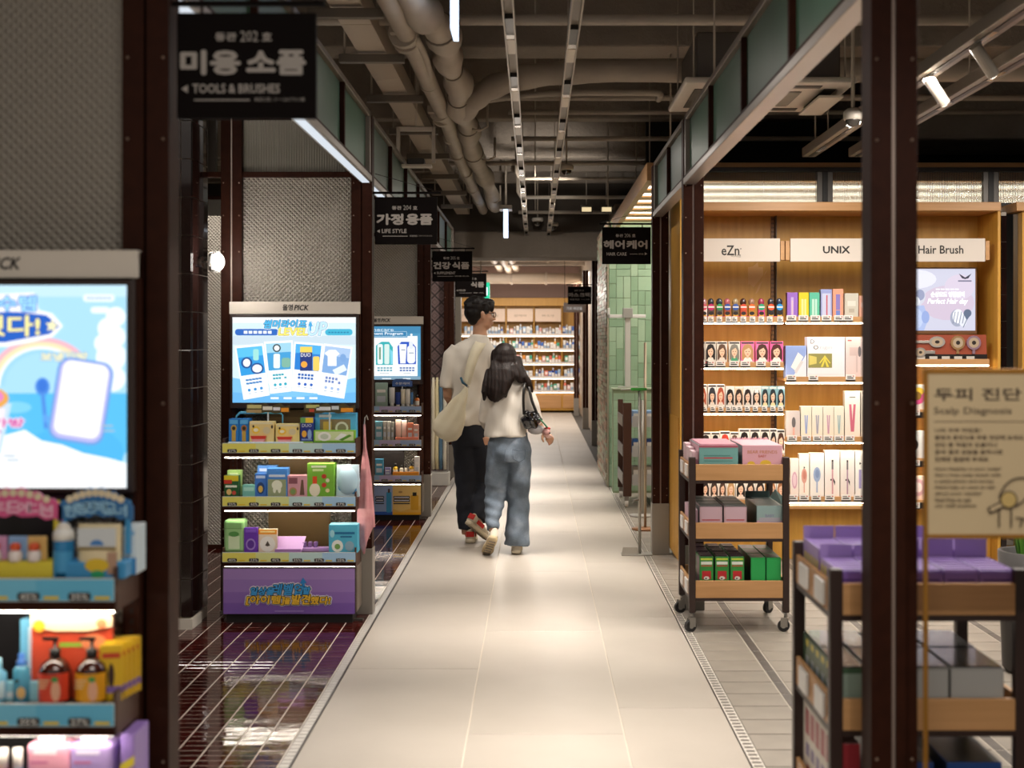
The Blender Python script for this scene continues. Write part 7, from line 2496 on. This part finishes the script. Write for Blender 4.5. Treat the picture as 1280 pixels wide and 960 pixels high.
pref = [['white', 'pale blue', 'blue', 'grey', 'pink', 'white', 'grey'], ['white', 'orange', 'navy', 'white', 'blue', 'green'], ['white', 'coral', 'pink', 'green', 'white', 'orange'], ['blue', 'white', 'navy', 'coral', 'pale blue'], ['white', 'pink', 'coral', 'white', 'grey', 'green']]
cnt = 0
seen = {}
for ri, z in enumerate(FS):
    px = 578.0
    while px < 722:
        nm_ = rng.choice(pref[ri])
        cand = [p for p in protos if p[0] == nm_]
        p = rng.choice(cand)
        px += {'bottle': 3.7, 'tube': 3.9, 'box': 4.7}[p[1]]
        if ri >= 2 and px < 612:
            continue
        near_ = (px - 632.5) % 35
        if near_ < 2 or near_ > 33.4:
            continue
        o = bpy.data.objects.new('cosmetic_' + p[1], p[2])
        COL.objects.link(o)
        o.location = (X(px, FY + .08), FY + .08, z)
        sz = rng.uniform(.72, 1.08)
        o.scale = (1, 1, sz)
        bay = int((px - 562.5) // 35)
        seen[(ri, bay)] = seen.get((ri, bay), 0) + 1
        tag(o, '%s cosmetics %s, %s along the %s bay, %s shelf of the distant unit' % (p[0], p[1], ORD[seen[(ri, bay)] - 1], ORD[bay], rname[ri]), p[1], 'cosmetics on the distant lit shelves')
        cnt += 1
# ================================================================ people
def fuse(mb, name, mat, parent, voxel=.008, smooth=6, factor=.5, inflate=0.0):
    """one continuous skin around everything collected in mb"""
    o = mb.build(name)
    m = o.modifiers.new('r', 'REMESH'); m.mode = 'VOXEL'; m.voxel_size = voxel; m.use_smooth_shade = True
    s = o.modifiers.new('s', 'SMOOTH'); s.factor = factor; s.iterations = smooth
    bpy.context.view_layer.update()
    dg = bpy.context.evaluated_depsgraph_get()
    me = bpy.data.meshes.new_from_object(o.evaluated_get(dg))
    bpy.data.objects.remove(o)
    me.materials.clear()
    me.materials.append(mat)
    for p in me.polygons:
        p.use_smooth = True
        p.material_index = 0
    q = bpy.data.objects.new(name, me)
    COL.objects.link(q)
    q.parent = parent
    return q


def wrinkle(o, amp, fn):
    """push the cloth in and out along its own normals to form folds"""
    me = o.data
    no = [v.normal.copy() for v in me.vertices]
    for v, n in zip(me.vertices, no):
        v.co += n * amp * fn(v.co)
    me.update()


def skin_mat():
    mt, nt, b = custom('skin')
    b.inputs['Base Color'].default_value = lin('#cf9f82')
    b.inputs['Roughness'].default_value = .45
    b.inputs['Subsurface Weight'].default_value = .1
    b.inputs['Subsurface Radius'].default_value = (.02, .008, .004)
    return mt


def hair_mat(c1, c2):
    mt, nt, b = custom('hair')
    tc = node(nt, 'TexCoord')
    mp = node(nt, 'Mapping'); mp.inputs['Scale'].default_value = (90, 90, 5)
    nt.links.new(tc.outputs['Object'], mp.inputs['Vector'])
    no = node(nt, 'TexNoise'); no.inputs['Scale'].default_value = 1.6; no.inputs['Detail'].default_value = 3
    nt.links.new(mp.outputs[0], no.inputs['Vector'])
    rp = ramp(nt, no.outputs['Fac'], [(0.35, c1), (.8, c2)])
    nt.links.new(rp.outputs[0], b.inputs['Base Color'])
    b.inputs['Roughness'].default_value = .5
    b.inputs['Specular IOR Level'].default_value = .3
    bp = node(nt, 'Bump'); bp.inputs['Strength'].default_value = .7; bp.inputs['Distance'].default_value = .004
    nt.links.new(no.outputs['Fac'], bp.inputs['Height'])
    nt.links.new(bp.outputs[0], b.inputs['Normal'])
    return mt


SKIN = skin_mat()
HAIR = hair_mat('#0b0807', '#1d1512')
LHAIR = hair_mat('#120b09', '#2e1e19')
TEE = noise_mat('white_jersey', '#e2dacd', '#e9e2d6', 3, .85, .1, bscale=260, bdist=.001)
NAVY = noise_mat('navy_twill', '#171a24', '#1f222d', 6, .8, .15, bscale=220, bdist=.001)
CANVAS = noise_mat('cream_canvas', '#e6dbbd', '#eee5cb', 5, .85, .25, bscale=180, bdist=.002)
CARD = noise_mat('ribbed_cardigan', '#e0d8cc', '#e8e1d6', 4, .9, .3, (1, 1, .05), bscale=120, bdist=.003)


def denim():
    mt, nt, b = custom('washed_denim')
    g = node(nt, 'NewGeometry')
    n1 = node(nt, 'TexNoise'); n1.inputs['Scale'].default_value = 7; n1.inputs['Detail'].default_value = 4
    nt.links.new(g.outputs['Position'], n1.inputs['Vector'])
    n2 = node(nt, 'TexNoise'); n2.inputs['Scale'].default_value = 260
    nt.links.new(g.outputs['Position'], n2.inputs['Vector'])
    rp = ramp(nt, n1.outputs['Fac'], [(.30, '#5a6671'), (.55, '#768391'), (.78, '#9ba8b6')])
    mx = node(nt, 'Mix'); mx.data_type = 'RGBA'; mx.blend_type = 'MULTIPLY'
    mx.inputs[0].default_value = .35
    nt.links.new(rp.outputs[0], mx.inputs[6])
    rp2 = ramp(nt, n2.outputs['Fac'], [(.3, '#8890a0'), (.7, '#ffffff')])
    nt.links.new(rp2.outputs[0], mx.inputs[7])
    nt.links.new(mx.outputs[2], b.inputs['Base Color'])
    b.inputs['Roughness'].default_value = .85
    return mt


DENIM = denim()


def head(mb, c, yaw, k=1.0, pitch=0.0):
    """skull, face, jaw, nose, lips and ears around c, face to local +Y"""
    Rm = Matrix.Rotation(yaw, 3, 'Z') @ Matrix.Rotation(pitch, 3, 'X')

    def sph(p, r_, s):
        t = MB().sphere((0, 0, 0), r_, M('#808080', n=0), 20, s)
        p = Vector(p) * k
        vs = [Vector(c) + Rm @ (Vector(v) * k + p) for v in t.v]
        mb.add(vs, t.f, SKIN)
    sph((0, -.018, .035), 1, (.073, .092, .086))
    sph((0, .018, -.02), 1, (.062, .074, .092))
    sph((0, .034, -.078), 1, (.043, .046, .034))
    sph((0, .018, -.068), 1, (.055, .06, .035))
    sph((0, .086, .018), 1, (.05, .012, .012))
    sph((0, .097, -.018), 1, (.011, .017, .026))
    sph((0, .106, -.030), 1, (.015, .014, .010))
    sph((0, .088, -.058), 1, (.024, .012, .006))
    sph((0, .086, -.067), 1, (.020, .012, .006))
    for s in (-1, 1):
        sph((s * .074, -.004, -.008), 1, (.009, .017, .030))
        sph((s * .078, -.010, .006), 1, (.007, .013, .018))
        sph((s * .038, .062, -.03), 1, (.022, .022, .02))
    return Rm


def face_bits(par, c, Rm, k=1.0, glasses=False):
    for s in (-1, 1):
        mb = MB().sphere((0, 0, 0), .011 * k, M('#e6e0d8', .2), 12)
        mb.sphere((0, .0055 * k, 0), .0068 * k, M('#20140f', .1), 10)
        o = mb.build('eye', par)
        o.matrix_basis = Matrix.Translation(Vector(c) + Rm @ (Vector((s * .030, .077, .002)) * k)) @ Rm.to_4x4()
    if glasses:
        mb = MB()
        F_ = M('#15110f', .3)
        for s in (-1, 1):
            ring = [(s * .033 + .024 * math.cos(a * math.pi / 9), .098, .0 + .019 * math.sin(a * math.pi / 9)) for a in range(19)]
            mb.tube(ring, .0024, F_, 6)
            mb.tube([(s * .057, .096, .006), (s * .076, .06, .01), (s * .079, -.004, .012), (s * .076, -.014, -.004)], .0022, F_, 6)
            mb.ell(s * .033, 0, .022, .017, .098, CLEAR, 12)
        mb.tube([(-.009, .098, .004), (.009, .098, .004)], .0022, F_, 6)
        o = mb.build('glasses', par)
        o.matrix_basis = Matrix.Translation(Vector(c)) @ Rm.to_4x4() @ Matrix.Scale(k, 4)


def hand(mb, wrist, direction, palm_n, k=1.0, curl=.5, side=1):
    """palm and five separate bent fingers growing from the wrist along direction"""
    d = Vector(direction).normalized()
    n = Vector(palm_n).normalized()
    n = (n - d * n.dot(d)).normalized()
    s = d.cross(n) * side
    w = Vector(wrist)
    mb.tube([w, w + d * .03 * k, w + d * .075 * k], [.020 * k, .030 * k, .033 * k], SKIN, 12, sq=(1, .55) if abs(n.z) > .5 else (1, .7))
    for i, (off, ln) in enumerate(((-.026, .068), (-.009, .077), (.009, .073), (.025, .058))):
        p0 = w + d * .072 * k + s * off * k
        a1, a2 = curl * .7, curl * 1.5
        p1 = p0 + (d * math.cos(a1) - n * -math.sin(a1)) * ln * .5 * k
        p2 = p1 + (d * math.cos(a2) + n * math.sin(a2)) * ln * .32 * k
        p3 = p2 + (d * math.cos(a2 + .5) + n * math.sin(a2 + .5)) * ln * .26 * k
        mb.tube([p0 - d * .01, p0, p1, p2, p3], [.009 * k, .0092 * k, .0085 * k, .008 * k, .0062 * k], SKIN, 8)
    t0 = w + d * .022 * k - s * .022 * k
    mb.tube([t0, t0 - s * .022 * k + d * .022 * k + n * .006, t0 - s * .030 * k + d * .048 * k + n * .014], [.012 * k, .0105 * k, .0075 * k], SKIN, 8)


def shoe(parent, heel, toe, up, L_, name, c_up, c_sole, c_acc=None, k=1.0):
    """a sneaker laid from heel to toe"""
    y = (Vector(toe) - Vector(heel)).normalized()
    z = Vector(up); z = (z - y * z.dot(y)).normalized()
    x = y.cross(z)
    Mx = Matrix((x, y, z)).transposed().to_4x4()
    Mx.translation = Vector(heel)
    out = [(-.036, 0.0), (-.040, .05), (-.038, .12), (-.046, .19), (-.040, .245), (-.018, .275), (.014, .275), (.038, .245), (.046, .19), (.036, .12), (.038, .05), (.034, .0), (.018, -.016), (-.018, -.016)]
    out = [(a * k, b * L_ / .28) for a, b in out]
    rt = thing(name, None, None)
    bpy.data.objects.remove(rt)
    mb = MB()
    n = len(out)
    vs = [(a, b, 0) for a, b in out] + [(a * 1.04, b * 1.01, .014) for a, b in out] + [(a * .97, b * .99, .030) for a, b in out]
    fs = [tuple(range(n))]
    for q in range(2):
        fs += [(q * n + (i + 1) % n, q * n + i, (q + 1) * n + i, (q + 1) * n + (i + 1) % n) for i in range(n)]
    fs.append(tuple(range(3 * n - 1, 2 * n - 1, -1)))
    mb.add(vs, fs, M(c_sole, .6), True)
    for q in range(7):
        b = .02 + q * .035
        mb.box(-.028 * k, .028 * k, b, b + .018, -.0025, .001, M('#8f8474', .7))
    so = mb.build('sole', parent)
    so.matrix_basis = Mx
    mb = MB()
    st = []
    for (b, hw, h, zc) in ((-.012, .030, .052, .05), (.0, .036, .070, .056), (.04, .038, .078, .06), (.08, .038, .072, .058), (.12, .038, .056, .05), (.16, .042, .042, .044), (.205, .043, .034, .04), (.245, .036, .026, .036), (.268, .018, .014, .032)):
        st.append([(hw * k * math.cos(t), b * L_ / .28, .028 + max(0, h * math.sin(t))) for t in [math.pi * q / 10 for q in range(11)]])
    vs = [p for r_ in st for p in r_]
    fs = []
    m_ = 11
    for i in range(len(st) - 1):
        for j in range(m_ - 1):
            fs.append((i * m_ + j, i * m_ + j + 1, (i + 1) * m_ + j + 1, (i + 1) * m_ + j))
    fs.append(tuple(range(m_ - 1, -1, -1)))
    fs.append(tuple((len(st) - 1) * m_ + j for j in range(m_)))
    mb.add(vs, fs, M(c_up, .7), True)
    uo = mb.build('shoe_upper', parent)
    uo.matrix_basis = Mx
    if c_acc:
        mb = MB()
        mb.rbox(-.030, .030, -.0175, -.010, .045, .085, M(c_acc, .6), .003)
        mb.rbox(-.041, -.036, .03, .12, .04, .07, M(c_acc, .6), .002)
        mb.rbox(.036, .041, .03, .12, .04, .07, M(c_acc, .6), .002)
        ao = mb.build('heel_tab', parent)
        ao.matrix_basis = Mx
    return uo


# ---------------------------------------------------------------- the tall shopper
MY = 10.24


def mp(px, py, dy=0.0):
    return Vector((X(px, MY), MY + dy, Z(py, MY)))


def strip_sections(secs, m, seg=28):
    """closed loft through horizontal ellipses: (centre, rx, ry)"""
    mb = MB()
    vs, fs = [], []
    for (c, rx, ry) in secs:
        for k in range(seg):
            a = 2 * math.pi * k / seg
            vs.append((c[0] + rx * math.cos(a), c[1] + ry * math.sin(a), c[2]))
    n = len(secs)
    for j in range(n - 1):
        for k in range(seg):
            k2 = (k + 1) % seg
            fs.append((j * seg + k, j * seg + k2, (j + 1) * seg + k2, (j + 1) * seg + k))
    fs.append(tuple(range(seg - 1, -1, -1)))
    fs.append(tuple((n - 1) * seg + k for k in range(seg)))
    mb.add(vs, fs, m, True)
    return mb


man = thing('person', 'tall person in white t-shirt, navy trousers and glasses, walking away with head turned', 'person', (0, 0, 0))
u = MY / FPX
hc = mp(600.5, 393.5, .01)
YAW_M = R(-68)
# body under the clothes
mb = MB()
Rm = head(mb, hc, YAW_M, 1.04)
mb.tube([mp(600, 426, .02), mp(599.5, 414, .015), mp(600, 404, .01)], [.062, .053, .055], SKIN, 16)
for (c, rx, ry) in [(0, 0, 0)]:
    pass
tor = [(mp(588, 545), .12, .085), (mp(588, 520), .115, .08), (mp(588, 490), .13, .085), (mp(589, 460), .13, .08), (mp(590, 442), .125, .07), (mp(594, 433), .09, .06), (mp(598, 425), .055, .05)]
b_ = strip_sections(tor, SKIN)
mb.add(b_.v, b_.f, SKIN)
# left arm: upper arm down, forearm forward
mb.tube([mp(571, 440), mp(563, 460, -.01), mp(560, 485, .0), mp(560.5, 496, .02)], [.042, .043, .041, .040], SKIN, 14)
mb.tube([mp(560.5, 495, .02), mp(565, 505, .12), mp(571, 511, .24)], [.041, .038, .028], SKIN, 14)
hand(mb, mp(571, 511, .24), (.3, .9, -.1), (0, 0, -1), 1.0, .9, 1)
# right arm behind the other shopper
mb.tube([mp(608, 438), mp(614, 462), mp(614, 488, .01), mp(612, 498, .03)], [.042, .042, .041, .038], SKIN, 14)
mb.tube([mp(612, 497, .03), mp(608, 510, .12), mp(603, 519, .2)], [.041, .037, .027], SKIN, 14)
hand(mb, mp(603, 519, .2), (-.3, .6, -.5), (0, .4, -1), 1.0, .9, -1)
# legs
mb.tube([mp(580, 545), mp(582, 580, .01), mp(583, 612, .02), mp(583, 640, .0), mp(583.5, 668, -.01)], [.085, .075, .055, .05, .038], SKIN, 14)
mb.tube([mp(597, 545), mp(601, 578, .03), mp(604, 606, .06), mp(601, 632, -.06), mp(594, 652, -.12)], [.085, .075, .055, .048, .036], SKIN, 14)
fuse(mb, 'body', SKIN, man, .0065, 4)
face_bits(man, hc, Rm, 1.04, True)


def rel(c, Rm, p, k=1.0):
    return Vector(c) + Rm @ (Vector(p) * k)


def ellr(mb, c, Rm, p, s, k=1.0, seg=20, m=None):
    t = MB().sphere((0, 0, 0), 1, M('#808080', n=0), seg, s)
    mb.add([Vector(c) + Rm @ ((Vector(v) + Vector(p)) * k) for v in t.v], t.f, m or HAIR)


mb = MB()
ellr(mb, hc, Rm, (0, -.026, .058), (.086, .098, .078), 1.04)
ellr(mb, hc, Rm, (0, -.05, .018), (.080, .072, .075), 1.04)
ellr(mb, hc, Rm, (0, .052, .088), (.062, .055, .034), 1.04)
ellr(mb, hc, Rm, (0, .080, .066), (.050, .022, .030), 1.04)
ellr(mb, hc, Rm, (0, -.058, -.032), (.055, .038, .045), 1.04)
for s in (-1, 1):
    ellr(mb, hc, Rm, (s * .070, .018, .045), (.012, .030, .045), 1.04)
    ellr(mb, hc, Rm, (s * .055, .066, .052), (.018, .02, .034), 1.04)
rng = random.Random(2)
for q in range(46):
    a = rng.uniform(0, 2 * math.pi)
    e = rng.uniform(.2, 1.3)
    ellr(mb, hc, Rm, (.078 * math.cos(a) * math.cos(e), -.026 + .09 * math.sin(a) * math.cos(e), .06 + .072 * math.sin(e)), (.018, .018, .012), 1.04, 8)
hm = fuse(mb, 'hair', HAIR, man, .006, 3)
# t-shirt
mb = MB()
sec = [(mp(588.5, 531), .128, .105), (mp(588, 518), .132, .108), (mp(587.5, 500), .135, .108), (mp(587, 480), .146, .110), (mp(587.5, 460), .162, .112), (mp(588.5, 445), .172, .108), (mp(590, 436), .165, .098), (mp(593, 430), .135, .085), (mp(597, 424), .092, .072), (mp(599, 418.5), .064, .062)]
b_ = strip_sections(sec, TEE, 32)
mb.add(b_.v, b_.f, TEE)
mb.tube([mp(573, 436), mp(566, 445, -.005), mp(562.5, 462, -.01), mp(560.5, 484.5, -.005)], [.066, .070, .068, .066], TEE, 16)
mb.tube([mp(606, 436), mp(613, 445), mp(616, 462), mp(615.5, 484)], [.066, .070, .068, .064], TEE, 16)
ts = fuse(mb, 't_shirt', TEE, man, .008, 5)
wrinkle(ts, .006, lambda c: math.sin(c.x * 38 + c.z * 24) * .6 + math.sin(c.z * 40 - c.x * 55 + 1) * .5 * max(0, min(1, (1.35 - c.z) * 3)))
# trousers
mb = MB()
b_ = strip_sections([(mp(587, 558), .135, .105), (mp(587.5, 545), .135, .108), (mp(588, 532), .122, .10), (mp(588, 526), .118, .095)], NAVY)
mb.add(b_.v, b_.f, NAVY)
mb.tube([mp(580.5, 545), mp(581, 560), mp(582, 585, .01), mp(583, 612, .02), mp(583.5, 640, .01), mp(583.5, 662, -.01)], [.088, .092, .088, .083, .076, .068], NAVY, 20, sq=(1, 1.05))
mb.tube([mp(595, 545), mp(598, 560, .01), mp(602, 585, .04), mp(604, 606, .06), mp(602, 628, -.03), mp(597.5, 648, -.09)], [.088, .090, .084, .078, .072, .066], NAVY, 20)
tr = fuse(mb, 'trousers', NAVY, man, .008, 5)
wrinkle(tr, .006, lambda c: math.sin(c.z * 26 + c.x * 40) * .5 + math.sin(c.z * 60 - c.x * 30) * .35)
shoe(man, mp(588.5, 676.2, -.09), mp(589, 676.2, .19) + Vector((0, 0, 0)), (0, 0, 1), .28, 'shoe', '#cabda6', '#d8ccb4', '#c8241c')
shoe(man, mp(586.5, 652, -.17), mp(604.5, 672, -.02), (.62, .45, .7), .27, 'shoe', '#c2b49c', '#d9c9ac', '#c8241c')

# tote bag on the tall shopper's back
bag = thing('tote_bag', 'cream canvas shoulder bag with teal buckle hanging on the tall shopper', 'bag', (0, 0, 0))
mb = MB()
ax = [mp(583.5, 482, -.155), mp(581, 490, -.17), mp(577, 500, -.185), mp(571.5, 512, -.19), mp(566, 523, -.19), mp(561.5, 533, -.19), mp(557.5, 541, -.185), mp(554.5, 546.5, -.18)]
mb.tube(ax, [.014, .030, .054, .084, .108, .118, .104, .05], CANVAS, 26, sq=(1, .42))
bg = fuse(mb, 'bag_body', CANVAS, bag, .008, 6)
ax0, ax1 = ax[0], ax[-1]
wrinkle(bg, .0055, lambda c: math.sin((c.x - ax0.x) * 70 - (c.z - ax0.z) * 38 + 2.2 * math.sin((c.z - ax0.z) * 9)) * max(.25, min(1, (c.z - .86) * 5)))
mb = MB()
st = [mp(584, 482, -.155), mp(587, 468, -.150), mp(591, 452, -.142), mp(596, 438, -.125), mp(600.5, 430, -.09), mp(602, 427.5, -.03), mp(601, 430, .06)]
P_ = resample(st, 5)
vs, fs = [], []
for i, p in enumerate(P_):
    wd = .026 + .012 * math.sin(i / (len(P_) - 1) * math.pi * .8)
    d = (P_[min(i + 1, len(P_) - 1)] - P_[max(i - 1, 0)]).normalized()
    sd = d.cross(Vector((0, -1, .25))).normalized() * wd
    nn = sd.cross(d).normalized() * .004
    vs += [p - sd - nn, p + sd - nn, p + sd + nn, p - sd + nn]
for i in range(len(P_) - 1):
    for k in range(4):
        k2 = (k + 1) % 4
        fs.append((i * 4 + k, i * 4 + k2, (i + 1) * 4 + k2, (i + 1) * 4 + k))
fs += [(0, 1, 2, 3), tuple(len(vs) - 4 + k for k in (3, 2, 1, 0))]
mb.add(vs, fs, CANVAS, True)
mb.build('strap', bag)
mb = MB().tube([mp(577.5, 471, -.175), mp(580, 477, -.185), mp(585.5, 481.5, -.185)], [.008, .010, .008], M('#2a5a70', .4), 8)
mb.tube([mp(585.5, 481.5, -.186), mp(587.5, 483, -.186)], .009, M('#d8d4cc', .2, .8), 10)
mb.build('buckle', bag)

# ---------------------------------------------------------------- the long haired shopper
WY = 9.66


def wp(px, py, dy=0.0):
    return Vector((X(px, WY), WY + dy, Z(py, WY)))


wom = thing('person', 'person with long black hair, cream cropped cardigan and wide blue jeans, walking away', 'person', (0, 0, 0))
wc = wp(630, 451.5, .02)
mb = MB()
Rw = head(mb, wc, R(12), .93)
mb.tube([wp(633, 478, .01), wp(631.5, 470, .015), wp(631, 462, .02)], [.052, .044, .046], SKIN, 14)
b_ = strip_sections([(wp(636, 566), .125, .095), (wp(636, 548), .118, .085), (wp(635, 530), .105, .078), (wp(635.5, 505), .11, .075), (wp(636, 492), .105, .068), (wp(635.5, 484), .075, .055), (wp(634, 476), .045, .045)], SKIN)
mb.add(b_.v, b_.f, SKIN)
mb.tube([wp(620, 490), wp(611, 503), wp(608, 520, .01), wp(608, 524, .03)], [.034, .034, .03, .03], SKIN, 12)
mb.tube([wp(608, 523, .03), wp(611, 532, .12), wp(615, 538, .2)], [.032, .03, .022], SKIN, 12)
hand(mb, wp(615, 538, .2), (.2, .8, -.3), (0, .2, -1), .88, .8, 1)
mb.tube([wp(653, 490), wp(662.5, 502), wp(667, 518, .01), wp(669, 523, .02)], [.034, .034, .03, .03], SKIN, 12)
wr = wp(678, 539, .02)
mb.tube([wp(669, 522, .02), wp(674, 532, .03), wr], [.032, .029, .022], SKIN, 12)
hand(mb, wr, (.62, -.05, -.62), (-.3, .8, -.1), .92, .75, 1)
mb.tube([wp(624, 565), wp(621, 595, .01), wp(618.5, 622, .03), wp(617, 642, -.06), wp(617.5, 662, -.13)], [.085, .07, .05, .042, .03], SKIN, 12)
mb.tube([wp(649, 565), wp(648.5, 595), wp(648, 622, .02), wp(647, 650, .0), wp(646.5, 684, -.01)], [.085, .07, .05, .042, .03], SKIN, 12)
fuse(mb, 'body', SKIN, wom, .0055, 3)
face_bits(wom, wc, Rw, .93)
# hair
mb = MB()
ellr(mb, wc, Rw, (0, -.024, .045), (.088, .102, .092), .97, 22, LHAIR)
ellr(mb, wc, Rw, (0, -.05, .0), (.092, .082, .10), .97, 22, LHAIR)
for s in (-1, 1):
    ellr(mb, wc, Rw, (s * .075, .02, .0), (.022, .045, .09), .97, 16, LHAIR)
mb.tube([wp(629, 452, -.05), wp(628, 464, -.085), wp(625, 476, -.105), wp(621, 487, -.115), wp(617.5, 495, -.115), wp(615, 501, -.11)], [.088, .098, .094, .082, .062, .022], LHAIR, 20, sq=(1, .5))
mb.tube([wp(613, 462, -.03), wp(609, 478, -.06), wp(606.5, 490, -.08), wp(606, 500, -.08)], [.03, .03, .024, .008], LHAIR, 10)
mb.tube([wp(636, 460, -.07), wp(636, 475, -.11), wp(633, 487, -.125), wp(632, 496, -.12)], [.05, .04, .024, .007], LHAIR, 12)
mb.tube([wp(624, 480, -.12), wp(622, 492, -.135), wp(619, 501, -.13)], [.03, .02, .006], LHAIR, 10)
mb.tube([wp(644, 448, -.02), wp(649, 462, -.05), wp(655, 472, -.07), wp(661, 480, -.06), wp(664.5, 488, -.03), wp(664, 495, -.02)], [.045, .042, .034, .026, .018, .006], LHAIR, 14)
mb.tube([wp(640, 458, -.07), wp(646, 470, -.095), wp(653, 479, -.09)], [.04, .028, .01], LHAIR, 12)
lh = fuse(mb, 'long_hair', LHAIR, wom, .006, 4)
wrinkle(lh, .003, lambda c: (math.sin(c.x * 240 + math.sin(c.z * 14) * 2) * .5 + math.sin(c.x * 77 + c.z * 9 + math.sin(c.z * 23)) * .9) * max(.15, min(1, (1.48 - c.z) * 4)))
# cardigan
mb = MB()
b_ = strip_sections([(wp(632, 545.5), .156, .120), (wp(632.5, 535), .150, .118), (wp(633.5, 515), .142, .112), (wp(635, 498), .146, .106), (wp(636, 488), .148, .098), (wp(636.5, 482), .128, .086), (wp(635.5, 476.5), .084, .066), (wp(634.5, 473.5), .06, .056)], CARD, 32)
mb.add(b_.v, b_.f, CARD)
mb.tube([wp(619, 487), wp(612, 497, -.005), wp(608.5, 510), wp(607, 523, .02), wp(610, 533, .11)], [.052, .056, .054, .050, .044], CARD, 14)
mb.tube([wp(653, 486), wp(660, 495, -.005), wp(664.5, 508), wp(668.5, 521, .01), wp(673.5, 530, .02)], [.052, .056, .054, .050, .042], CARD, 14)
cg = fuse(mb, 'cardigan', CARD, wom, .0075, 5)
wrinkle(cg, .005, lambda c: math.sin(c.z * 30 + c.x * 34) * .5 + math.sin(c.x * 60) * .35)
# jeans
mb = MB()
b_ = strip_sections([(wp(636.5, 576), .150, .115), (wp(636.5, 566), .156, .120), (wp(636.5, 555), .150, .112), (wp(636.5, 545), .135, .10), (wp(636.5, 540), .13, .095)], DENIM)
mb.add(b_.v, b_.f, DENIM)
mb.tube([wp(623.5, 562), wp(622.5, 578), wp(621, 598, .01), wp(619.5, 618, .03), wp(617.5, 634, -.03), wp(616.5, 646, -.08), wp(616.5, 659, -.12)], [.084, .086, .084, .080, .066, .054, .045], DENIM, 20)
mb.tube([wp(649.5, 562), wp(649.5, 578), wp(648.5, 600), wp(648, 622, .02), wp(647.5, 645, .01), wp(646.5, 665, .0), wp(646, 681, -.0)], [.084, .086, .083, .078, .080, .086, .092], DENIM, 22, sq=(1, 1.1))
jn = fuse(mb, 'jeans', DENIM, wom, .0075, 4)
wrinkle(jn, .0045, lambda c: math.sin(c.z * 46 + c.x * 28) * .5 + math.sin(c.z * 30 - c.x * 60 + 2) * .5 + (.8 * math.sin(c.z * 95 + c.x * 25) if c.z < .50 and c.x < X(632, WY) else 0))
mb = MB()
for (a, b) in ((617, 632), (641, 657)):
    pts = [wp(a, 560, -.128), wp((a + b) / 2, 562, -.131), wp(b, 560, -.127), wp(b - 1, 572, -.122), wp((a + b) / 2, 576, -.124), wp(a + 1, 572, -.122), wp(a, 560, -.128)]
    mb.tube(pts, .0015, M('#4a5868', .8), 5)
mb.build('pocket_seam', wom)
shoe(wom, wp(645, 690.5, -.05), wp(646.5, 690.5, .19), (0, 0, 1), .24, 'shoe', '#cfc4b2', '#c9bda6', None, .88)
shoe(wom, wp(617.5, 669, -.235), wp(608, 691, -.06), (.12, .72, .68), .24, 'shoe', '#d2c7b6', '#cdb993', None, .88)

# shoulder bag with charm
hb = thing('shoulder_bag', 'glossy black shoulder bag with green ribbon and pink plush charm', 'bag', (0, 0, 0))
mb = MB()
c_ = wp(664, 524, -.10)
mb.sphere(c_, 1, M('#0e0d10', .12, coat=.8), 24, (.072, .05, .062))
mb.sphere(c_ + Vector((-.01, 0, .03)), 1, M('#0e0d10', .12, coat=.8), 20, (.05, .048, .045))
bk = fuse(mb, 'bag_body', M('#0e0d10', .12, coat=.8), hb, .006, 3)
wrinkle(bk, .006, lambda c: math.sin(c.x * 90 + c.z * 50) + .6 * math.sin(c.z * 120))
mb = MB().sphere(wp(670, 536, -.08), 1, M('#a8a4a6', .25, coat=.4), 18, (.06, .04, .035))
mb.build('clear_pouch', hb)
mb = MB()
mb.tube(resample([wp(655, 517, -.12), wp(654.5, 500, -.135), wp(655, 486, -.13), wp(657, 478, -.08), wp(659, 477, .0)], 4), .009, M('#14110f', .4), 8)
mb.build('strap', hb)
mb = MB()
mb.tube(resample([wp(659, 477, -.02), wp(662, 487, -.10), wp(665, 500, -.12), wp(670, 513, -.12), wp(674, 524, -.11)], 4), .0105, M('#14110f', .4), 8)
mb.build('strap', hb)
mb = MB().tube(resample([wp(673, 521, -.12), wp(678, 526, -.125), wp(684, 533, -.12)], 4), .011, M('#1f6a45', .5), 8, sq=(1, .5))
mb.build('ribbon', hb)
mb = MB().sphere(wp(683, 538.5, -.10), .028, M('#dba6a0', .7), 14)
mb.sphere(wp(684, 534.5, -.10), .018, M('#b8302c', .6), 12, (1.3, 1, .6))
mb.sphere(wp(687, 540, -.12), .006, M('#1c1614', .3), 8)
mb.build('plush_charm', hb)
mb = MB()
for q in range(6):
    mb.tube([wp(682, 541, -.10), wp(680 + q * 2.2, 547 - abs(q - 2.5) * .8, -.10)], [.008, .005], M('#e0b4a8' if q % 2 else '#e8c6b8', .5), 8)
mb.build('beads', hb)
